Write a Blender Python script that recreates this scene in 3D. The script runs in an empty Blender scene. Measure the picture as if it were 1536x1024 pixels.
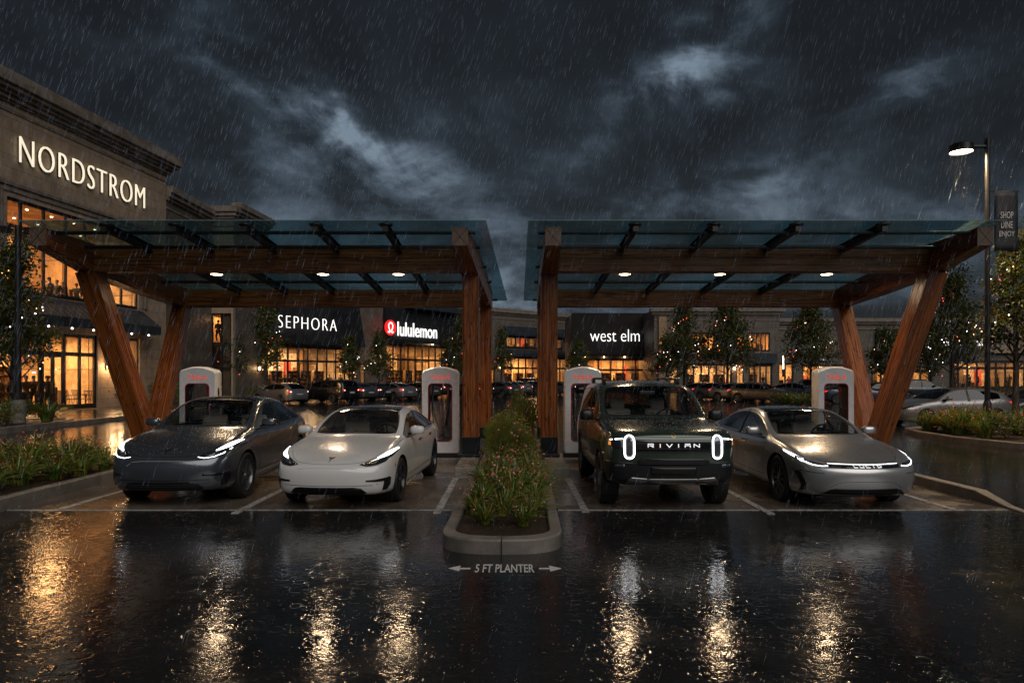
import bpy, bmesh, math, random
from mathutils import Vector, Matrix
from mathutils.bvhtree import BVHTree
R = math.radians
SC = bpy.context.scene
COL = SC.collection
rnd = random.Random(7)

# ------------------------------------------------------------------ camera
F = 1050.0
HY = 563.0
CAMH = 2.0
cd = bpy.data.cameras.new("camera")
cam = bpy.data.objects.new("camera", cd)
COL.objects.link(cam)
cam.location = (0, 0, CAMH)
cam.rotation_euler = (R(90), 0, 0)
cd.sensor_width = 36
cd.lens = F / 1536 * 36
cd.shift_y = (HY - 512) / 1536
cd.clip_start = 0.1
cd.clip_end = 900
SC.camera = cam

# ------------------------------------------------------------------ node helper
class NT:
    def __init__(s, nt):
        s.nt = nt
        s.N = nt.nodes
        s.L = nt.links
    def new(s, t, **kw):
        n = s.N.new(t)
        for k, v in kw.items():
            setattr(n, k, v)
        return n
    def link(s, a, b):
        s.L.new(a, b)
    def inp(s, node, i, v):
        if hasattr(v, 'is_linked') or isinstance(v, bpy.types.NodeSocket):
            s.L.new(v, node.inputs[i])
        else:
            node.inputs[i].default_value = v
    def math(s, op, a, b=0.0, c=0.0, clamp=False):
        n = s.new('ShaderNodeMath', operation=op, use_clamp=clamp)
        s.inp(n, 0, a); s.inp(n, 1, b)
        if op in ('MULTIPLY_ADD', 'SMOOTH_MIN', 'SMOOTH_MAX', 'COMPARE', 'WRAP'):
            s.inp(n, 2, c)
        return n.outputs[0]
    def vmath(s, op, a, b=(0, 0, 0), scale=None):
        n = s.new('ShaderNodeVectorMath', operation=op)
        s.inp(n, 0, a)
        if op == 'SCALE':
            s.inp(n, 3, scale)
        else:
            s.inp(n, 1, b)
        return n.outputs[0] if op not in ('LENGTH', 'DISTANCE', 'DOT_PRODUCT') else n.outputs[1]
    def mapr(s, v, a, b, c=0.0, d=1.0, smooth=True):
        n = s.new('ShaderNodeMapRange', interpolation_type='SMOOTHSTEP' if smooth else 'LINEAR')
        s.inp(n, 0, v); s.inp(n, 1, a); s.inp(n, 2, b); s.inp(n, 3, c); s.inp(n, 4, d)
        return n.outputs[0]
    def noise(s, vec, scale, detail=3, rough=0.55, dist=0.0, out=0):
        n = s.new('ShaderNodeTexNoise')
        if vec is not None:
            s.link(vec, n.inputs['Vector'])
        n.inputs['Scale'].default_value = scale
        n.inputs['Detail'].default_value = detail
        n.inputs['Roughness'].default_value = rough
        n.inputs['Distortion'].default_value = dist
        return n.outputs[out]
    def mix(s, f, a, b, blend='MIX'):
        n = s.new('ShaderNodeMix', data_type='RGBA', blend_type=blend)
        s.inp(n, 0, f)
        for i, v in ((6, a), (7, b)):
            if isinstance(v, (tuple, list)):
                n.inputs[i].default_value = (v[0], v[1], v[2], 1)
            else:
                s.link(v, n.inputs[i])
        return n.outputs[2]
    def mapping(s, vec, scale=(1, 1, 1), rot=(0, 0, 0), loc=(0, 0, 0)):
        n = s.new('ShaderNodeMapping')
        s.link(vec, n.inputs[0])
        n.inputs[1].default_value = loc
        n.inputs[2].default_value = rot
        n.inputs[3].default_value = scale
        return n.outputs[0]
    def sep(s, v):
        n = s.new('ShaderNodeSeparateXYZ'); s.link(v, n.inputs[0]); return n.outputs
    def comb(s, x, y, z=0.0):
        n = s.new('ShaderNodeCombineXYZ')
        s.inp(n, 0, x); s.inp(n, 1, y); s.inp(n, 2, z)
        return n.outputs[0]

# ------------------------------------------------------------------ world: storm clouds at dusk
world = bpy.data.worlds.new("World")
SC.world = world
world.use_nodes = True
w = NT(world.node_tree)
w.N.clear()
tc = w.new('ShaderNodeTexCoord')
dirv = tc.outputs['Generated']
sx, sy, sz = w.sep(dirv)[:3]
ay = w.math('MAXIMUM', w.math('ABSOLUTE', sy), 0.12)
ta = w.math('DIVIDE', sx, ay)          # tangent of azimuth
tb = w.math('DIVIDE', sz, ay)          # tangent of elevation
zz = w.math('ADD', w.math('MAXIMUM', sz, 0.0), 0.22)
cp = w.comb(w.math('DIVIDE', sx, zz), w.math('DIVIDE', sy, zz), 0.0)
n1 = w.noise(w.mapping(cp, (1.0, 0.75, 1)), 1.5, 10, 0.62, 0.7)
n2 = w.noise(w.mapping(w.comb(ta, tb, 0.0), (1, 1.5, 1), rot=(0, 0, -0.4), loc=(3, 7, 0)), 5.5, 8, 0.62, 0.5)
wob = w.math('MULTIPLY', w.math('SUBTRACT', w.noise(w.mapping(cp, loc=(9, 2, 1)), 2.6, 5, 0.6), 0.5), 0.22)
wob2 = w.math('MULTIPLY', w.math('SUBTRACT', w.noise(w.mapping(cp, loc=(1, 5, 4)), 2.6, 5, 0.6), 0.5), 0.22)
ta2 = w.math('ADD', ta, wob)
tb2 = w.math('ADD', tb, wob2)
def bump_at(px, py, rx, ry, ang, amp):
    cx, cy = (px - 768) / F, (HY - py) / F
    dx = w.math('SUBTRACT', ta2, cx)
    dy = w.math('SUBTRACT', tb2, cy)
    c, s_ = math.cos(R(ang)), math.sin(R(ang))
    u = w.math('ADD', w.math('MULTIPLY', dx, c * F / rx), w.math('MULTIPLY', dy, s_ * F / rx))
    v = w.math('ADD', w.math('MULTIPLY', dx, -s_ * F / ry), w.math('MULTIPLY', dy, c * F / ry))
    q = w.math('ADD', w.math('MULTIPLY', u, u), w.math('MULTIPLY', v, v))
    e = w.math('POWER', 2.718, w.math('MULTIPLY', q, -1.0))
    return w.math('MULTIPLY', e, amp)
tot = None
for b in [(455, 155, 200, 42, -30, 1.3), (560, 200, 80, 26, -20, 0.6), (705, 160, 75, 42, 0, 0.55),
          (975, 155, 75, 46, 40, 1.25), (1060, 70, 130, 48, 42, 0.85), (1330, 135, 120, 38, 28, 1.0),
          (450, 240, 210, 36, -24, 0.5), (1110, 265, 170, 40, 8, 0.5), (230, 110, 130, 40, -30, 0.25),
          (800, 440, 520, 110, 0, 0.72), (330, 320, 420, 70, -18, 0.45), (620, 270, 160, 40, -15, 0.35), (1150, 130, 60, 120, 30, 0.2), (1330, 340, 420, 90, 0, 0.6), (880, 215, 90, 60, 50, 0.45)]:
    e = bump_at(*b)
    tot = e if tot is None else w.math('ADD', tot, e)
tex = w.math('ADD', w.math('MULTIPLY', n1, 0.95), w.math('MULTIPLY', n2, 0.90))
tex = w.mapr(tex, 0.74, 1.12, 0.12, 1.65)
lum = w.math('MULTIPLY', tot, tex)
lum = w.math('ADD', lum, w.math('MULTIPLY', w.mapr(n1, 0.35, 0.75), 0.26))
lum = w.math('ADD', lum, w.math('MULTIPLY', w.mapr(tb, 0.0, 0.5, 1.0, 0.0), 0.12))
ramp = w.new('ShaderNodeValToRGB')
w.link(w.math('MULTIPLY', lum, 0.54), ramp.inputs[0])
cr = ramp.color_ramp
cr.elements[0].position = 0.0; cr.elements[0].color = (0.0085, 0.0100, 0.0130, 1)
cr.elements[1].position = 1.0; cr.elements[1].color = (0.18, 0.235, 0.295, 1)
e = cr.elements.new(0.22); e.color = (0.021, 0.0285, 0.038, 1)
e = cr.elements.new(0.5); e.color = (0.056, 0.076, 0.102, 1)
bg = w.new('ShaderNodeBackground')
w.link(ramp.outputs[0], bg.inputs[0])
bg.inputs[1].default_value = 1.0
# a little of the physical dusk sky behind the clouds
skt = w.new('ShaderNodeTexSky', sky_type='NISHITA')
skt.sun_disc = False
skt.sun_elevation = R(1.5)
skt.sun_rotation = R(180)
bg2 = w.new('ShaderNodeBackground')
w.link(skt.outputs[0], bg2.inputs[0])
bg2.inputs[1].default_value = 0.003
ad = w.new('ShaderNodeAddShader')
w.link(bg.outputs[0], ad.inputs[0]); w.link(bg2.outputs[0], ad.inputs[1])
wo = w.new('ShaderNodeOutputWorld')
w.link(ad.outputs[0], wo.inputs[0])

# last soft daylight through the overcast, from behind the camera
sl = bpy.data.lights.new("dusk_daylight", 'SUN')
sl.energy = 1.2
sl.angle = R(55)
sl.color = (1.0, 0.95, 0.9)
so = bpy.data.objects.new("dusk_daylight", sl)
COL.objects.link(so)
so.rotation_euler = (R(50), 0, R(24))
SC.view_settings.view_transform = 'Standard'
SC.view_settings.look = 'None'
SC.view_settings.exposure = 0.0
SC.view_settings.gamma = 1.0
SC.cycles.use_denoising = True
SC.cycles.max_bounces = 7
SC.cycles.diffuse_bounces = 3
SC.cycles.glossy_bounces = 4
SC.cycles.transparent_max_bounces = 12
SC.cycles.transmission_bounces = 4
SC.cycles.sample_clamp_indirect = 3.0
SC.cycles.sample_clamp_direct = 0.0
SC.cycles.caustics_reflective = False
SC.cycles.caustics_refractive = False
SC.cycles.blur_glossy = 0.3

# ------------------------------------------------------------------ materials
MATS = {}
def pmat(name, col, rough=0.5, metal=0.0, var=0.0, vscale=6.0, bump=0.0, bscale=30.0, spec=0.5, coat=0.0, beads=0.0, col2=None):
    if name in MATS:
        return MATS[name]
    m = bpy.data.materials.new(name)
    m.use_nodes = True
    t = NT(m.node_tree)
    p = m.node_tree.nodes['Principled BSDF']
    p.inputs['Base Color'].default_value = (*col, 1)
    p.inputs['Roughness'].default_value = rough
    p.inputs['Metallic'].default_value = metal
    p.inputs['Specular IOR Level'].default_value = spec
    if coat:
        p.inputs['Coat Weight'].default_value = coat
        p.inputs['Coat Roughness'].default_value = 0.04
    if var or bump or beads:
        co = t.new('ShaderNodeTexCoord').outputs['Object']
    if var:
        nz = t.noise(co, vscale, 5, 0.6)
        c2 = col2 or tuple(c * (1 - var) for c in col)
        t.link(t.mix(t.mapr(nz, 0.3, 0.7), c2, tuple(min(1, c * (1 + var * 0.5)) for c in col)), p.inputs['Base Color'])
        t.link(t.mapr(nz, 0.3, 0.7, rough * 0.8, min(1, rough * 1.2)), p.inputs['Roughness'])
    nrm = None
    if bump:
        b = t.new('ShaderNodeBump')
        b.inputs['Strength'].default_value = 1.0
        b.inputs['Distance'].default_value = bump
        t.link(t.noise(co, bscale, 4, 0.6), b.inputs['Height'])
        nrm = b.outputs[0]
    if beads:
        v = t.new('ShaderNodeTexVoronoi'); v.inputs['Scale'].default_value = 95
        t.link(co, v.inputs['Vector'])
        hh = t.mapr(v.outputs['Distance'], 0.0, 0.42, 1.0, 0.0)
        b = t.new('ShaderNodeBump'); b.inputs['Strength'].default_value = 1.0
        b.inputs['Distance'].default_value = beads
        t.link(hh, b.inputs['Height'])
        if nrm: t.link(nrm, b.inputs['Normal'])
        nrm = b.outputs[0]
        if coat:
            t.link(nrm, p.inputs['Coat Normal'])
    if nrm:
        t.link(nrm, p.inputs['Normal'])
    MATS[name] = m
    return m

def emat(name, col, strength):
    if name in MATS: return MATS[name]
    m = bpy.data.materials.new(name); m.use_nodes = True
    p = m.node_tree.nodes['Principled BSDF']
    p.inputs['Base Color'].default_value = (*[c * 0.5 for c in col], 1)
    p.inputs['Emission Color'].default_value = (*col, 1)
    p.inputs['Emission Strength'].default_value = strength
    MATS[name] = m
    return m

def glassmat(name, tint, refl=1.0, rough=0.02, bump=0.0, bscale=2.0, ior=1.45, film=0.0, filmcol=(0.2, 0.3, 0.3)):
    if name in MATS: return MATS[name]
    m = bpy.data.materials.new(name); m.use_nodes = True
    t = NT(m.node_tree); t.N.clear()
    tr = t.new('ShaderNodeBsdfTransparent'); tr.inputs[0].default_value = (*tint, 1)
    gl = t.new('ShaderNodeBsdfGlossy'); gl.inputs['Roughness'].default_value = rough
    gl.inputs[0].default_value = (refl, refl, refl, 1)
    fr = t.new('ShaderNodeFresnel')
    bf = t.new('ShaderNodeNewGeometry').outputs['Backfacing']
    t.link(t.math('ADD', ior, t.math('MULTIPLY', bf, 1 / ior - ior)), fr.inputs[0])
    if bump:
        co = t.new('ShaderNodeTexCoord').outputs['Object']
        b = t.new('ShaderNodeBump'); b.inputs['Strength'].default_value = 1.0; b.inputs['Distance'].default_value = bump
        t.link(t.noise(co, bscale, 3, 0.5), b.inputs['Height'])
        t.link(b.outputs[0], gl.inputs['Normal']); t.link(b.outputs[0], fr.inputs['Normal'])
    mx = t.new('ShaderNodeMixShader')
    t.link(fr.outputs[0], mx.inputs[0]); t.link(tr.outputs[0], mx.inputs[1]); t.link(gl.outputs[0], mx.inputs[2])
    o = t.new('ShaderNodeOutputMaterial')
    if film:
        df = t.new('ShaderNodeBsdfDiffuse'); df.inputs[0].default_value = (*filmcol, 1)
        tl = t.new('ShaderNodeBsdfTranslucent'); tl.inputs[0].default_value = (*filmcol, 1)
        a = t.new('ShaderNodeAddShader'); t.link(df.outputs[0], a.inputs[0]); t.link(tl.outputs[0], a.inputs[1])
        m2 = t.new('ShaderNodeMixShader'); m2.inputs[0].default_value = film
        t.link(mx.outputs[0], m2.inputs[1]); t.link(a.outputs[0], m2.inputs[2])
        t.link(m2.outputs[0], o.inputs[0])
    else:
        t.link(mx.outputs[0], o.inputs[0])
    MATS[name] = m
    return m

def wet_ground(name, c1, c2, r1, r2, wave=0.0022, wscale=7.0, grain=0.0006, rings=True, vscale=0.35, joints=None):
    m = bpy.data.materials.new(name); m.use_nodes = True
    t = NT(m.node_tree)
    p = m.node_tree.nodes['Principled BSDF']
    co = t.new('ShaderNodeTexCoord').outputs['Object']
    big = t.noise(co, vscale, 6, 0.6, 0.4)
    fine = t.noise(co, 60, 3, 0.7)
    c = t.mix(t.mapr(big, 0.35, 0.65), c1, c2)
    c = t.mix(t.mapr(fine, 0.5, 0.75), c, t.mix(0.5, c, (0.10, 0.098, 0.095)))
    stain = t.noise(t.mapping(co, (0.9, 0.25, 1)), 1.4, 6, 0.65, 0.8)
    c = t.mix(t.math('MULTIPLY', t.mapr(stain, 0.5, 0.7), 0.45), c, (c1[0] * 0.45, c1[1] * 0.42, c1[2] * 0.40))
    h = None
    if joints:
        xyz = t.sep(co)
        fx = t.math('ABSOLUTE', t.math('SUBTRACT', t.math('FRACT', t.math('DIVIDE', xyz[0], joints)), 0.5))
        fy = t.math('ABSOLUTE', t.math('SUBTRACT', t.math('FRACT', t.math('DIVIDE', xyz[1], joints)), 0.5))
        j = t.mapr(t.math('MAXIMUM', fx, fy), 0.485, 0.495)
        c = t.mix(j, c, (0.015, 0.014, 0.013))
    t.link(c, p.inputs['Base Color'])
    rr = t.mapr(t.noise(co, 0.8, 5, 0.6, 0.3), 0.38, 0.62, r1, r2)
    t.link(rr, p.inputs['Roughness'])
    p.inputs['IOR'].default_value = 1.38
    p.inputs['Specular IOR Level'].default_value = 0.5
    wv = t.noise(t.mapping(co, (1.0, 1.35, 1)), wscale, 2, 0.5, 0.3)
    wv2 = t.noise(co, wscale * 3.6, 2, 0.5, 0.6)
    h = t.math('ADD', t.math('MULTIPLY', wv, wave), t.math('MULTIPLY', wv2, wave * 0.36))
    if rings:
        for sc, fr, amp in ((5.0, 75.0, 0.0011), (8.0, 120.0, 0.0007)):
            v = t.new('ShaderNodeTexVoronoi'); v.inputs['Scale'].default_value = sc
            v.voronoi_dimensions = '2D'
            t.link(t.mapping(co, (1, 1, 1), loc=(sc, 0, 0)), v.inputs['Vector'])
            d = t.math('DIVIDE', v.outputs['Distance'], sc)
            rnd_ = t.sep(v.outputs['Color'])
            rad = t.math('MULTIPLY', rnd_[0], 0.45 / sc)
            dd = t.math('ABSOLUTE', t.math('SUBTRACT', d, rad))
            env = t.mapr(dd, 0.0, 0.16 / sc, 1.0, 0.0)
            s_ = t.math('SINE', t.math('MULTIPLY', d, fr * 6.28 / 6))
            on = t.mapr(rnd_[1], 0.35, 0.5)
            rg = t.math('MULTIPLY', t.math('MULTIPLY', t.math('MULTIPLY', s_, env), on), amp)
            h = t.math('ADD', h, rg)
    h = t.math('ADD', h, t.math('MULTIPLY', t.noise(co, 110, 2, 0.6), grain))
    b = t.new('ShaderNodeBump'); b.inputs['Strength'].default_value = 1.0; b.inputs['Distance'].default_value = 1.0
    t.link(h, b.inputs['Height'])
    t.link(b.outputs[0], p.inputs['Normal'])
    MATS[name] = m
    return m

def wood_mat():
    m = bpy.data.materials.new('glulam_timber'); m.use_nodes = True
    t = NT(m.node_tree)
    p = m.node_tree.nodes['Principled BSDF']
    uv = t.new('ShaderNodeTexCoord').outputs['UV']
    x, y, _ = t.sep(uv)[:3]
    lam = t.math('FLOOR', t.math('DIVIDE', y, 0.155))
    off = t.comb(t.math('MULTIPLY', lam, 3.71), t.math('MULTIPLY', lam, 1.3), lam)
    v = t.vmath('ADD', uv, off)
    g = t.noise(t.mapping(v, (0.9, 26, 1)), 1.0, 5, 0.62, 1.2)
    g2 = t.noise(t.mapping(v, (3.0, 120, 1)), 1.0, 3, 0.6)
    big = t.noise(t.mapping(v, (0.5, 1.2, 1)), 1.2, 3, 0.6)
    c = t.mix(t.mapr(g, 0.3, 0.72), (0.080, 0.019, 0.005), (0.42, 0.125, 0.024))
    c = t.mix(t.math('MULTIPLY', t.mapr(g2, 0.5, 0.8), 0.5), c, (0.05, 0.018, 0.007))
    c = t.mix(t.math('MULTIPLY', t.mapr(big, 0.4, 0.7), 0.45), c, (0.16, 0.045, 0.011))
    vo = t.new('ShaderNodeTexVoronoi'); vo.inputs['Scale'].default_value = 1.0; vo.voronoi_dimensions = '2D'
    t.link(t.mapping(uv, (2.2, 6.5, 1)), vo.inputs['Vector'])
    kn = t.mapr(vo.outputs['Distance'], 0.05, 0.13, 1.0, 0.0)
    on = t.mapr(t.sep(vo.outputs['Color'])[0], 0.45, 0.55)
    c = t.mix(t.math('MULTIPLY', kn, on), c, (0.012, 0.006, 0.004))
    fr = t.math('FRACT', t.math('DIVIDE', y, 0.155))
    ln = t.mapr(t.math('ABSOLUTE', t.math('SUBTRACT', fr, 0.5)), 0.47, 0.495)
    c = t.mix(t.math('MULTIPLY', ln, 0.85), c, (0.012, 0.006, 0.003))
    t.link(c, p.inputs['Base Color'])
    t.link(t.mapr(g, 0.3, 0.7, 0.20, 0.42), p.inputs['Roughness'])
    b = t.new('ShaderNodeBump'); b.inputs['Strength'].default_value = 1; b.inputs['Distance'].default_value = 0.004
    t.link(t.math('SUBTRACT', g, t.math('MULTIPLY', ln, 1.2)), b.inputs['Height'])
    t.link(b.outputs[0], p.inputs['Normal'])
    MATS['wood'] = m
    return m

def stone_mat(name, c1, c2, bw=1.25, bh=0.62, line=0.35):
    m = bpy.data.materials.new(name); m.use_nodes = True
    t = NT(m.node_tree)
    p = m.node_tree.nodes['Principled BSDF']
    co = t.new('ShaderNodeTexCoord').outputs['Object']
    x, y, z = t.sep(co)[:3]
    v = t.comb(t.math('ADD', x, y), z, 0.0)
    br = t.new('ShaderNodeTexBrick')
    t.link(v, br.inputs['Vector'])
    br.inputs['Scale'].default_value = 1.0
    br.inputs['Brick Width'].default_value = bw
    br.inputs['Row Height'].default_value = bh
    br.inputs['Mortar Size'].default_value = 0.012
    br.inputs['Mortar Smooth'].default_value = 0.3
    br.inputs['Color1'].default_value = (0.9, 0.9, 0.9, 1)
    br.inputs['Color2'].default_value = (1.1, 1.08, 1.05, 1)
    br.inputs['Mortar'].default_value = (1 - line, 1 - line, 1 - line, 1)
    n = t.noise(co, 1.3, 7, 0.62, 0.3)
    pit = t.noise(t.mapping(co, (1, 1, 0.35)), 9, 4, 0.6)
    strk = t.noise(t.mapping(co, (3.2, 3.2, 0.12)), 1.0, 4, 0.6)
    c = t.mix(t.mapr(n, 0.3, 0.7), c1, c2)
    c = t.mix(t.math('MULTIPLY', t.mapr(strk, 0.5, 0.75), 0.5), c, tuple(k * 0.45 for k in c1))
    c = t.mix(t.math('MULTIPLY', t.mapr(pit, 0.62, 0.72), 0.5), c, tuple(k * 0.3 for k in c1))
    c = t.mix(1.0, c, br.outputs['Color'], 'MULTIPLY')
    t.link(c, p.inputs['Base Color'])
    p.inputs['Roughness'].default_value = 0.55
    b = t.new('ShaderNodeBump'); b.inputs['Strength'].default_value = 1; b.inputs['Distance'].default_value = 0.008
    t.link(t.math('SUBTRACT', pit, t.math('MULTIPLY', br.outputs['Fac'], 1.5)), b.inputs['Height'])
    t.link(b.outputs[0], p.inputs['Normal'])
    MATS[name] = m
    return m

def leaf_mat(name, cols, rough=0.45, trans=0.25):
    m = bpy.data.materials.new(name); m.use_nodes = True
    t = NT(m.node_tree); p = m.node_tree.nodes['Principled BSDF']
    ge = t.new('ShaderNodeNewGeometry')
    ramp = t.new('ShaderNodeValToRGB')
    t.link(ge.outputs['Random Per Island'], ramp.inputs[0])
    cr = ramp.color_ramp
    cr.interpolation = 'CONSTANT' if len(cols) > 3 else 'LINEAR'
    cr.elements[0].position = 0; cr.elements[0].color = (*cols[0], 1)
    cr.elements[1].position = (len(cols) - 1) / len(cols) if len(cols) > 3 else 1.0
    cr.elements[1].color = (*cols[-1], 1)
    for i, c in enumerate(cols[1:-1]):
        e = cr.elements.new((i + 1) / len(cols)); e.color = (*c, 1)
    t.link(ramp.outputs[0], p.inputs['Base Color'])
    p.inputs['Roughness'].default_value = rough
    tl = t.new('ShaderNodeBsdfTranslucent'); t.link(ramp.outputs[0], tl.inputs[0])
    mx = t.new('ShaderNodeMixShader'); mx.inputs[0].default_value = trans
    t.link(p.outputs[0], mx.inputs[1]); t.link(tl.outputs[0], mx.inputs[2])
    t.link(mx.outputs[0], m.node_tree.nodes['Material Output'].inputs[0])
    MATS[name] = m
    return m

ASPHALT = wet_ground('wet_asphalt', (0.013, 0.0135, 0.015), (0.026, 0.0255, 0.026), 0.03, 0.15, wave=0.0021, wscale=9.0, grain=0.00016)
CONCR = wet_ground('wet_stall_concrete', (0.150, 0.118, 0.090), (0.082, 0.064, 0.050), 0.12, 0.40, wave=0.0010, wscale=5, grain=0.0005, rings=False, vscale=1.1)
PAVE = wet_ground('wet_plaza_paving', (0.070, 0.058, 0.048), (0.045, 0.038, 0.033), 0.08, 0.3, wave=0.0016, wscale=5, rings=False, joints=1.2)
KERB = pmat('kerb_concrete', (0.22, 0.195, 0.17), 0.42, var=0.35, vscale=3, bump=0.004, bscale=40)
PAINTLINE = pmat('worn_line_paint', (0.42, 0.41, 0.39), 0.3, var=0.45, vscale=9, bump=0.0006, bscale=60)
MULCH = pmat('mulch', (0.035, 0.018, 0.011), 0.6, var=0.6, vscale=25, bump=0.03, bscale=35)
WOOD = wood_mat()
ENDGR = pmat('end_grain', (0.12, 0.075, 0.05), 0.6, var=0.4, vscale=22, bump=0.004, bscale=45)
STEEL = pmat('dark_steel', (0.018, 0.022, 0.026), 0.35, metal=0.5, var=0.3, vscale=4)
BLACK = pmat('black_paint', (0.012, 0.012, 0.013), 0.4)
STONE = stone_mat('limestone', (0.46, 0.34, 0.235), (0.32, 0.24, 0.168))
STONE2 = stone_mat('grey_stone', (0.16, 0.132, 0.107), (0.105, 0.087, 0.071), 1.6, 0.8, 0.25)
CORN = pmat('cornice_stone', (0.24, 0.195, 0.155), 0.6, var=0.4, vscale=2, bump=0.006, bscale=20)
SLATE = pmat('dark_cladding', (0.018, 0.019, 0.022), 0.6, var=0.35, vscale=1.5, spec=0.2)
SLATE2 = pmat('blue_slate_metal', (0.028, 0.036, 0.046), 0.38, var=0.35, vscale=1.2)
def panel_wall():
    m = bpy.data.materials.new('panelled_interior'); m.use_nodes = True
    t = NT(m.node_tree); p = m.node_tree.nodes['Principled BSDF']
    co = t.new('ShaderNodeTexCoord').outputs['Object']
    x, y, z = t.sep(co)[:3]
    br = t.new('ShaderNodeTexBrick'); t.link(t.comb(t.math('ADD', x, t.math('MULTIPLY', y, .7)), z, 0.0), br.inputs['Vector'])
    br.inputs['Scale'].default_value = 1.0; br.inputs['Brick Width'].default_value = 1.15; br.inputs['Row Height'].default_value = 2.4
    br.inputs['Mortar Size'].default_value = 0.03; br.offset = 0.0
    br.inputs['Color1'].default_value = (0.66, 0.50, 0.32, 1); br.inputs['Color2'].default_value = (0.22, 0.13, 0.065, 1)
    br.inputs['Mortar'].default_value = (0.06, 0.035, 0.02, 1)
    n = t.noise(co, 2.2, 5, 0.65)
    t.link(t.mix(t.mapr(n, 0.35, 0.7, 0, .6), br.outputs['Color'], (0.12, 0.07, 0.035)), p.inputs['Base Color'])
    p.inputs['Roughness'].default_value = .6
    return m
WALLIN = panel_wall()
FLOORIN = pmat('interior_floor', (0.20, 0.13, 0.07), 0.35, var=0.3, vscale=1.0)
DARKFIG = pmat('dark_clothing', (0.035, 0.028, 0.024), 0.8)
PANE = glassmat('window_glass', (0.93, 0.90, 0.85), 1.0, 0.03)
ROOFGL = glassmat('wet_roof_glass', (0.50, 0.66, 0.70), 1.3, 0.05, bump=0.010, bscale=5.5, ior=1.5, film=0.08, filmcol=(0.09, 0.20, 0.22))
LAMPW = emat('lamp_warm_white', (1.0, 0.72, 0.42), 24)
LAMPS = emat('street_lamp_lens', (1.0, 0.70, 0.40), 60)
SIGNW = emat('sign_white', (1.0, 0.97, 0.92), 1.5)
SIGNC = emat('sign_cream', (1.0, 0.88, 0.66), 0.95)
SIGNR = emat('sign_red', (1.0, 0.02, 0.02), 1.2)
DOWN = emat('ceiling_downlight', (1.0, 0.80, 0.48), 14)

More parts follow.
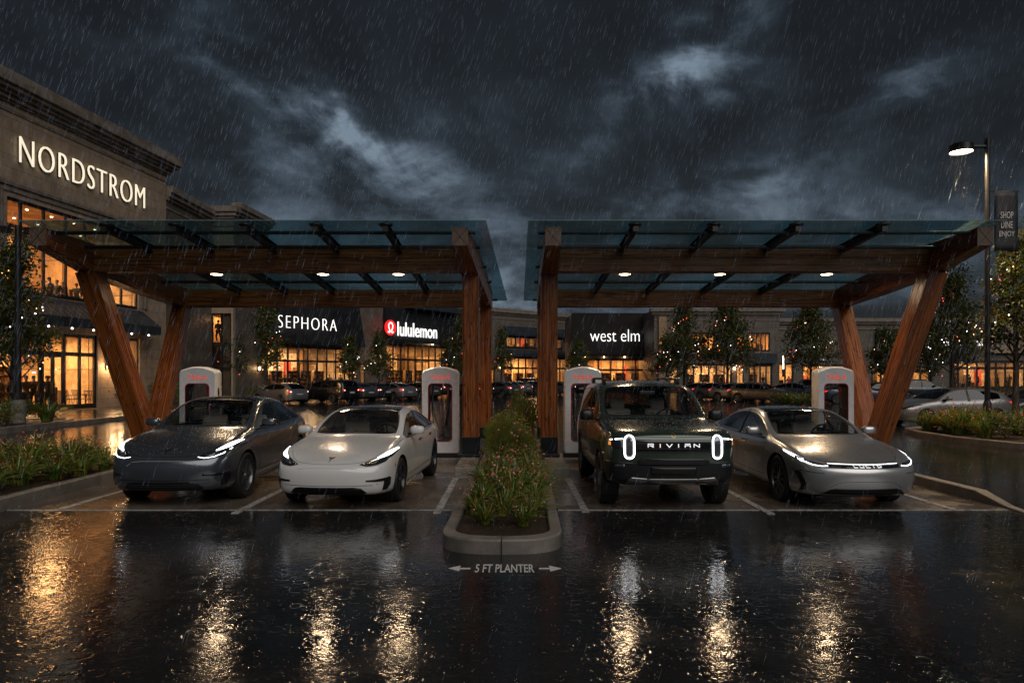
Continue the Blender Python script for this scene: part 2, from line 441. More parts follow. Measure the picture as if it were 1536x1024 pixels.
# ------------------------------------------------------------------ mesh helpers
class MB:
    def __init__(s):
        s.v = []; s.f = []; s.m = []; s.uv = []
    def add(s, vs, fs, m=0, uvs=None):
        o = len(s.v)
        s.v += [tuple(v) for v in vs]
        for i, f in enumerate(fs):
            s.f.append(tuple(o + k for k in f)); s.m.append(m)
            s.uv.append(uvs[i] if uvs else None)
    def box(s, x0, x1, y0, y1, z0, z1, m=0, skip=()):
        vs = [(x0, y0, z0), (x1, y0, z0), (x1, y1, z0), (x0, y1, z0), (x0, y0, z1), (x1, y0, z1), (x1, y1, z1), (x0, y1, z1)]
        fs = {'b': (3, 2, 1, 0), 't': (4, 5, 6, 7), 'f': (0, 1, 5, 4), 'r': (1, 2, 6, 5), 'k': (2, 3, 7, 6), 'l': (3, 0, 4, 7)}
        s.add(vs, [f for k, f in fs.items() if k not in skip], m)
    def cyl(s, p0, p1, r0, r1=None, n=12, m=0, cap=True):
        r1 = r0 if r1 is None else r1
        p0, p1 = Vector(p0), Vector(p1)
        d = (p1 - p0).normalized()
        a = Vector((0, 0, 1)) if abs(d.z) < 0.9 else Vector((1, 0, 0))
        u = d.cross(a).normalized(); v = d.cross(u)
        vs = []
        for p, r in ((p0, r0), (p1, r1)):
            for i in range(n):
                t = 2 * math.pi * i / n
                vs.append(p + u * (r * math.cos(t)) + v * (r * math.sin(t)))
        fs = [(i, i + n, (i + 1) % n + n, (i + 1) % n) for i in range(n)]
        if cap:
            fs += [tuple(range(n)), tuple(range(2 * n - 1, n - 1, -1))]
        s.add(vs, fs, m)
    def tube(s, pts, r, n=6, m=0, r1=None):
        pts = [Vector(p) for p in pts]
        N = len(pts); vs = []
        up = Vector((0, 0, 1))
        for i, p in enumerate(pts):
            d = (pts[min(i + 1, N - 1)] - pts[max(i - 1, 0)]).normalized()
            a = up if abs(d.z) < 0.95 else Vector((1, 0, 0))
            u = d.cross(a).normalized(); v = d.cross(u)
            rr = r if r1 is None else r + (r1 - r) * i / (N - 1)
            for k in range(n):
                t = 2 * math.pi * k / n
                vs.append(p + u * (rr * math.cos(t)) + v * (rr * math.sin(t)))
        fs = []
        for i in range(N - 1):
            for k in range(n):
                k2 = (k + 1) % n
                fs.append((i * n + k, (i + 1) * n + k, (i + 1) * n + k2, i * n + k2))
        fs += [tuple(range(n)), tuple(range(N * n - 1, (N - 1) * n - 1, -1))]
        s.add(vs, fs, m)
    def lathe(s, prof, axis='z', n=24, c=(0, 0, 0), m=0, closed=False):
        vs = []
        for (r, h) in prof:
            for k in range(n):
                t = 2 * math.pi * k / n
                a, b = r * math.cos(t), r * math.sin(t)
                if axis == 'z': p = (a, b, h)
                elif axis == 'x': p = (h, a, b)
                else: p = (a, h, b)
                vs.append((p[0] + c[0], p[1] + c[1], p[2] + c[2]))
        fs = []
        P = len(prof)
        for i in range(P if closed else P - 1):
            j = (i + 1) % P
            for k in range(n):
                k2 = (k + 1) % n
                fs.append((i * n + k, i * n + k2, j * n + k2, j * n + k))
        s.add(vs, fs, m)
    def prism(s, poly, h0, h1, plane='xy', m=0):
        n = len(poly)
        def P(a, b, h):
            return {'xy': (a, b, h), 'xz': (a, h, b), 'yz': (h, a, b)}[plane]
        vs = [P(a, b, h0) for a, b in poly] + [P(a, b, h1) for a, b in poly]
        fs = [tuple(range(n - 1, -1, -1)), tuple(range(n, 2 * n))]
        fs += [(i, (i + 1) % n, (i + 1) % n + n, i + n) for i in range(n)]
        s.add(vs, fs, m)
    def sphere(s, c, r, nu=10, nv=6, m=0, sc=(1, 1, 1)):
        vs = [(c[0], c[1], c[2] - r * sc[2])]
        for i in range(1, nv):
            a = -math.pi / 2 + math.pi * i / nv
            for k in range(nu):
                t = 2 * math.pi * k / nu
                vs.append((c[0] + r * sc[0] * math.cos(a) * math.cos(t), c[1] + r * sc[1] * math.cos(a) * math.sin(t), c[2] + r * sc[2] * math.sin(a)))
        vs.append((c[0], c[1], c[2] + r * sc[2]))
        fs = [(0, 1 + (k + 1) % nu, 1 + k) for k in range(nu)]
        for i in range(nv - 2):
            for k in range(nu):
                a = 1 + i * nu; k2 = (k + 1) % nu
                fs.append((a + k, a + k2, a + nu + k2, a + nu + k))
        L = len(vs) - 1; a = 1 + (nv - 2) * nu
        fs += [(a + k, a + (k + 1) % nu, L) for k in range(nu)]
        s.add(vs, fs, m)
    def build(s, name, mats, parent=None, smooth=False, bevel=0.0, fix=True, bseg=2):
        me = bpy.data.meshes.new(name)
        me.from_pydata(s.v, [], s.f)
        if not isinstance(mats, (list, tuple)): mats = [mats]
        for m in mats: me.materials.append(m)
        me.polygons.foreach_set('material_index', s.m)
        if any(u for u in s.uv):
            ul = me.uv_layers.new(name='UVMap')
            k = 0
            for f, u in zip(s.f, s.uv):
                for j in range(len(f)):
                    ul.data[k].uv = u[j] if u else (0, 0)
                    k += 1
        if fix:
            bm = bmesh.new(); bm.from_mesh(me)
            bmesh.ops.recalc_face_normals(bm, faces=bm.faces)
            bm.to_mesh(me); bm.free()
        if smooth:
            me.polygons.foreach_set('use_smooth', [True] * len(me.polygons))
            if smooth != 'all':
                me.set_sharp_from_angle(angle=R(38))
        me.update()
        o = bpy.data.objects.new(name, me)
        COL.objects.link(o)
        if parent: o.parent = parent
        if bevel:
            b = o.modifiers.new('bevel', 'BEVEL'); b.width = bevel; b.segments = bseg; b.limit_method = 'ANGLE'
        return o

def thing(name, label, cat, loc=(0, 0, 0), rotz=0.0, group=None):
    o = bpy.data.objects.new(name, None)
    COL.objects.link(o)
    o.location = loc; o.rotation_euler = (0, 0, rotz)
    o['label'] = label; o['category'] = cat
    if group: o['group'] = group
    return o
def tag(o, label, cat, group=None, kind=None):
    o['label'] = label; o['category'] = cat
    if group: o['group'] = group
    if kind: o['kind'] = kind
    return o
def struct(o, kind='structure'):
    o['kind'] = kind
    return o
def copy_tree(o, parent=None):
    c = o.copy(); COL.objects.link(c)
    if parent: c.parent = parent
    for ch in list(o.children): copy_tree(ch, c)
    return c

def loft_beam(mb, secs, m=0):
    """secs: (centre, half width vec, half height vec); grain runs along the loft"""
    ln = 0.0
    rings = []; us = []
    for i, (c, a, b) in enumerate(secs):
        c, a, b = Vector(c), Vector(a), Vector(b)
        if i: ln += (c - Vector(secs[i - 1][0])).length
        rings.append([c - a - b, c + a - b, c + a + b, c - a + b]); us.append(ln)
    o = rnd.random() * 7
    for i in range(len(secs) - 1):
        r0, r1 = rings[i], rings[i + 1]
        va = 0.0
        for k in range(4):
            k2 = (k + 1) % 4
            w0 = (r0[k2] - r0[k]).length; w1 = (r1[k2] - r1[k]).length
            mid = (w0 + w1) / 4
            vb = 3.1 * k + 0.0775 * 2 * 0 + o
            vb = math.floor(vb / 0.155) * 0.155
            uv = [(us[i] + o, vb - w0 / 2), (us[i + 1] + o, vb - w1 / 2), (us[i + 1] + o, vb + w1 / 2), (us[i] + o, vb + w0 / 2)]
            mb.add([r0[k], r1[k], r1[k2], r0[k2]], [(0, 1, 2, 3)], m, [uv])
    for r in (rings[0], rings[-1]):
        mb.add(r, [(0, 1, 2, 3)], m, [[(o, o), (o + .1, o), (o + .1, o + .3), (o, o + .3)]])

def beam(name, p0, p1, w, h, parent, side=None, bevel=0.012):
    mb = MB()
    p0, p1 = Vector(p0), Vector(p1)
    d = (p1 - p0).normalized()
    if side is None:
        side = d.cross(Vector((0, 0, 1)))
        if side.length < 0.2: side = Vector((1, 0, 0))
    side = Vector(side).normalized()
    side = (side - d * side.dot(d)).normalized()
    up = side.cross(d).normalized()
    loft_beam(mb, [(p0, side * w / 2, up * h / 2), (p1, side * w / 2, up * h / 2)])
    o = mb.build(name, WOOD, parent)
    weld(o)
    if bevel:
        b = o.modifiers.new('bevel', 'BEVEL'); b.width = bevel; b.segments = 1; b.limit_method = 'ANGLE'
    return o
def weld(o):
    bm = bmesh.new(); bm.from_mesh(o.data)
    bmesh.ops.remove_doubles(bm, verts=bm.verts, dist=1e-5)
    bmesh.ops.recalc_face_normals(bm, faces=bm.faces)
    bm.to_mesh(o.data); bm.free()

def text_mesh(body, size=1.0, extrude=0.0, offset=0.0, sx=1.0, spacing=1.0, align='CENTER'):
    c = bpy.data.curves.new('txt', 'FONT')
    c.body = body; c.size = size; c.extrude = extrude; c.offset = offset
    c.space_character = spacing; c.align_x = align
    c.resolution_u = 4
    o = bpy.data.objects.new('txt', c); COL.objects.link(o)
    dg = bpy.context.evaluated_depsgraph_get()
    dg.update()
    me = bpy.data.meshes.new_from_object(o.evaluated_get(dg))
    bpy.data.objects.remove(o); bpy.data.curves.remove(c)
    for v in me.vertices: v.co.x *= sx
    me.materials.clear()
    return me
def text_obj(name, body, m, parent, loc, rot, **kw):
    """letters lie in local XY; rot turns them"""
    me = text_mesh(body, **kw)
    me.name = name
    me.materials.append(m)
    o = bpy.data.objects.new(name, me); COL.objects.link(o)
    o.location = loc; o.rotation_euler = rot
    if parent: o.parent = parent
    return o
def fit_text(o, width, height, x0=None):
    """scale letters to a true width and cap height"""
    xs = [v.co.x for v in o.data.vertices]; ys = [v.co.y for v in o.data.vertices]
    kx = width / (max(xs) - min(xs)); ky = height / (max(ys) - min(ys))
    mx = (max(xs) + min(xs)) / 2; my = min(ys)
    for v in o.data.vertices:
        v.co.x = (v.co.x - mx) * kx; v.co.y = (v.co.y - my) * ky
    return o
def strokes(mb, segs, wd, y0, y1, m=0):
    """flat bar letters in the XZ plane"""
    for (a, b, c, d) in segs:
        p, q = Vector((a, 0, b)), Vector((c, 0, d))
        t = (q - p).normalized(); n = Vector((-t.z, 0, t.x)) * wd / 2
        p -= t * wd * 0.3; q += t * wd * 0.3
        pts = [(p + n), (q + n), (q - n), (p - n)]
        mb.prism([(v.x, v.z) for v in pts], y0, y1, 'xz', m)
def W(x, y, d):
    return Vector(((x - 768) * d / F, d, CAMH + (HY - y) * d / F))
def GX(x, y):
    """point of the ground seen at a pixel"""
    d = CAMH * F / (y - HY)
    return Vector(((x - 768) * d / F, d, 0))
# ------------------------------------------------------------------ ground
mb = MB(); mb.box(-160, 160, -20, 420, -0.5, 0.0); struct(mb.build('ground', ASPHALT))
def slab(x0, x1, y0, y1, z, name, m):
    mb = MB(); mb.box(x0, x1, y0, y1, -0.2, z); return struct(mb.build(name, m))
slab(-7.55, -0.72, 10.4, 17.6, 0.004, 'stall_pavement', CONCR)
slab(0.62, 7.42, 10.4, 17.6, 0.004, 'stall_pavement', CONCR)
# pale joint strips along the front of the stalls
for a, b in ((-7.5, -0.82), (0.56, 7.35)):
    mb = MB(); mb.box(a, b, 10.385, 10.415, -0.02, 0.009); struct(mb.build('pavement_joint', PAINTLINE))
def stall_line(x, y0, y1):
    mb = MB(); mb.box(x - 0.055, x + 0.055, y0, y1, -0.02, 0.010)
    return struct(mb.build('stall_line', PAINTLINE))
for x, y0 in ((-1.09, 10.15), (-4.02, 10.15), (-6.74, 10.5), (1.08, 10.25), (3.74, 10.1), (6.58, 10.45)):
    stall_line(x, y0, 15.4)

# plaza in front of the big store, raised behind a kerb
mb = MB(); mb.box(-30, -17.9, 21.0, 56, -0.2, 0.13); struct(mb.build('plaza_pavement', PAVE))
mb = MB(); mb.prism([(-18.0, 20.5), (-17.7, 20.5), (-17.55, 27), (-17.6, 40), (-17.9, 56), (-18.15, 56), (-17.9, 40), (-17.85, 27)], -0.1, 0.17)
struct(mb.build('plaza_kerb', KERB, bevel=0.02))
# pavement in front of the shops
mb = MB()
mb.prism([(-20.5, 55), (-13.2, 86), (-3, 104), (7, 99), (7, 92), (18, 92), (18, 85), (36, 84.5), (36, 91.5), (95, 92), (95, 125), (-45, 125), (-40, 56)], -0.1, 0.14)
struct(mb.build('shop_pavement', PAVE))

# painted dimension marking on the asphalt
pm = thing('painted_marking', 'grey painted arrows and lettering on the wet asphalt in front of the planter', 'pavement marking', (-0.075, 7.1, 0.0))
MARK = pmat('faded_grey_paint', (0.78, 0.77, 0.74), 0.4, var=0.25, vscale=40)
o = text_obj('lettering', '5 FT PLANTER', MARK, pm, (0, 0, 0.005), (0, 0, 0), size=0.3, offset=.006)
fit_text(o, 0.61, 0.31)
for s_ in (-1, 1):
    mb = MB()
    a = 0.355; t = 0.585
    pts = [(a, .14), (t - .12, .14), (t - .12, .055), (t, .158), (t - .12, .26), (t - .12, .176), (a, .176)]
    mb.prism([(x * s_, y) for x, y in pts], 0.0005, 0.005)
    mb.build('arrow', MARK, pm)

# ------------------------------------------------------------------ planters
def planter(label, inner, outer, h, loc=(0, 0, 0), inner_h=0.10):
    """ring kerb (outer/inner outlines with the same number of points) filled with mulch"""
    t = thing('planter_bed', label, 'planter', loc)
    mb = MB(); n = len(outer)
    vs = [(x, y, -0.1) for x, y in outer] + [(x, y, h) for x, y in outer] + [(x, y, h) for x, y in inner] + [(x, y, -0.1) for x, y in inner]
    fs = []
    for k in range(3):
        for i in range(n):
            j = (i + 1) % n
            fs.append((k * n + i, k * n + j, (k + 1) * n + j, (k + 1) * n + i))
    mb.add(vs, fs)
    o = mb.build('kerb', KERB, t, bevel=0.022, smooth=True)
    mb = MB()
    cx = sum(p[0] for p in inner) / n; cy = sum(p[1] for p in inner) / n
    vs = [(x, y, inner_h) for x, y in inner]
    for f in (0.6, 0.25):
        vs += [(cx + (x - cx) * f, cy + (y - cy) * f, inner_h + 0.05 * (1 - f)) for x, y in inner]
    vs.append((cx, cy, inner_h + 0.05))
    fs = []
    for k in range(2):
        for i in range(n):
            fs.append((k * n + i, k * n + (i + 1) % n, (k + 1) * n + (i + 1) % n, (k + 1) * n + i))
    fs += [(2 * n + i, 2 * n + (i + 1) % n, 3 * n) for i in range(n)]
    mb.add(vs, fs)
    mb.build('soil', MULCH, t, smooth='all')
    return t
def capsule(cx0, y0, cx1, y1, wd, n=14):
    pts = []
    for i in range(n + 1):
        a = math.pi + math.pi * i / n
        # a flattened rounded nose
        ca, sa = math.cos(a), math.sin(a)
        px = cx0 + wd * math.copysign(abs(ca) ** 0.75, ca)
        pts.append((px, y0 + wd * 0.80 * (1 + math.copysign(abs(sa) ** 0.8, sa))))
    for i in range(n + 1):
        a = math.pi * i / n
        pts.append((cx1 + wd * math.cos(a), y1 - wd + wd * math.sin(a)))
    return pts
out = capsule(-0.115, 7.82, 0.30, 29.5, 0.71)
inn = capsule(-0.115, 8.02, 0.30, 29.35, 0.565)
mb = MB()
for jx, jy, jr in ((-.115, 7.92, 0),):
    mb.box(jx - .004, jx + .004, 7.80, 8.02, 0.0, .172)
for jy in (9.6, 11.4, 13.2, 15.0):
    cxj = -.115 + .019 * (jy - 7.8)
    mb.box(cxj - .713, cxj - .56, jy - .004, jy + .004, 0, .172); mb.box(cxj + .56, cxj + .713, jy - .004, jy + .004, 0, .172)
J_ = mb
planter('long planter island with rounded concrete kerb between the two canopies', inn, out, 0.17, inner_h=0.115)
_pl = [o for o in COL.objects if o.name.startswith('planter_bed')][0]
J_.build('kerb_joint', BLACK, _pl)
def rect_ring(pts, inset):
    cx = sum(p[0] for p in pts) / len(pts); cy = sum(p[1] for p in pts) / len(pts)
    res = []
    n = len(pts)
    for i in range(n):
        a = Vector(pts[i - 1]); b = Vector(pts[i]); c = Vector(pts[(i + 1) % n])
        d1 = (b - a).normalized(); d2 = (c - b).normalized()
        n1 = Vector((-d1.y, d1.x)); n2 = Vector((-d2.y, d2.x))
        k = (n1 + n2); k = k / max(0.3, k.dot(n1) if k.dot(n1) else 1)
        res.append(tuple(b + k * inset))
    return res
lo = [(-7.55, 9.55), (-7.5, 9.9), (-7.55, 13.5), (-7.75, 14.2), (-8.3, 14.75), (-9.2, 15.1), (-14.5, 15.3), (-14.5, 9.0), (-7.9, 9.0), (-7.65, 9.2)]
planter('low planted bed with concrete kerb at the left of the stalls', rect_ring(lo, 0.16), lo, 0.2, inner_h=0.13)
l2 = [(-17.7, 21.5), (-17.5, 23.6), (-17.45, 26.6), (-17.9, 28.6), (-18.6, 29.4), (-24.5, 29.6), (-24.5, 21.0), (-18.0, 21.0)]
planter('shrub bed with kerb beside the plaza at the far left', rect_ring(l2, 0.18), l2, 0.22, inner_h=0.16)
r2 = [(13.35, 23.2), (13.25, 21.0), (13.75, 19.1), (14.9, 17.9), (17.5, 17.2), (25, 17.2), (25, 25.2), (14.6, 25.2), (13.8, 24.6)]
planter('flowering bed with curved kerb around the lamp post at the right', rect_ring(r2, 0.2), r2, 0.17, inner_h=0.13)
# low kerb strip at the right edge of the stalls, tapering to the ground
mb = MB()
prof = [(10.1, 0.012), (10.55, 0.04), (11.2, 0.17), (16.8, 0.17), (17.6, 0.10)]
vs = []; fs = []
for y, h in prof:
    wd = 0.10 if h > 0.1 else 0.07
    vs += [(7.5 - wd, y, -0.05), (7.5 - wd, y, h), (7.5 + wd, y, h), (7.5 + wd, y, -0.05)]
for i in range(len(prof) - 1):
    for k in range(3): fs.append((i * 4 + k, i * 4 + k + 1, i * 4 + k + 5, i * 4 + k + 4))
fs += [(0, 1, 2, 3), tuple(range(len(vs) - 4, len(vs)))]
mb.add(vs, fs); struct(mb.build('side_kerb', KERB, bevel=0.015))

# ------------------------------------------------------------------ plants
GRASS = leaf_mat('grass_blades', [(0.070, 0.135, 0.022), (0.15, 0.23, 0.036), (0.24, 0.25, 0.045), (0.09, 0.17, 0.028), (0.32, 0.21, 0.04)], 0.3, 0.25)
SHRUB = leaf_mat('shrub_leaves', [(0.060, 0.110, 0.018), (0.12, 0.175, 0.028), (0.20, 0.19, 0.032), (0.075, 0.13, 0.022), (0.26, 0.15, 0.03)], 0.4, 0.25)
LEAFT = leaf_mat('tree_leaves', [(0.050, 0.085, 0.016), (0.085, 0.120, 0.020), (0.130, 0.135, 0.022), (0.055, 0.095, 0.020), (0.14, 0.060, 0.015)], 0.4, 0.35)
FLOW = leaf_mat('blossoms', [(0.75, 0.18, 0.14), (0.80, 0.30, 0.16), (0.65, 0.08, 0.10), (0.85, 0.42, 0.38), (0.80, 0.25, 0.25)], 0.4, 0.2)
BARK = pmat('bark', (0.045, 0.032, 0.024), 0.7, var=0.5, vscale=12, bump=0.01, bscale=25)

def grass_mesh(seed, n=60, r=0.13, h=0.42, droop=0.5, wd=0.011):
    g = random.Random(seed); mb = MB()
    for i in range(n):
        a = g.uniform(0, 6.283); rr = r * math.sqrt(g.random())
        bx, by = rr * math.cos(a), rr * math.sin(a)
        a2 = a + g.uniform(-0.7, 0.7)
        L = h * g.uniform(0.6, 1.2); lean = g.uniform(0.15, 1.0) * droop
        dx, dy = math.cos(a2), math.sin(a2)
        px, py = -dy, dx
        vs = []; S = 5
        for k in range(S + 1):
            t = k / S
            out_ = L * lean * (t ** 1.7)
            z = L * (t - 0.62 * lean * t ** 2.4)
            ww = wd * (1 - t ** 2.2) * (0.5 + min(1, t * 3) * 0.5) + 0.0012
            c = (bx + dx * out_, by + dy * out_, z)
            vs += [(c[0] - px * ww, c[1] - py * ww, c[2]), (c[0] + px * ww, c[1] + py * ww, c[2] + 0.004)]
        mb.add(vs, [(2 * k, 2 * k + 1, 2 * k + 3, 2 * k + 2) for k in range(S)])
    return mb
def flower_mb(seed, n, r, z0, z1, size=0.016):
    g = random.Random(seed); mb = MB()
    for i in range(n):
        a = g.uniform(0, 6.283); rr = r * math.sqrt(g.random())
        c = Vector((rr * math.cos(a), rr * math.sin(a), g.uniform(z0, z1)))
        s_ = size * g.uniform(0.7, 1.4)
        tilt = Matrix.Rotation(g.uniform(-0.8, 0.8), 3, 'X') @ Matrix.Rotation(g.uniform(-0.8, 0.8), 3, 'Y')
        vs = [c + tilt @ Vector((0, 0, -s_ * 0.5))]
        for k in range(6):
            t = k * math.pi / 3
            vs.append(c + tilt @ Vector((s_ * math.cos(t), s_ * math.sin(t), s_ * (0.35 if k % 2 else 0.1))))
        mb.add(vs, [(0, 1 + k, 1 + (k + 1) % 6) for k in range(6)])
    return mb
GM = []; FM = []
for i in range(4):
    o = grass_mesh(20 + i, 100, 0.10, 0.50, 1.05, .0125).build('leaves', GRASS, fix=False); GM.append(o.data); bpy.data.objects.remove(o)
    o = flower_mb(40 + i, 26, 0.34, 0.10, 0.48, .0125).build('blossoms', FLOW, fix=False); FM.append(o.data); bpy.data.objects.remove(o)
def put_grass(x, y, z, sc, label, group, i, blooms=True):
    t = thing('grass_clump', label, 'plant', (x, y, z), rnd.uniform(0, 6.28), group)
    t.scale = (sc, sc, sc * rnd.uniform(0.85, 1.15))
    a = bpy.data.objects.new('leaves', GM[i % 4]); COL.objects.link(a); a.parent = t
    if blooms:
        b = bpy.data.objects.new('blossoms', FM[i % 4]); COL.objects.link(b); b.parent = t
    return t
LBC = 'clump of arching green leaves with small coral blossoms in the centre planter'
k = 0
spots = [(-0.34, 8.85, .72), (0.14, 8.75, .74), (-0.50, 9.45, .8), (-0.12, 9.4, .85), (0.26, 9.3, .75), (-0.42, 10.05, 1.0), (0.02, 10.1, 1.05), (0.34, 10.0, .9),
         (-0.30, 10.8, 1.15), (0.15, 10.85, 1.15), (0.40, 11.0, 1.0), (-0.45, 11.5, 1.05), (0.02, 11.6, 1.25), (0.36, 11.9, 1.1), (-0.30, 12.5, 1.2), (0.28, 12.6, 1.2)]
for x, y, s_ in spots:
    row = ['front', 'second', 'third', 'fourth', 'fifth', 'sixth', 'rearmost'][min(6, int((y - 8.4) / .62))]
    sd_ = 'left side' if x < -.2 else ('right side' if x > .2 else 'middle')
    put_grass(x, y, 0.125, s_, 'grassy clump with coral blossoms, ' + row + ' row of the centre planter, ' + sd_, 'flowering grass clumps of the centre planter', k); k += 1
g = random.Random(3)
LBL = 'clump of strappy green leaves with small red blossoms in the left bed'
for x, y, s_ in [(-8.15, 12.5, .95), (-8.6, 11.9, .9), (-9.1, 12.6, 1.1), (-8.4, 13.3, 1.15), (-9.3, 13.4, 1.2), (-10.0, 12.8, 1.1), (-8.25, 11.1, .75), (-8.9, 10.9, .85),
                 (-9.7, 11.8, 1.0), (-8.6, 14.1, 1.15), (-9.6, 14.2, 1.2), (-10.4, 13.9, 1.1), (-9.0, 9.9, .7), (-10.6, 12.2, 1.1), (-8.2, 10.2, .55), (-11.2, 13.4, 1.1), (-7.98, 13.7, .9), (-8.8, 12.7, 1.1), (-8.3, 11.8, .9), (-9.5, 12.3, 1.1), (-8.9, 13.9, 1.1), (-9.9, 13.5, 1.1), (-9.2, 11.3, .95), (-7.95, 12.9, .8)]:
    put_grass(x, y, 0.15, s_ * 1.22, LBL, 'flowering grass clumps of the left bed', k); k += 1
LBR = 'clump of grassy green leaves with orange blossoms in the bed round the lamp post'
for i in range(62):
    x = g.uniform(13.9, 21.5); y = g.uniform(18.0, 24.6)
    if y < 19.4 and x < 15: continue
    if abs(x - 15.62) < 0.6 and abs(y - 23) < 0.5: continue
    put_grass(x, y, 0.15, g.uniform(1.5, 2.1), LBR, 'flowering grass clumps round the lamp post', k); k += 1
LBF = 'dark tufted grass clump in the shrub bed beside the plaza'
for i in range(9):
    put_grass(g.uniform(-22.2, -18.2), g.uniform(22.2, 28.5), 0.17, g.uniform(1.2, 1.8), LBF, 'grass clumps beside the plaza', k, i % 2 == 0); k += 1

def leafball(seed, n, rx, ry, rz, size, grassy=0.0, flat=False):
    g = random.Random(seed); mb = MB()
    lobes = [(g.uniform(-.45, .45) * rx, g.uniform(-.45, .45) * ry, g.uniform(-.2, .5) * rz, g.uniform(.45, .8)) for _ in range(7)]
    for i in range(n):
        lx, ly, lz, lr = g.choice(lobes)
        d = Vector((g.gauss(0, 1), g.gauss(0, 1), g.gauss(0, 1))).normalized()
        rr = lr * g.uniform(0.55, 1.05)
        c = Vector((lx + d.x * rx * rr, ly + d.y * ry * rr, max(-rz * .95, lz + d.z * rz * rr)))
        s_ = size * g.uniform(0.6, 1.3)
        u = Vector((g.gauss(0, 1), g.gauss(0, 1), g.gauss(0, 1))).normalized()
        v = u.cross(d + Vector((0, 0, .01))).normalized()
        if grassy:
            u = (d * 0.6 + Vector((0, 0, 0.8))).normalized(); v = u.cross(Vector((d.y, -d.x, .1))).normalized(); 
            vs = [c - v * s_ * .15, c + v * s_ * .15, c + u * s_ * 2.6 + d * s_ * .4]
            mb.add(vs, [(0, 1, 2)])
        else:
            vs = [c - u * s_, c + v * s_ * .45, c + u * s_, c - v * s_ * .45]
            mb.add(vs, [(0, 1, 2, 3)])
    return mb
def shrub(x, y, z, rx, ry, rz, n, size, label, grassy=False, flowers=0, group=None, name='shrub', cat='shrub'):
    t = thing(name, label, cat, (x, y, z), 0, group)
    o = leafball(int(x * 100 + y * 10), n, rx, ry, rz, size, grassy).build('foliage', SHRUB, t, fix=False); o.location.z = rz * .95
    mb = MB()
    g = random.Random(int(y * 77))
    for i in range(7):
        a = g.uniform(0, 6.28)
        mb.tube([(0.05 * math.cos(a), 0.05 * math.sin(a), 0), (.4 * rx * math.cos(a), .4 * ry * math.sin(a), rz * .9), (.7 * rx * math.cos(a), .7 * ry * math.sin(a), rz * 1.5)], 0.014, 4, r1=.004)
    mb.build('stem', BARK, t)
    if flowers:
        mb = MB(); g = random.Random(int(x * 31 + 5))
        for i in range(flowers):
            d = Vector((g.gauss(0, 1), g.gauss(0, 1) - .5, g.gauss(0, 1) + .2)).normalized()
            c = Vector((d.x * rx * .95, d.y * ry * .95, rz * .95 + d.z * rz * .9))
            mb.sphere(c, 0.017 * g.uniform(.7, 1.3), 5, 4)
        mb.build('blossoms', FLOW, t)
    return t
shrub(-0.02, 14.4, .12, .56, 1.0, .50, 9000, .034, 'rounded grassy shrub in the centre planter nearest the clumps', True, 45)
shrub(0.10, 17.0, .12, .56, 1.1, .52, 8000, .034, 'rounded shrub in the centre planter beside the column feet', False, 40)
shrub(0.22, 20.8, .12, .56, 1.1, .56, 7000, .036, 'yellowish mounded shrub halfway along the centre planter', True, 36)
shrub(0.34, 27.0, .12, .48, .6, .66, 5000, .038, 'small upright shrub at the far end of the centre planter', False, 24)

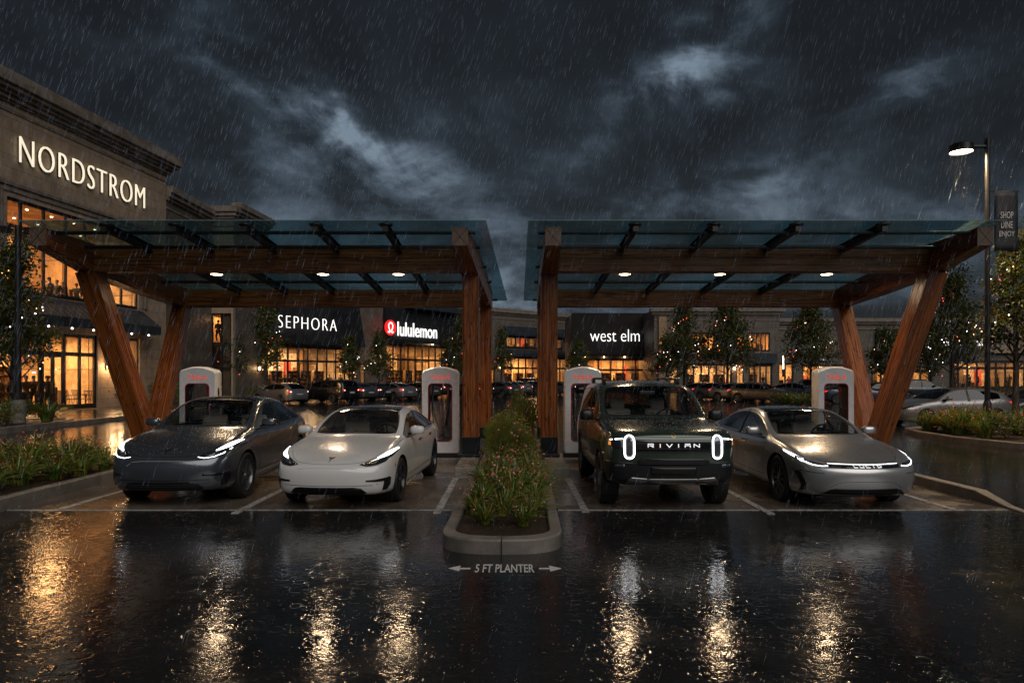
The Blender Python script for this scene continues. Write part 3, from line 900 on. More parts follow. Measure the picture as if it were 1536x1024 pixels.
# ------------------------------------------------------------------ trees
BULBW = emat('bulb_white', (1.0, 0.95, 0.85), 9)
BULBR = emat('bulb_red', (1.0, 0.10, 0.05), 6)
BULBA = emat('bulb_amber', (1.0, 0.50, 0.14), 9)
def tree(x, y, h, rw, label, nleaf=2600, lsize=0.09, bulbs=24, seed=1, base=0.1, crown0=0.28, shape=1.0, lights_label=None, red=.35):
    g = random.Random(seed)
    t = thing('tree', label, 'tree', (x, y, base), 0, 'trees of the car park')
    mb = MB()
    pts = [(0, 0, 0), (g.uniform(-.05, .05) * h * .1, 0, h * .3), (g.uniform(-.1, .1) * h * .1, g.uniform(-.05, .05), h * .62), (0, 0, h * .93)]
    mb.tube(pts, h * .014 + .03, 8, r1=.012)
    ends = []
    nl = 30
    for i in range(nl):
        f = (i + g.random()) / nl
        z0 = h * (crown0 * .75 + f * (0.90 - crown0 * .75) * .85)
        zt = min(h * .99, z0 + h * g.uniform(.12, .24))
        ft = (zt / h - crown0) / (1 - crown0)
        R_ = rw * max(.10, (math.sin(min(1, max(0, ft * 1.12 + .10)) ** .75 * math.pi)) ** .8) * g.uniform(.62, 1.08)
        a = i * 2.399 + g.uniform(-.4, .4)
        e = Vector((R_ * math.cos(a), R_ * math.sin(a), zt))
        b = Vector((0, 0, z0))
        mid = b.lerp(e, .5) + Vector((0, 0, -h * .01))
        mb.tube([b, mid, e], h * .0045 + .008, 5, r1=.005)
        for k in range(3):
            s_ = b.lerp(e, g.uniform(.45, .9))
            e2 = s_ + Vector((g.uniform(-1, 1), g.uniform(-1, 1), g.uniform(.0, 1.1))).normalized() * rw * g.uniform(.25, .45)
            mb.tube([s_, e2], .008, 4, r1=.003)
            ends.append((s_, e2))
        ends.append((mid, e))
    mb.build('trunk', BARK, t, smooth=True)
    lf = MB(); tot = len(ends)
    per = max(1, int(nleaf * 1.9) // tot)
    for (s_, e) in ends:
        cl = rw * g.uniform(.10, .20)
        for k in range(int(per * g.uniform(.4, 1.6))):
            c = s_.lerp(e, g.uniform(.1, 1.12)) + Vector((g.gauss(0, 1), g.gauss(0, 1), g.gauss(0, .8))) * cl
            if c.z < h * crown0 * .8: c.z = h * crown0 * .8 + g.random() * .2
            u = Vector((g.gauss(0, 1), g.gauss(0, 1), g.gauss(0, 1) - .3)).normalized()
            v = u.cross(Vector((g.gauss(0, 1), g.gauss(0, 1), g.gauss(0, 1)))).normalized()
            q = lsize * g.uniform(.6, 1.3)
            lf.add([c - u * q, c + v * q * .5 - u * q * .1, c + u * q, c - v * q * .5 - u * q * .1], [(0, 1, 2, 3)])
    lf.build('crown', LEAFT, t, fix=False)
    if bulbs:
        mbb = MB(); cords = []
        bulbs = int(bulbs * .8)
        for i in range(bulbs):
            f = i / bulbs
            z = h * (crown0 + .02 + f * (.80 - crown0) + g.uniform(-.02, .02))
            ft = (z / h - crown0) / (1 - crown0)
            R_ = rw * max(.12, (math.sin(min(1, max(0, ft * 1.1 + .1)) ** .75 * math.pi)) ** .8) * g.uniform(.55, 1.02)
            a = f * 11 + g.uniform(-.5, .5)
            c = Vector((R_ * math.cos(a), R_ * math.sin(a), z))
            m_ = 1 if g.random() < red else (2 if g.random() < .35 else 0)
            mbb.sphere(c, .011 + lsize * .125, 6, 4, m_)
            cords.append(c)
        mbb.tube(cords, .006, 3, 3)
        o = mbb.build('string_lights', [BULBW, BULBR, BULBA, BLACK])
        o.location = (x, y, base)
        tag(o, lights_label or ('bulbs in the ' + label), 'string lights', 'string lights in the trees')
    return t
TR = [ # px of trunk, depth, top px, half width px, label, leaves, leafsize, bulbs
 (20, 29.5, 352, 58, 'dark tree at the far left in front of the big store', 5200, .085, 46, .22),
 (388, 60, 436, 42, 'broad tree left of the white cosmetics shop sign', 3600, .13, 36, .24),
 (350, 56, 486, 22, 'slim small tree beside the tall lit stair window', 1500, .11, 12, .3),
 (524, 73, 500, 18, 'narrow tree between the first two shop fronts', 1800, .13, 20, .26),
 (568, 76, 500, 25, 'small round tree under the red round emblem', 1800, .13, 20, .24),
 (672, 80, 508, 18, 'bushy tree right of the second shop front', 1700, .13, 14, .24),
 (693, 77, 478, 27, 'pointed tree right behind the left inner column', 1900, .13, 18, .24),
 (752, 92, 494, 20, 'slender dark tree in the gap between the canopies', 1500, .15, 12, .24),
 (868, 86, 512, 24, 'faint tree under the dark shop gable left of its sign', 1400, .14, 9, .24),
 (1000, 74, 505, 26, 'low tree beside the amber pilaster', 1800, .13, 18, .24),
 (1026, 66, 452, 36, 'tall tree with many white bulbs right of the dark gable', 3400, .125, 44, .24),
 (1091, 63, 447, 44, 'tallest broad tree before the two-storey shop', 4000, .125, 48, .25),
 (1216, 62, 455, 40, 'tall tree before the long low shop block', 3600, .125, 40, .27),
 (1330, 70, 492, 34, 'dim tree seen between the right V-shaped legs', 2000, .14, 16, .22),
 (1397, 60, 480, 28, 'small forked tree just right of the right V-shaped legs', 1700, .12, 24, .24),
 (1428, 46, 402, 48, 'tall wispy tree left of the lamp post', 4200, .10, 44, .24),
 (1523, 24.2, 352, 56, 'young tree with thin trunk at the right edge', 4200, .070, 34, .40),
]
for i, (px, d, top, hw, lab, nl, ls, bl, c0) in enumerate(TR):
    X = (px - 768) * d / F
    h = CAMH + (HY - top) * d / F
    tree(X, d, h, hw * d / F, lab, nl, ls, bl, 100 + i, 0.13, c0)

# hedges and low shrubs by the buildings
for x, y, r_, wh in ((-.28, 10.5, .22, 'left of the front clumps'), (.28, 11.4, .24, 'right of the middle clumps'), (-.22, 12.0, .26, 'left of the rear clumps'), (.2, 13.2, .30, 'just before the tall mound')):
    shrub(x + .0, y, .12, r_ * 1.25, r_ * 1.3, r_, 1500, .024, 'small rounded leafy shrub with tiny blossoms in the centre planter, ' + wh, False, 30)
for x, y, r_, wh in ((-8.5, 13.9, .34, 'nearest the grey car'), (-9.7, 13.0, .36, 'in the middle'), (-9.2, 11.6, .26, 'near its front kerb'), (-10.6, 13.4, .40, 'towards the frame edge')):
    shrub(x, y, .14, r_ * 1.4, r_ * 1.3, r_, 1800, .028, 'rounded shrub with tiny blossoms in the left bed, ' + wh, False, 34)
for x, y, r_, wh in ((14.6, 20.6, .42, 'at its left tip'), (16.6, 19.6, .42, 'before the lamp base'), (18.4, 19.4, .42, 'right of the lamp base'), (14.7, 23.4, .40, 'left of the lamp base'), (17.2, 22.4, .45, 'under the young tree')):
    shrub(x, y, .14, r_ * 1.6, r_ * 1.4, r_, 1600, .04, 'rounded flowering shrub in the bed round the lamp post, ' + wh, False, 30)
def hedge(px, py, d, wpx, hpx, label, n=1500):
    X = (px - 768) * d / F
    hh = hpx * d / F / 2; ww = wpx * d / F / 2
    shrub(X, d, 0.1, ww, .7, hh, n, .07, label, False, 0, 'hedges along the shops', 'hedge', 'hedge')
for a in [(395, 0, 57, 90, 22, 'long low hedge before the cosmetics shop', 1800), (452, 0, 62, 40, 16, 'short hedge behind the dark parked wagon', 900), (1195, 0, 44, 84, 22, 'yellow-green hedge behind the silver sedan', 2600),
          (705, 0, 70, 34, 22, 'small round hedge seen through the charger arch', 900), (900, 0, 66, 44, 24, 'dark hedge seen behind the second charger', 900), (1090, 0, 70, 130, 18, 'long dark hedge before the two-storey shop', 1800),
          (1470, 0, 62, 130, 20, 'dark hedge before the shops at the far right', 1800), (250, 0, 46, 60, 38, 'dark shrub beside the big store corner', 1600), (1275, 0, 60, 70, 20, 'hedge behind the right end charger', 1000)]:
    hedge(*a)
for x, y, r_, h_ in ((-18.6, 25.2, .75, .55), (-20.6, 25.5, .9, .65), (-21.8, 27.5, .9, .6), (-19.3, 27.6, .7, .5)):
    shrub(x, y, .15, r_, r_, h_, 1500, .05, 'dense dark shrub with red berries at the foot of the left tree', False, 14, 'shrubs beside the plaza')

# fallen leaves and petals, plus orange flecks imitating glints on the wet ground
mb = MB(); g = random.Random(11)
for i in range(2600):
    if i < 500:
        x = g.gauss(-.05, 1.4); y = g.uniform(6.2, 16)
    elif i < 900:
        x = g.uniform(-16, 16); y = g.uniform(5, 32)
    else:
        x = g.uniform(-9, 9); y = g.uniform(4.2, 13)  # extra flecks, coloured as sparkle on the asphalt
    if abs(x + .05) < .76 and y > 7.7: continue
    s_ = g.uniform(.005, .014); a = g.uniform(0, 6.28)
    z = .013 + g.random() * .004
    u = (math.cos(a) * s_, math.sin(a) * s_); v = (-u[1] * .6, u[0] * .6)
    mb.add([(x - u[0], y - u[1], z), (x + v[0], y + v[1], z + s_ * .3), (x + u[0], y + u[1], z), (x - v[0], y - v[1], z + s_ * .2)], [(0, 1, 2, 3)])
o = mb.build('leaves_and_glint_flecks', leaf_mat('leaf_and_glint_fleck', [(.35, .10, .03), (.5, .2, .05), (.25, .05, .02), (.45, .16, .08), (.3, .12, .03)], .35, .1), fix=False)
tag(o, 'tiny orange and red fallen leaves and painted glints strewn over the wet paving', 'fallen leaves', kind='stuff')

# ------------------------------------------------------------------ canopies
GLEDGE = pmat('glass_edge', (.16, .27, .28), .2)
def glass_z(d): return 4.955 - 0.0665 * (d - 13.3)
def canopy(sg, XO, XI, glass_o, glass_i, rafters, lamps, label, side):
    t = thing('timber_canopy', label, 'canopy', (0, 0, 0))
    def arm(xs):
        mb = MB()
        for_secs = [(13.45, 4.49, 4.84, .15), (15.3, 4.20, 4.84, .19), (17.6, 4.06, 4.66, .19), (20.55, 3.94, 4.46, .17)]
        secs = []
        for i, (d, zb, zt, hw) in enumerate(for_secs):
            f = (d - 13.45) / 7.1
            x = xs[0] + (xs[1] - xs[0]) * f
            secs.append(((x, d, (zb + zt) / 2), (hw, 0, 0), (0, 0, (zt - zb) / 2)))
        loft_beam(mb, secs)
        o = mb.build('arm', WOOD, t); weld(o)
        b = o.modifiers.new('bevel', 'BEVEL'); b.width = .014; b.segments = 1; b.limit_method = 'ANGLE'
        mb = MB()
        x = xs[0]
        mb.box(x - .156, x + .156, 13.425, 13.447, 4.486, 4.848)
        pl = mb.build('end_cap', ENDGR, o, bevel=.008)
        mb = MB()
        strokes(mb, [(x - .14, 4.50, x + .14, 4.83), (x - .14, 4.83, x + .14, 4.50)], .011, 13.42, 13.43)
        mb.build('cap_groove', BLACK, o)
    arm(XO); arm(XI)
    def xat(xs, d): return xs[0] + (xs[1] - xs[0]) * (d - 13.45) / 7.1
    # purlins
    a = xat(XO, 15.25) + sg * -.18; b = xat(XI, 15.25) + sg * .17
    beam('purlin', (a, 15.25, 4.525), (b, 15.25, 4.525), .34, .57, t, side=(0, 1, 0))
    a = xat(XO, 20.15) + sg * -.16; b = xat(XI, 20.15) + sg * .16
    beam('purlin', (a, 20.15, 4.205), (b, 20.15, 4.205), .32, .49, t, side=(0, 1, 0))
    # V legs at the outer end
    foot = (sg * 8.50, 16.75, .05)
    beam('leg', (sg * 8.48, 16.55, .05), (xat(XO, 15.35), 15.25, 4.30), .42, .42, t, side=(1, 0, 0))
    beam('leg', (sg * 8.80, 17.0, .05), (xat(XO, 20.1), 20.15, 4.05), .40, .40, t, side=(1, 0, 0))
    mb = MB(); mb.box(foot[0] - .36, foot[0] + .36, 16.2, 17.35, -.1, .16); mb.build('steel_shoe', STEEL, t, bevel=.01)
    # inner columns with steel shoes on a concrete footing
    xc = xat(XI, 15.7)
    beam('column', (xc, 15.7, .62), (xc, 15.55, 4.24), .36, .36, t, side=(1, 0, 0))
    xr = xat(XI, 20.2)
    beam('column', (xr, 20.2, .5), (xr, 20.2, 4.0), .32, .34, t, side=(1, 0, 0))
    mb = MB()
    mb.box(xc - .19, xc + .19, 15.5, 15.9, .27, .64); mb.box(xc - .27, xc + .22, 15.3, 16.0, .212, .275)
    mb.build('steel_shoe', STEEL, t, bevel=.008); mb = MB()
    mb.box(xr - .17, xr + .17, 20.0, 20.4, .19, .52)
    mb.build('steel_shoe', STEEL, t, bevel=.008)
    mb = MB()
    px0, px1 = (sg * .70, sg * 1.12)
    mb.box(min(px0, px1) , max(px0, px1) , 13.6, 16.3, -.1, .212)
    mb.build('footing', KERB, t, bevel=.02)
    # steel rafters under the glass
    for x in rafters:
        mb = MB()
        y0, y1 = 13.36, 21.9
        n = 1
        z0, z1 = glass_z(y0) - .03, glass_z(y1) - .03
        hw = .045
        for (hx, dt, db) in ((.055, 0, .02), (.018, .02, .15), (.05, .15, .165)):
            vs = [(x - hx, y0, z0 - dt), (x + hx, y0, z0 - dt), (x + hx, y0, z0 - db), (x - hx, y0, z0 - db),
                  (x - hx, y1, z1 - dt), (x + hx, y1, z1 - dt), (x + hx, y1, z1 - db), (x - hx, y1, z1 - db)]
            mb.add(vs, [(0, 1, 2, 3), (7, 6, 5, 4), (0, 4, 5, 1), (1, 5, 6, 2), (2, 6, 7, 3), (3, 7, 4, 0)])
        rf = mb.build('rafter', STEEL, t)
        mb = MB()
        zc = glass_z(13.5)
        mb.lathe([(0, -.10), (.09, -.10), (.135, -.065), (.135, -.045), (.03, -.035), (.03, .0), (0, .0)], n=16, c=(x, 13.42, zc))
        mb.box(x - .05, x + .05, 13.32, 13.5, zc - .20, zc - .10)
        mb.build('glass_clamp', BLACK, rf, smooth=True)
    # cross rails
    for d in (13.62, 14.75, 16.6, 18.4, 21.1):
        mb = MB()
        z = glass_z(d) - .16
        ex = .28 if d > 13 else 0
        x0, x1 = xat(XO, d), xat(XI, d) - sg * ex * 1.0
        mb.cyl((x0, d, z), (x1, d, z), .036, n=8)
        mb.build('cross_rail', STEEL, t, smooth=True)
    # glass panes
    def gx(d, io):
        f = (d - 13.3) / 8.8
        return io[0] + (io[1] - io[0]) * f
    cuts = sorted(rafters, key=lambda v: v * sg)
    edges = [('i', None)] + [('r', x) for x in cuts] + [('o', None)]
    rows = [13.3, 15.6, 17.8, 20.0, 22.1]
    for i in range(len(edges) - 1):
        for j in range(4):
            d0, d1 = rows[j] + .004, rows[j + 1] - .004
            def ex(e, d):
                return gx(d, glass_i) if e[0] == 'i' else (gx(d, glass_o) if e[0] == 'o' else e[1])
            q = []
            for d in (d0, d1):
                xa, xb = ex(edges[i], d), ex(edges[i + 1], d)
                q.append((xa + sg * .006, xb - sg * .006))
            zt = lambda d, k: glass_z(d) - .012 * k
            vs = [(q[0][0], d0, zt(d0, 0)), (q[0][1], d0, zt(d0, 0)), (q[1][1], d1, zt(d1, 0)), (q[1][0], d1, zt(d1, 0)),
                  (q[0][0], d0, zt(d0, 1)), (q[0][1], d0, zt(d0, 1)), (q[1][1], d1, zt(d1, 1)), (q[1][0], d1, zt(d1, 1))]
            mb = MB(); mb.add(vs, [(0, 1, 2, 3), (4, 5, 6, 7)], 0); mb.add(vs, [(0, 1, 5, 4), (1, 2, 6, 5), (2, 3, 7, 6), (3, 0, 4, 7)], 1)
            weld(mb.build('glass_pane', [ROOFGL, GLEDGE], t))
    # orange flecks that paint warm reflections onto the glass
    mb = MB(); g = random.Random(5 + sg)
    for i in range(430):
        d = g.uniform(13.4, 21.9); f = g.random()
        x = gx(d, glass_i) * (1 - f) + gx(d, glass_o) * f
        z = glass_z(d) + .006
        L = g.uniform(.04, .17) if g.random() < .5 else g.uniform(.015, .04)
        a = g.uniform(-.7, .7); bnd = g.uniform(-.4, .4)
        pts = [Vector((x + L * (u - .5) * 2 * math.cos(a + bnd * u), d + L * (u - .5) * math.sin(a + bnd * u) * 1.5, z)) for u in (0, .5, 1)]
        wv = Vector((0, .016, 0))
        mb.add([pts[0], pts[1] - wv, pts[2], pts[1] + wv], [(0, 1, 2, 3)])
    o = mb.build('painted_reflections', leaf_mat('painted_reflection', [(.75, .34, .10), (.85, .46, .16), (.6, .26, .08)], .3, .75), fix=False)
    tag(o, 'orange flecks painted as reflections on the glass roof of the ' + side + ' canopy', 'fallen leaves', kind='stuff')
    # pendant puck lights
    for i, (x, nm) in enumerate(lamps):
        d = 16.9; z = 4.44
        L = thing('canopy_light', nm, 'ceiling light', (x, d, z), 0, 'round lights under the canopies')
        mb = MB(); mb.lathe([(0, .05), (.12, .05), (.15, .03), (.15, 0), (.135, -.004)], n=24); mb.cyl((0, 0, .05), (0, -.3, .27), .014, n=6)
        mb.build('housing', BLACK, L, smooth=True)
        mb = MB(); mb.lathe([(0, -.014), (.10, -.012), (.133, -.003)], n=24)
        mb.build('lens', LAMPW, L, smooth='all')
        ld = bpy.data.lights.new('canopy_lamp', 'AREA'); ld.shape = 'DISK'; ld.size = .30
        ld.energy = 32; ld.color = (1, .70, .42); ld.spread = R(165)
        lo_ = bpy.data.objects.new('canopy_lamp', ld); COL.objects.link(lo_); lo_.parent = L; lo_.location = (0, 0, -.025)
    return t
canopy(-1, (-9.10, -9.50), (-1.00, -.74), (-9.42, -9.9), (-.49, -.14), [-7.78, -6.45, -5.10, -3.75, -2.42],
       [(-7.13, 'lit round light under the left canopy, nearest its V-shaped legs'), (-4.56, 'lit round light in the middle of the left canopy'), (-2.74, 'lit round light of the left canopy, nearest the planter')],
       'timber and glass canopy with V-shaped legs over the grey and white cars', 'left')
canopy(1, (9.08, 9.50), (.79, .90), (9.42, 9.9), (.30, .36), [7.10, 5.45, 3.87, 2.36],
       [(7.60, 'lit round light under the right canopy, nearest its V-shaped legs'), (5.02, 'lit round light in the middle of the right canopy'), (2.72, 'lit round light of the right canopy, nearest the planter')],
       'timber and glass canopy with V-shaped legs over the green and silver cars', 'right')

# ------------------------------------------------------------------ charging posts
CHW = pmat('charger_white', (0.82, 0.815, 0.81), 0.28, coat=0.5, var=.06)
CHRED = pmat('charger_red', (0.60, 0.012, 0.012), 0.3)
CHLOGO = emat('charger_letter_red', (0.9, 0.06, 0.02), 0.55)
LET = {'T': [(0, 1, .6, 1), (.3, 1, .3, 0)], 'E': [(.02, 1, .55, 1), (.02, .5, .55, .5), (.02, 0, .55, 0)], 'S': [(.55, 1, .05, 1), (.05, 1, .05, .5), (.05, .5, .55, .5), (.55, .5, .55, 0), (.55, 0, .05, 0)],
       'L': [(.05, 1, .05, 0), (.05, 0, .55, 0)], 'A': [(.02, 1, .58, 1), (.02, .55, .58, .55), (.02, .55, .02, 0), (.58, .55, .58, 0)],
       'R': [(0, 0, 0, 1), (0, 1, .55, 1), (.55, 1, .55, .5), (.55, .5, .15, .5), (.25, .5, .58, 0)], 'I': [(.3, 0, .3, 1)], 'V': [(0, 1, .3, 0), (.3, 0, .6, 1)],
       'N': [(0, 0, 0, 1), (0, 1, .6, 0), (.6, 0, .6, 1)], 'U': [(0, 1, 0, 0), (0, 0, .6, 0), (.6, 0, .6, 1)], 'C': [(.6, 1, 0, 1), (0, 1, 0, 0), (0, 0, .6, 0)], 'D': [(0, 0, 0, 1), (0, 1, .5, .95), (.6, .8, .6, .2), (.5, .05, 0, 0)]}
def word(mb, txt, x0, x1, z0, z1, y0, y1, wd=.014):
    n = len(txt); cell = (x1 - x0) / (n - 1 + .6)
    for i, ch in enumerate(txt):
        xa = x0 + i * cell
        strokes(mb, [(xa + a * cell, z0 + b * (z1 - z0), xa + c * cell, z0 + d * (z1 - z0)) for a, b, c, d in LET[ch]], wd, y0, y1)
def rloop(hw, z0, z1, rb, rt, arch, n=6):
    pts = []
    def arc(cx, cz, r, a0):
        for i in range(n + 1):
            a = a0 + math.pi / 2 * i / n
            pts.append((cx + r * math.cos(a), cz + r * math.sin(a)))
    arc(hw - rt, z1 - rt - arch, rt, 0)
    # arched top between the corners
    for i in range(1, 8):
        u = i / 8
        x = (hw - rt) * (1 - 2 * u)
        pts.append((x, z1 - arch + arch * (1 - (2 * u - 1) ** 2)))
    arc(-hw + rt, z1 - rt - arch, rt, math.pi / 2)
    arc(-hw + rb, z0 + rb, rb, math.pi)
    for i in range(1, 8):
        pts.append((-hw + rb + (2 * hw - 2 * rb) * i / 8, z0))
    arc(hw - rb, z0 + rb, rb, 1.5 * math.pi)
    return pts
def charger():
    t = thing('charging_post', 'x', 'charging post', (0, 0, 0), 0, 'white charging posts behind the cars')
    O = rloop(.43, .10, 2.12, .03, .11, .065); I = rloop(.285, .36, 1.73, .10, .10, .0)
    O2 = [(x * .955, .10 + (z - .10) * .985) for x, z in O]
    n = len(O); mb = MB()
    dep = .19
    rings = [([(x, -dep, z) for x, z in I]), ([(x, -dep, z) for x, z in O2]), ([(x, -dep + .035, z) for x, z in O]), ([(x, dep - .035, z) for x, z in O]), ([(x, dep, z) for x, z in O2]), ([(x, dep, z) for x, z in I])]
    vs = [p for r_ in rings for p in r_]
    for k in range(5):
        mb.add([p for r_ in rings[k:k + 2] for p in r_], [(i, (i + 1) % n, n + (i + 1) % n, n + i) for i in range(n)], 0)
    o = mb.build('shell', CHW, t); weld(o)
    o.data.polygons.foreach_set('use_smooth', [True] * len(o.data.polygons)); o.data.set_sharp_from_angle(angle=R(40))
    mb = MB()
    I2 = [(x * .955, .36 + .685 + (z - 1.045) * .978) for x, z in I]
    r_ = [[(x, -dep - .004, z) for x, z in I], [(x, -dep - .004, z) for x, z in I2], [(x, dep + .002, z) for x, z in I2], [(x, dep + .002, z) for x, z in I]]
    for k in range(3):
        mb.add(r_[k] + r_[k + 1], [(i, (i + 1) % n, n + (i + 1) % n, n + i) for i in range(n)], 0 if k != 1 else 1)
    mb.build('red_lining', [CHRED, BLACK], t, smooth=True)
    mb = MB(); mb.box(-.45, .45, -.21, .21, 0, .105); mb.build('base', BLACK, t, bevel=.01)
    mb = MB(); word(mb, 'TESLA', -.215, .215, 1.83, 1.905, -dep - .008, -dep - .002, .017); mb.build('lettering', CHLOGO, t)
    mb = MB()
    g = random.Random(4)
    mb.tube([(-.19, .05, 1.69), (-.20, 0, 1.3), (-.13, -.06, .9), (0, -.1, .62), (.12, -.08, .75), (.17, -.02, 1.15), (.17, .03, 1.5)], .017, 7)
    mb.tube([(.19, .08, 1.69), (.2, .06, 1.2), (.13, .02, .7), (.03, 0, .48)], .015, 7)
    mb.tube([(-.19, .05, 1.69), (-.215, .03, 1.2), (-.17, .02, .7), (-.08, 0, .45), (.05, -.01, .42)], .015, 7)
    mb.build('cable', BLACK, t, smooth=True)
    mb = MB(); mb.cyl((.17, .03, 1.42), (.17, .0, 1.60), .03, .022, 8); mb.box(.14, .20, -.03, .05, 1.56, 1.64)
    mb.build('plug', pmat('plug_red', (.35, .015, .012), .4), t, bevel=.006)
    mb = MB(); mb.lathe([(0, .435), (.045, .434), (.055, .425)], 'x', 14, (0, -.02, 0)); 
    for i, v in enumerate(mb.v): mb.v[i] = (v[0], v[1], 1.52 + v[2] * 2.3)
    mb.build('side_vent', BLACK, t, smooth=True)
    return t
ch = charger()
for i, (x, lab) in enumerate([(-7.36, 'white charging post with red letters behind the dark grey car'), (-1.68, 'white charging post beside the rear of the white car'),
                              (1.66, 'white charging post beside the green off-roader'), (7.58, 'white charging post behind the silver saloon')]):
    c = ch if i == 0 else copy_tree(ch)
    c.location = (x, 16.55, .09); c['label'] = lab
    mb = MB(); mb.box(x - .62, x + .5 if x > 1 else x + .52, 16.0, 17.3, -.05, .09)
    struct(mb.build('charger_plinth', KERB, bevel=.015))

# ------------------------------------------------------------------ lamp posts
t = thing('street_lamp', 'tall black lamp post with a lit round head at the right', 'street lamp', (15.62, 23.0, .13))
mb = MB(); mb.box(-.27, .27, -.27, .27, -.05, .62); mb.build('concrete_base', KERB, t, bevel=.02)
mb = MB(); mb.box(-.25, .25, -.25, .25, .62, .66); mb.lathe([(.13, .66), (.12, .95), (.09, 1.05)], n=12)
mb.tube([(0, 0, .66), (0, 0, 9.62)], .085, 10, r1=.075); mb.lathe([(.0, 9.66), (.09, 9.66), (.09, 9.3)], n=12)
mb.build('pole', BLACK, t, smooth=True)
mb = MB(); mb.tube([(0, 0, 9.38), (-.60, 0, 9.38)], .06, 8); mb.build('bracket', BLACK, t, smooth=True)
hx, hz = -.86, 9.44
mb = MB(); mb.lathe([(0, .13), (.30, .13), (.355, .09), (.36, -.14), (.34, -.15), (.33, -.10)], n=28, c=(hx, 0, hz - .1))
hd = mb.build('lamp_head', pmat('lamp_bronze', (.03, .026, .022), .35, metal=.5), t, smooth=True)
mb = MB(); mb.lathe([(0, -.15), (.2, -.145), (.325, -.115)], n=28, c=(hx, 0, hz - .1)); mb.build('lens', LAMPS, hd, smooth='all')
ld = bpy.data.lights.new('street_lamp_light', 'AREA'); ld.shape = 'DISK'; ld.size = .6; ld.energy = 480; ld.color = (1, .66, .36)
lo_ = bpy.data.objects.new('street_lamp_light', ld); COL.objects.link(lo_); lo_.parent = t; lo_.location = (hx, 0, hz - .27)
b = thing('banner', 'dark fabric banner with pale lettering on the right lamp post', 'banner', (15.62, 23.0, .13))
x0, x1, z0, z1 = .22, 1.0, 5.95, 7.93
mb = MB()
nz = 10
for side_ in (0,):
    vs = []; fs = []
    for i in range(nz + 1):
        for k in range(7):
            u = k / 6; v_ = i / nz
            vs.append((x0 + (x1 - x0) * u, -.02 + .014 * math.sin(u * 5 + v_ * 3), z0 + (z1 - z0) * v_))
    for i in range(nz):
        for k in range(6):
            a = i * 7 + k; fs.append((a, a + 1, a + 8, a + 7))
    mb.add(vs, fs)
o = mb.build('cloth', pmat('banner_cloth', (.018, .019, .022), .6, var=.2), b, smooth='all')
sd = o.modifiers.new('s', 'SOLIDIFY'); sd.thickness = .006
for z in (z0, z1):
    mb = MB(); mb.cyl((.05, 0, z), (1.06, 0, z), .018, n=8); mb.build('rod', BLACK, b, smooth=True)
BT = pmat('banner_letters', (.62, .62, .62), .5)
for s_, z in (('SHOP', 7.02), ('DINE', 6.70), ('ENJOY', 6.38)):
    o = text_obj('lettering', s_, BT, b, ((x0 + x1) / 2, -.05, z), (R(90), 0, 0), size=.3)
    fit_text(o, {'SHOP': .42, 'DINE': .38, 'ENJOY': .50}[s_], .22)
t = thing('street_lamp', 'slim dark pole with small fixtures in front of the big store', 'street lamp', (-19.05, 27.0, .15))
mb = MB(); mb.cyl((0, 0, 0), (0, 0, .95), .27, .26, 16); mb.build('concrete_base', KERB, t, bevel=.02, smooth=True)
mb = MB(); mb.lathe([(.3, .95), (.3, 1.2), (.12, 1.22), (.1, 7.6), (0, 7.62)], n=14); mb.build('pole', BLACK, t, smooth=True)
mb = MB(); mb.cyl((-.45, 0, 7.5), (.45, 0, 7.45), .03, n=6); mb.box(-.62, -.35, -.12, .12, 7.35, 7.6); mb.box(.28, .52, -.12, .12, 7.3, 7.55); mb.build('fixture', BLACK, t, bevel=.02)
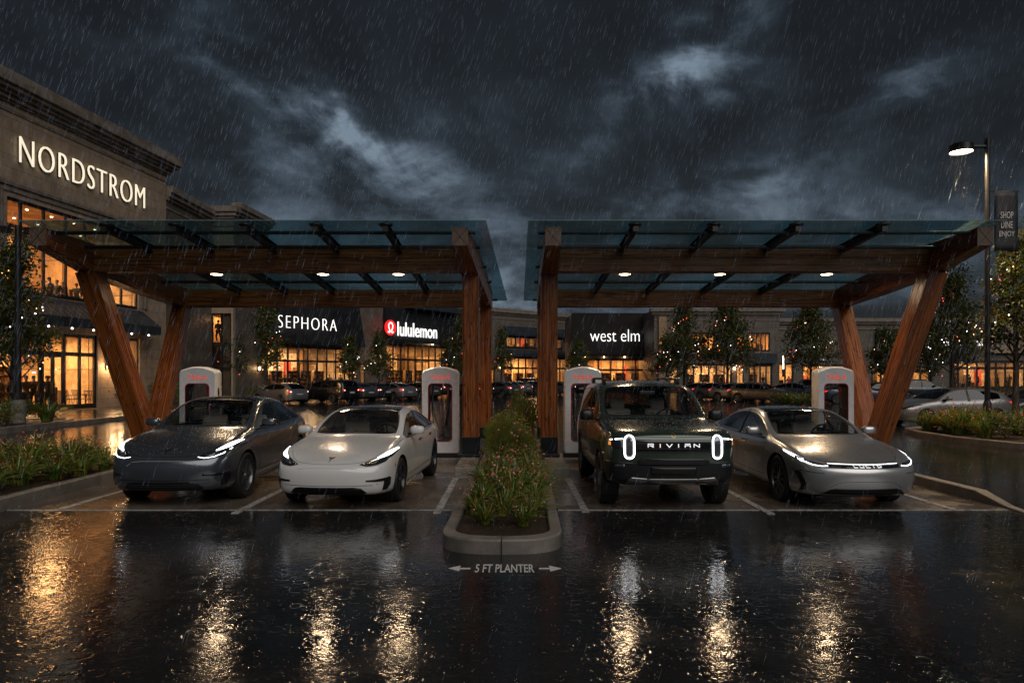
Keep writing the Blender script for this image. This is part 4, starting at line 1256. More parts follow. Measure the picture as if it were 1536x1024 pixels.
# ------------------------------------------------------------------ buildings
FRAME = pmat('dark_window_frame', (0.014, 0.013, 0.012), 0.4)
PROD = leaf_mat('shop_goods', [(.5, .25, .08), (.15, .07, .03), (.7, .5, .25), (.35, .06, .03), (.08, .05, .04), (.6, .4, .2)], .5, 0.0)
SHELFM = pmat('shelf_wood', (.22, .12, .05), .5)
def steps(mb, L, H, prof, m=0, x0=0.0, endr=True, endl=True):
    """stepped moulding: prof = (z0, z1, out)"""
    for z0, z1, o in prof:
        mb.box(x0 - (o if endl else 0), L + (o if endr else 0), -o, .34, z0, z1, m)
def building(name, label, org, ang, L, H, dep, ops, rooms, wallm, trims, cat='building', trim_m=None, ends=(True, True)):
    t = thing(name, label, cat, (org[0], org[1], 0), ang)
    mb = MB()
    xs = sorted({0.0, L} | {o['x0'] for o in ops} | {o['x1'] for o in ops})
    zs = sorted({0.0, H} | {o['z0'] for o in ops} | {o['z1'] for o in ops})
    for j in range(len(zs) - 1):
        run = None
        for i in range(len(xs) - 1):
            cx, cz = (xs[i] + xs[i + 1]) / 2, (zs[j] + zs[j + 1]) / 2
            hole = any(o['x0'] < cx < o['x1'] and o['z0'] < cz < o['z1'] for o in ops)
            if hole:
                if run is not None: mb.box(run, xs[i], 0, .35, zs[j], zs[j + 1]); run = None
            elif run is None: run = xs[i]
        if run is not None: mb.box(run, L, 0, .35, zs[j], zs[j + 1])
    # a merged skin: drop the hidden joints between the blocks
    mb.box(0, .35, .35, dep, 0, H); mb.box(L - .35, L, .35, dep, 0, H); mb.box(.35, L - .35, dep - .35, dep, 0, H)
    mb.build('wall', wallm, t)
    mb = MB(); mb.box(.35, L - .35, .35, dep - .35, H - .6, H - .35); mb.build('roof', SLATE, t)
    if trims:
        mb = MB(); steps(mb, L, H, trims, 0, 0, ends[1], ends[0]); mb.build('cornice', trim_m or CORN, t, bevel=.015, bseg=1)
    for o in ops:
        if o.get('blind'): continue
        x0, x1, z0, z1 = o['x0'], o['x1'], o['z0'], o['z1']
        fw = o.get('fw', .07)
        fr = MB(); y0, y1 = .10, .20
        fr.box(x0, x1, y0, y1, z1 - fw * 1.3, z1); fr.box(x0, x1, y0, y1, z0, z0 + fw * 1.6)
        fr.box(x0, x0 + fw, y0, y1, z0 + fw * 1.6, z1 - fw * 1.3); fr.box(x1 - fw, x1, y0, y1, z0 + fw * 1.6, z1 - fw * 1.3)
        for xm in o.get('xm', ()):
            fr.box(xm - fw / 2, xm + fw / 2, y0 - .02, y1 - .01, z0 + fw * 1.6, z1 - fw * 1.3)
        for zm in o.get('zm', ()):
            fr.box(x0 + fw, x1 - fw, y0 + .01, y1 - .02, zm - fw * .7, zm + fw * .7)
        f = fr.build('window', FRAME, t)
        pn = MB(); pn.box(x0 + fw * .5, x1 - fw * .5, .145, .155, z0 + fw, z1 - fw); pn.build('pane', PANE, f)
        if o.get('sill'):
            sl_ = MB(); sl_.box(x0 - .12, x1 + .12, -.10, .12, z0 - .18, z0 - .003); sl_.build('sill', CORN, f, bevel=.01, bseg=1)
        for (a, b, zt) in o.get('doors', ()):
            dm = MB(); q = .11
            for (c, d_) in ((a, (a + b) / 2 - .012), ((a + b) / 2 + .012, b)):
                dm.box(c, c + q, .06, .115, z0 + .02, zt); dm.box(d_ - q, d_, .06, .115, z0 + .02, zt)
                dm.box(c + q, d_ - q, .06, .115, z0 + .02, z0 + .32); dm.box(c + q, d_ - q, .06, .115, zt - q, zt)
            dd = dm.build('door', FRAME, t)
            dm = MB(); m_ = (a + b) / 2
            for s_ in (-1, 1): dm.cyl((m_ + s_ * .11, .02, z0 + .9), (m_ + s_ * .11, .02, z0 + 1.5), .018, n=6)
            dm.build('handle', pmat('steel_handle', (.5, .5, .48), .3, metal=1), dd)
    for r_ in rooms:
        x0, x1, z0, z1, dp, pw = r_[:6]
        rm = MB(); y0 = .36
        vs = [(x0, y0, z0), (x1, y0, z0), (x1, y0 + dp, z0), (x0, y0 + dp, z0), (x0, y0, z1), (x1, y0, z1), (x1, y0 + dp, z1), (x0, y0 + dp, z1)]
        rm.add(vs, [(0, 1, 2, 3)], 1); rm.add(vs, [(4, 7, 6, 5), (3, 2, 6, 7), (0, 3, 7, 4), (1, 5, 6, 2)], 0)
        g = random.Random(int(x0 * 10 + z0 * 7 + L))
        # panel pilasters and niches of the back wall
        k = x0 + .6
        while k < x1 - .8:
            wdt = g.uniform(.5, 1.3)
            wdt *= .7
            if g.random() < .85: rm.box(k, k + wdt, y0 + dp - g.uniform(.1, .9), y0 + dp - .01, z0 + .02, z0 + (z1 - z0) * g.uniform(.35, .98), g.choice((0, 2, 4, 4, 2, 3, 5)))
            k += wdt + g.uniform(.1, .9)
        for q in range(int((x1 - x0) * .9)):
            a_ = g.uniform(x0 + .3, x1 - .8); b_ = g.uniform(.8, dp * .7); h_ = g.uniform(.8, 1.5)
            rm.box(a_, a_ + g.uniform(.2, .7), y0 + b_, y0 + b_ + .3, z0 + .02, z0 + h_, g.choice((2, 4, 4)))
        rm.build('interior', [WALLIN, FLOORIN, SHELFM, pmat('accent_red', (.35, .05, .03), .5), pmat('dark_walnut', (.05, .028, .014), .5), pmat('cream_panel', (.75, .6, .42), .6)], t, fix=False)
        dl = MB()
        nx = max(2, int((x1 - x0) / 1.7)); ny = max(2, int(dp / 2))
        for i in range(nx):
            for j in range(ny):
                if g.random() < .2: continue
                dl.lathe([(0, z1 - .03), (.07, z1 - .03), (.07, z1 - .005)], n=6, c=(x0 + (i + .5) * (x1 - x0) / nx, y0 + (j + .5) * dp / ny, 0))
        dl.build('downlight', DOWN, t)
        ld = bpy.data.lights.new('room_light', 'AREA'); ld.shape = 'RECTANGLE'
        ld.size = (x1 - x0) * .7; ld.size_y = dp * .25
        ld.energy = pw * (x1 - x0) * dp * .8; ld.color = ((1, .57, .24), (1, .66, .36), (1, .51, .19))[int(x1 * 3 + z1) % 3]
        lo_ = bpy.data.objects.new('room_light', ld); COL.objects.link(lo_); lo_.parent = t
        lo_.location = ((x0 + x1) / 2, y0 + dp * .62, z1 - .12)
    return t
def L2W(t, x, y, z):
    a = t.rotation_euler[2]
    return (t.location.x + x * math.cos(a) - y * math.sin(a), t.location.y + x * math.sin(a) + y * math.cos(a), z)
def awning(t, x0, x1, zt, out, zb, fr, m, name='awning'):
    mb = MB()
    prof = [(-.002, zt), (-out, zb), (-out, zb - fr), (-out + .06, zb - fr), (-out + .06, zb - .08), (-.002, zb - .04)]
    mb.prism(prof, x0, x1, 'yz')
    # side cheeks
    for x in (x0, x1 - .02):
        mb.prism([(-.01, zt - .02), (-out + .03, zb - .02), (-out + .03, zb - fr + .01), (-.01, zb - fr + .01)], x + .003, x + .017, 'yz')
    k = x0 + .45
    while k < x1 - .2:
        d = Vector((0, -out, zb - zt)).normalized()
        mb.prism([(-.0, zt + .02), (-out, zb + .02), (-out, zb - .01), (-.0, zt - .01)], k - .012, k + .012, 'yz')
        k += .45
    return mb.build(name, m, t)
def sign(name, label, t, txt, m, x0, x1, z0, z1, y=-.12, **kw):
    p = L2W(t, (x0 + x1) / 2, y, z0)
    s_ = thing(name, label, 'sign', p, t.rotation_euler[2])
    o = text_obj('lettering', txt, m, s_, (0, 0, 0), (R(90), 0, 0), size=1, extrude=.04, **kw)
    fit_text(o, x1 - x0, z1 - z0)
    return s_, o
def sconce(t, x, z, label, pw=12, group='wall lamps on the shops', r_=.1):
    s_ = thing('wall_lamp', label, 'wall lamp', L2W(t, x, -.005, z), t.rotation_euler[2], group)
    mb = MB(); mb.box(-.07, .07, -.06, .0, -.22, .22); mb.lathe([(.05, .24), (r_ + .03, .20), (r_ + .03, .17), (.0, .17)], n=10, c=(0, -.17, 0)); mb.build('bracket', BLACK, s_)
    mb = MB(); mb.sphere((0, -.17, 0), r_, 8, 6, 0, (1, 1, 1.5)); mb.build('shade', emat('sconce_glow', (1, .62, .28), 16), s_, smooth='all')
    ld = bpy.data.lights.new('wall_lamp_light', 'POINT'); ld.energy = pw; ld.color = (1, .58, .26); ld.shadow_soft_size = .08
    lo_ = bpy.data.objects.new('wall_lamp_light', ld); COL.objects.link(lo_); lo_.parent = s_; lo_.location = (0, -.42, -.02)
    return s_
def grid(a, b, n): return [a + (b - a) * i / n for i in range(1, n)]

# 1 the big department store, its front running away from the viewer on the left
A1 = math.atan2(1, .12)
u1 = Vector((.12, 1)).normalized()
o1 = (-25.2 + .12 * (29 - 34.4), 29.0)
L1 = (47.75 - 29.0) / u1.y
# along(d): local x of a depth d
al = lambda d: (d - 29.0) / u1.y
store = building('department_store', 'tall tan stone store with cream letters over big lit windows', o1, A1, L1, 16.2, 14,
    [dict(x0=al(34.85), x1=al(44.9), z0=6.2, z1=10.95, xm=[al(d) for d in (35.8, 37.3, 38.85, 40.3, 41.8, 43.4)], zm=[9.55], fw=.13),
     dict(x0=al(34.2), x1=al(41.2), z0=.12, z1=4.35, xm=[al(d) for d in (35.5, 37.05, 38.7, 39.9)], zm=[3.2], fw=.16, doors=[(al(37.15), al(38.6), 3.1)]),
     dict(x0=al(44.0), x1=al(45.0), z0=.12, z1=4.35, fw=.12)],
    [(al(33.5), al(45.5), 5.7, 10.99, 7, 42), (al(33), al(45.6), .1, 4.6, 8, 38)], STONE,
    [(15.15, 15.32, .06), (15.6, 15.72, .12), (15.72, 15.95, .25), (15.95, 16.12, .42), (16.12, 16.32, .62), (16.32, 16.62, .78), (16.62, 16.95, .70)])
mb = MB()
a, b = al(34.85), al(44.9)
for k, (ex, z1_, o_) in enumerate(((.75, 11.75, .05), (.45, 11.45, .10), (.2, 11.2, .06))):
    pass
# moulded surround of the upper window
for (ex0, ex1, o_) in ((.55, .75, .12), (.25, .40, .07)):
    mb.box(a - ex1, b + ex1, -o_, .0, 10.95 + ex0, 10.95 + ex1)
    for (p_, q_) in ((a - ex1, a - ex0), (b + ex0, b + ex1)):
        mb.box(p_, q_, -o_, 0, 6.3, 10.95 + ex0 - .002)
mb.build('window_surround', CORN, store, bevel=.015, bseg=1)
awning(store, al(33.4), al(45.2), 6.15, 1.35, 5.10, .52, SLATE2)
mb = MB()
for i in range(7):
    mb.sphere((al(34.5) + i * 1.62, -1.2, 4.53), .05, 6, 4)
mb.build('awning_lights', BULBW, store)
# building sign, letters stand off the wall
s_, o = sign('store_sign', 'large cream illuminated letters high on the tan stone store', store, 'NORDSTROM', SIGNC, al(35.45), al(45.25), 12.78, 14.12, -.16, spacing=1.12, offset=-.022)
o2 = o.copy(); o2.data = o.data.copy(); COL.objects.link(o2); o2.parent = s_; o2.name = 'letter_return'
o2.data.materials.clear(); o2.data.materials.append(BLACK); o2.location = (0.03, .10, -.03)
for x, z, lb in ((al(41.9), 2.55, 'lit wall lamp beside the glass doors of the big store'), (al(42.6), 2.5, 'second lit wall lamp on the big store, nearer its right window')):
    sconce(store, x, z, lb, 60, 'wall lamps of the big store')

# 2 lower wing behind it and the stair tower with a tall window
wing = building('store_wing', 'lower dark stone wing between the big store and the stair tower', (-23.65, 47.8), math.atan2(6.9, .0001), 7.4, 14.6, 10, [], [], STONE2,
    [(13.4, 13.55, .06), (14.0, 14.2, .18), (14.2, 14.5, .35), (14.5, 14.95, .5)], ends=(False, False))
tower = building('stair_tower', 'stone stair tower with one tall amber lit window', (-25.4, 55.2), math.atan2(-.25, 6), 3.45, 14.9, 7,
    [dict(x0=1.72, x1=3.32, z0=.3, z1=6.9, xm=[2.5], zm=[4.55, 3.1, 2.6], fw=.09)], [(.9, 3.5, .2, 7.0, 4, 45)], STONE,
    [(13.7, 13.85, .06), (14.3, 14.5, .18), (14.5, 14.8, .35), (14.8, 15.25, .5)])
dv = (Vector((-21.35, 61.2)) - Vector((-21.85, 55.3)))
long_ = building('stone_block', 'plain stone block with stepped cornice between stair tower and first shop', (-21.85, 55.3), math.atan2(dv.y, dv.x), dv.length, 15.3, 1.2, [], [], STONE2,
    [(14.1, 14.25, .06), (14.7, 14.9, .18), (14.9, 15.2, .35), (15.2, 15.65, .5)], ends=(False, True))
mb = MB(); mb.box(.95, 3.4, .37, 3.5, 4.42, 4.62); mb.build('floor_slab', CORN, tower)
sconce(long_, 3.9, 2.6, 'lit wall lamp low on the plain stone block', 16)

# 3 first shop
dS = Vector((-16.9, 87.4)) - Vector((-27.9, 70.3)); LS = dS.length
shopA = building('shop_building', 'shop with black gable sign band and white spaced letters', (-27.9, 70.3), math.atan2(dS.y, dS.x), LS, 11.5, 10,
    [dict(x0=2.6, x1=16.4, z0=.14, z1=5.25, xm=grid(2.6, 16.4, 10), zm=[3.6], fw=.17, doors=[(8.25, 10.75, 3.4)]), dict(x0=17.6, x1=18.4, z0=.14, z1=3.4, fw=.1)],
    [(1.5, 18.8, .1, 5.5, 8, 22)], STONE2, [(11.1, 11.3, .1), (11.3, 11.7, .3)])
awning(shopA, 3.6, 17.2, 11.0, 1.1, 5.75, .35, SLATE, 'gable')
# tilt the lettering plane a little in front of the sloping gable
s_, o = sign('shop_sign', 'white spaced capital letters on the first black shop gable', shopA, 'SEPHORA', SIGNW, 4.4, 12.5, 7.05, 8.35, -1.25, spacing=1.25, offset=-.026)
# 4 second shop
dL = Vector((-4.95, 108)) - Vector((-16.9, 87.4)); LL = dL.length
shopB = building('shop_building', 'shop with black gable, red round emblem and bold white letters', (-16.9, 87.4), math.atan2(dL.y, dL.x), LL, 12.2, 10,
    [dict(x0=1.8, x1=15.5, z0=.14, z1=6.1, xm=grid(1.8, 15.5, 9), zm=[4.1], fw=.2, doors=[(7.9, 10.9, 3.9)])],
    [(1.0, 17, .1, 6.4, 8, 24)], STONE2, [(11.6, 11.8, .1), (11.8, 12.3, .3)])
awning(shopB, 1.2, 16.9, 11.7, 1.1, 6.7, .4, SLATE, 'gable')
awning(shopB, 5.2, 17.2, 12.15, 1.25, 11.0, .15, SLATE2, 'blue_roof_edge')
s_, o = sign('shop_sign', 'bold white lower case letters with round red emblem on the second shop', shopB, 'lululemon', SIGNW, 2.55, 10.95, 7.05, 8.85, -1.25, offset=.004)
cx = -(10.95 - 2.55) / 2 - 1.4
mb = MB()
pts = [(cx + 1.05 * math.cos(a * math.pi / 16), .95 + .95 * math.sin(a * math.pi / 16)) for a in range(32)]
mb.prism(pts, -.04, .06, 'xz'); mb.build('emblem_disc', SIGNR, s_)
mb = MB()
def flat_curve(pts, wd, y0, y1):
    n = len(pts)
    for i in range(n - 1):
        strokes(mb, [(pts[i][0], pts[i][1], pts[i + 1][0], pts[i + 1][1])], wd, y0, y1)
for s2 in (-1, 1):
    flat_curve([(cx + s2 * x, z + .95) for x, z in ((0, .62), (.22, .56), (.40, .32), (.38, .02), (.22, -.28), (.12, -.50), (.30, -.60), (.50, -.52))], .15, -.07, -.045)
mb.build('emblem_mark', SIGNW, s_)
sconce(shopB, .6, 4.4, 'bright wall lamp on the pillar between the first two shops', 60, r_=.2)
sconce(shopB, 11.4, 6.55, 'lit lamp above the doors of the second shop', 40, r_=.2)

# 5 building in the middle gap
dC = Vector((10.4, 113)) - Vector((-4.9, 99.5)); LC = dC.length
mid = building('shop_building', 'two-storey stone shop with dark bands seen between the canopies', (-4.9, 99.5), math.atan2(dC.y, dC.x), LC, 11.6, 10,
    [dict(x0=5.4, x1=17.2, z0=6.0, z1=7.9, xm=grid(5.4, 17.2, 6), fw=.2), dict(x0=5.0, x1=18.2, z0=.14, z1=4.8, xm=grid(5.0, 18.2, 9), zm=[3.1], fw=.2), dict(x0=2.0, x1=3.2, z0=.14, z1=3, fw=.15)],
    [(4.6, 18.6, .1, 5.0, 7, 24), (4.8, 17.8, 5.6, 8.2, 5, 9), (1.6, 3.6, .1, 3.2, 3, 24)], STONE2, [(10.3, 10.45, .1), (10.9, 11.2, .2), (11.2, 11.8, .5)])
awning(mid, 4.9, 17.8, 9.3, .9, 8.2, .3, SLATE2)
awning(mid, 4.9, 18.4, 5.9, 1.2, 5.3, .5, SLATE2)
# 6 frontal shop with the large dark gable
elm = building('shop_building', 'frontal shop with huge dark sloping gable and lower case white letters', (7.9, 95.3), 0.0, 11.9, 10.2, 9,
    [dict(x0=2.2, x1=10.6, z0=.14, z1=4.3, xm=grid(2.2, 10.6, 5), zm=[2.75], fw=.2)], [(1.0, 11.2, .1, 4.6, 7, 26)], STONE2, None)
awning(elm, .15, 11.75, 10.5, 1.5, 4.9, .35, pmat('dark_brown_metal', (.016, .012, .012), .65, var=.3, vscale=1, spec=.12), 'gable')
s_, o = sign('shop_sign', 'white lower case two-word sign on the large dark gable', elm, 'west elm', SIGNW, 2.55, 9.15, 6.55, 8.15, -1.75, offset=-.014)
for x in (2.0, 4.6, 7.4, 10.9):
    sconce(elm, x, 4.55, {2.0: 'small lamp at the left end under the frontal gable', 4.6: 'small lamp left of middle under the frontal gable', 7.4: 'small lamp right of middle under the frontal gable', 10.9: 'small lamp at the right end under the frontal gable'}[x], 5, r_=.09)
# 7 two-storey shop on the right
two = building('shop_building', 'two-storey pale stone shop with amber windows right of the frontal gable', (17.9, 88.0), R(.8), 15.8, 10.3, 10,
    [dict(x0=4.6, x1=7.6, z0=4.9, z1=7.4, xm=grid(4.6, 7.6, 4), fw=.16, sill=True), dict(x0=11.8, x1=14.6, z0=5.0, z1=7.4, xm=grid(11.8, 14.6, 5), fw=.14, sill=True), dict(x0=10.3, x1=11.3, z0=5.0, z1=7.4, fw=.14, sill=True),
     dict(x0=1.8, x1=3, z0=.14, z1=3.3, fw=.14), dict(x0=4, x1=9.8, z0=.14, z1=3.5, xm=grid(4, 9.8, 6), fw=.2), dict(x0=10.4, x1=11.3, z0=.14, z1=3.5, fw=.12), dict(x0=11.9, x1=14.9, z0=.14, z1=3.4, xm=grid(11.9, 14.9, 4), fw=.2)],
    [(1.4, 15.4, .1, 3.7, 6, 26), (4.2, 15.4, 4.6, 7.6, 5, 26)], STONE2, [(8.9, 9.0, .06), (9.5, 9.7, .15), (9.7, 10.0, .35), (10.0, 10.4, .6)])
mb = MB(); mb.box(11.6, 15.3, -.7, 0, 3.55, 4.75); mb.build('canopy_box', SLATE2, two, bevel=.02)
mb = MB(); mb.box(.5, 1.5, -.28, 0, 0, 9.4); mb.build('pilaster', pmat('amber_stone', (.34, .22, .11), .55, var=.4, vscale=2), two, bevel=.02)
sconce(two, 10.05, 2.9, 'bright wall lamp left of the grey box over the right shop door', 40, r_=.14)
sconce(two, 1.0, 6.0, 'lamp washing the amber pilaster of the right shop', 30, r_=.06)
mb = MB(); t = thing('wall_lamp', 'tall slim vertical light strip at the corner of the two-storey shop', 'wall lamp', L2W(two, 16.1, -.4, 1.9))
mb.box(-.11, .11, -.08, .08, -.05, 2.7); mb.build('bracket', BLACK, t)
mb = MB(); mb.box(-.08, .08, -.12, -.085, .9, 2.6); mb.build('shade', emat('strip_glow', (1, .9, .7), 3.5), t)
# 8 long low block at the right
low = building('shop_building', 'long low grey shop block behind the trees on the right', (34.0, 94.5), 0.0, 52, 9.6, 10,
    [dict(x0=1.8, x1=4.0, z0=.14, z1=3.7, xm=[2.9], fw=.2), dict(x0=5.2, x1=12.0, z0=.14, z1=3.5, xm=grid(5.2, 12, 6), fw=.2), dict(x0=14.5, x1=22.5, z0=.14, z1=3.3, xm=grid(14.5, 22.5, 6), fw=.25, zm=[2.6]),
     dict(x0=25.0, x1=36.5, z0=.14, z1=4.0, xm=grid(25, 36.5, 9), zm=[3.0], fw=.25), dict(x0=40.5, x1=43.5, z0=.14, z1=4.4, xm=[42], fw=.3)],
    [(1.2, 13, .1, 3.9, 6, 22), (14, 23, .1, 3.7, 6, 15), (24.5, 37, .1, 4.2, 7, 20), (40, 44, .1, 4.6, 5, 12)], STONE2, [(8.2, 8.4, .1), (8.9, 9.2, .25), (9.2, 9.7, .5)])
mb = MB(); mb.box(15.0, 27.0, -.4, .0, 3.7, 8.3); mb.build('dark_fascia', SLATE, low, bevel=.02)
mb = MB(); mb.box(30.0, 60.0 - 8.2, -.6, .0, 5.0, 11.3); mb.build('raised_parapet', STONE, low, bevel=.03)
mb = MB(); steps(mb, 51.8, 0, [(10.6, 10.8, .7), (11.1, 11.4, .9)], 0, 30.0); mb.build('cornice', CORN, low)
sconce(low, 44.6, 3.2, 'bright wall lamp beside the doorway at the far right', 60, r_=.16)
sconce(low, 8.3, 5.6, 'lamp lighting the wall above the low shop windows', 30, r_=.1)
s_, o = sign('shop_sign', 'white letters half hidden by the tree left of the lamp post', low, 'lo  . . . abo', SIGNW, 24.1, 30.4, 6.0, 7.0, -.72)
p = L2W(low, 7.0, -.08, 3.95)
t = thing('shop_sign', 'tiny white and red sign strip over the low shop windows', 'sign', p)
mb = MB(); mb.box(-.55, 1.35, -.03, .03, -.02, .42); mb.build('board', BLACK, t)
mb = MB(); g = random.Random(2)
for i in range(7): mb.box(.1 + i * .17, .1 + i * .17 + .11, -.06, -.035, .12, .30)
mb.build('white_marks', SIGNW, t)
mb = MB(); mb.sphere((-.25, -.06, .21), .10, 8, 6); mb.build('red_mark', SIGNR, t)
sconce(mid, 4.2, 3.2, 'amber wall lamp left of the windows in the middle gap', 20, r_=.14)
sconce(shopA, 2.0, 3.4, 'lit wall lamp at the left end of the first shop', 30, r_=.13)

# ------------------------------------------------------------------ people
SKIN = pmat('skin', (.30, .17, .11), .6)
def skin_mesh(verts, edges, radii, sub=1, name='b'):
    me = bpy.data.meshes.new(name); me.from_pydata(verts, edges, [])
    o = bpy.data.objects.new(name, me); COL.objects.link(o)
    md = o.modifiers.new('s', 'SKIN')
    for i, r_ in enumerate(radii):
        me.skin_vertices[0].data[i].radius = (r_, r_) if not isinstance(r_, tuple) else r_
    me.skin_vertices[0].data[0].use_root = True
    sb = o.modifiers.new('u', 'SUBSURF'); sb.levels = sub; sb.render_levels = sub
    dg = bpy.context.evaluated_depsgraph_get(); dg.update()
    r = bpy.data.meshes.new_from_object(o.evaluated_get(dg))
    bpy.data.objects.remove(o); bpy.data.meshes.remove(me)
    r.polygons.foreach_set('use_smooth', [True] * len(r.polygons))
    return r
def person_meshes(pose):
    arm = {0: ((.25, .02, 1.15), (.26, -.10, .92)), 1: ((.26, -.05, 1.17), (.12, -.28, 1.2)), 2: ((.28, .0, 1.15), (.2, -.2, 1.05))}[pose]
    arm2 = {0: ((-.25, .02, 1.15), (-.27, -.04, .90)), 1: ((-.26, .02, 1.15), (-.28, -.06, .90)), 2: ((-.27, -.05, 1.17), (-.1, -.25, 1.1))}[pose]
    ls = {0: .02, 1: .0, 2: .12}[pose]
    V = [(0, 0, .95), (0, 0, 1.15), (0, .01, 1.38), (0, 0, 1.50), (0, -.01, 1.56), (0, -.01, 1.68), (0, 0, 1.76),
         (.17, .01, 1.41), arm[0], arm[1], (-.17, .01, 1.41), arm2[0], arm2[1],
         (.10, 0, .86), (.11, -ls, .48), (.11, ls * .5, .06), (.12, -.13 + ls * .5, .03), (-.10, 0, .86), (-.11, ls, .48), (-.11, ls * 1.6, .06), (-.12, -.13 + ls * 1.6, .03)]
    E = [(0, 1), (1, 2), (2, 3), (3, 4), (4, 5), (5, 6), (2, 7), (7, 8), (8, 9), (2, 10), (10, 11), (11, 12), (0, 13), (13, 14), (14, 15), (15, 16), (0, 17), (17, 18), (18, 19), (19, 20)]
    Rr = [.13, .12, .14, .055, .075, .095, .055, .07, .045, .032, .07, .045, .032, .09, .058, .04, .035, .09, .058, .04, .035]
    body = skin_mesh(V, E, Rr, 1)
    CV = [(0, .0, .80), (0, 0, .95), (0, 0, 1.15), (0, .01, 1.38), (0, 0, 1.47), (.18, .01, 1.41), arm[0], (.5 * arm[0][0] + .5 * arm[1][0], .5 * arm[0][1] + .5 * arm[1][1], .5 * arm[0][2] + .5 * arm[1][2]), (-.18, .01, 1.41), arm2[0], (.5 * arm2[0][0] + .5 * arm2[1][0], .5 * arm2[0][1] + .5 * arm2[1][1], .5 * arm2[0][2] + .5 * arm2[1][2])]
    CE = [(0, 1), (1, 2), (2, 3), (3, 4), (3, 5), (5, 6), (6, 7), (3, 8), (8, 9), (9, 10)]
    coat = skin_mesh(CV, CE, [.17, .16, .15, .165, .09, .095, .068, .055, .095, .068, .055], 1)
    TV = V[13:21]; TV = [(0, 0, .92)] + V[13:16] + V[17:20]
    tr = skin_mesh(TV, [(0, 1), (1, 2), (2, 3), (0, 4), (4, 5), (5, 6)], [.15, .105, .075, .062, .105, .075, .062], 1)
    hair = MB(); hair.sphere((0, .015, 1.70), .098, 10, 7, 0, (.95, 1.0, 1.05)); ho = hair.build('hair', DARKFIG, None, smooth='all'); hm = ho.data; bpy.data.objects.remove(ho)
    body.materials.clear(); body.materials.append(SKIN)
    return body, coat, tr, hm
PM = [person_meshes(k) for k in range(3)]
COATS = [DARKFIG, pmat('brown_coat', (.07, .035, .02), .8), pmat('grey_coat', (.05, .05, .055), .8), pmat('olive_coat', (.06, .05, .025), .8)]
REDC = pmat('red_coat', (.45, .03, .03), .7)
def person(loc, rz, pose, coatm, label, group=None, sc=1.0):
    t = thing('person', label, 'person', loc, rz, group)
    t.scale = (sc, sc, sc)
    b, c, tr, h = PM[pose]
    ob = bpy.data.objects.new('body', b); COL.objects.link(ob); ob.parent = t
    for nm, me, m in (('coat', c, coatm), ('trousers', tr, DARKFIG), ('hair', h, DARKFIG)):
        o = bpy.data.objects.new(nm, me); COL.objects.link(o); o.parent = t
        if not me.materials: me.materials.append(m)
        o.material_slots[0].link = 'OBJECT'; o.material_slots[0].material = m
    return t
g = random.Random(21)
def crowd(t, xs, z, y0, y1, label, group, sc=1.0):
    for x in xs:
        y = g.uniform(y0, y1)
        person(L2W(t, x, y, z), t.rotation_euler[2] + g.uniform(-2.5, 2.5), g.randrange(3), g.choice(COATS), label, group, sc)
crowd(store, [al(d) for d in (39.0, 39.5, 40.1, 40.5, 41.0, 41.5, 42.2, 43.7, 44.2)], 5.72, 1.0, 2.4, 'dark silhouette of a visitor behind the upper window of the big store', 'people upstairs in the big store')
crowd(store, [al(d) for d in (35.0, 35.9, 36.3, 37.4, 37.9, 38.3, 39.3, 40.6)], .12, 1.0, 3.0, 'dark silhouette of a visitor inside the glass doors of the big store', 'people downstairs in the big store', 1.05)
crowd(tower, [1.9, 2.2, 2.7, 3.1], 4.65, .8, 1.4, 'dark silhouette of a person in the tall stair window', 'people in the stair tower')
crowd(shopA, [5.0, 6.3, 7.5, 8.9, 10.3, 11.9, 13.4, 15.1], .14, .8, 2.6, 'dark silhouette of a shopper inside the first shop', 'people in the first shop', 1.1)
crowd(shopB, [3.5, 5.6, 7.4, 9.6, 11.5, 13.6], .14, .8, 2.6, 'dark silhouette of a shopper inside the second shop', 'people in the second shop', 1.15)
crowd(mid, [7, 9.5, 12, 14.5], .14, .8, 2.0, 'dark silhouette of a shopper in the shop of the middle gap', 'people in the middle shop', 1.1)
crowd(elm, [3.5, 6.2, 8.9], .14, .8, 2.0, 'dark silhouette of a shopper under the frontal gable', 'people in the frontal shop', 1.1)
crowd(two, [4.9, 6.6, 8.9, 12.6, 14.2], .14, .7, 2.0, 'dark silhouette of a shopper in the two-storey shop', 'people in the two-storey shop', 1.1)
crowd(low, [26.5, 28.4, 30, 32.5, 34.5], .14, .7, 2.0, 'dark silhouette of a guest in the long low block', 'people in the low block', 1.15)
p = GX(1166, 588); person((34.0, 86.0, .14), R(160), 2, REDC, 'tiny figure in a red coat walking by the two-storey shop')

# shop fittings
def shelf(t, x, y, z, wd, h, label, group, seed):
    s_ = thing('display_shelf', label, 'shelf', L2W(t, x, y, z), t.rotation_euler[2], group)
    g = random.Random(seed); mb = MB()
    mb.box(-wd / 2, -wd / 2 + .05, -.2, .2, 0, h); mb.box(wd / 2 - .05, wd / 2, -.2, .2, 0, h); mb.box(-wd / 2 + .05, wd / 2 - .05, .16, .2, 0, h)
    n = max(3, int(h / .45))
    for i in range(n + 1): mb.box(-wd / 2 + .05, wd / 2 - .05, -.2, .16, i * (h - .04) / n, i * (h - .04) / n + .04)
    mb.build('shelves', SHELFM, s_)
    mb = MB()
    for i in range(n):
        k = -wd / 2 + .08
        while k < wd / 2 - .2:
            q = g.uniform(.06, .16); mb.box(k, k + q, -.15, .1, i * (h - .04) / n + .041, i * (h - .04) / n + .04 + g.uniform(.12, .34)); k += q + g.uniform(.01, .06)
    mb.build('goods', PROD, s_)
sd = 0
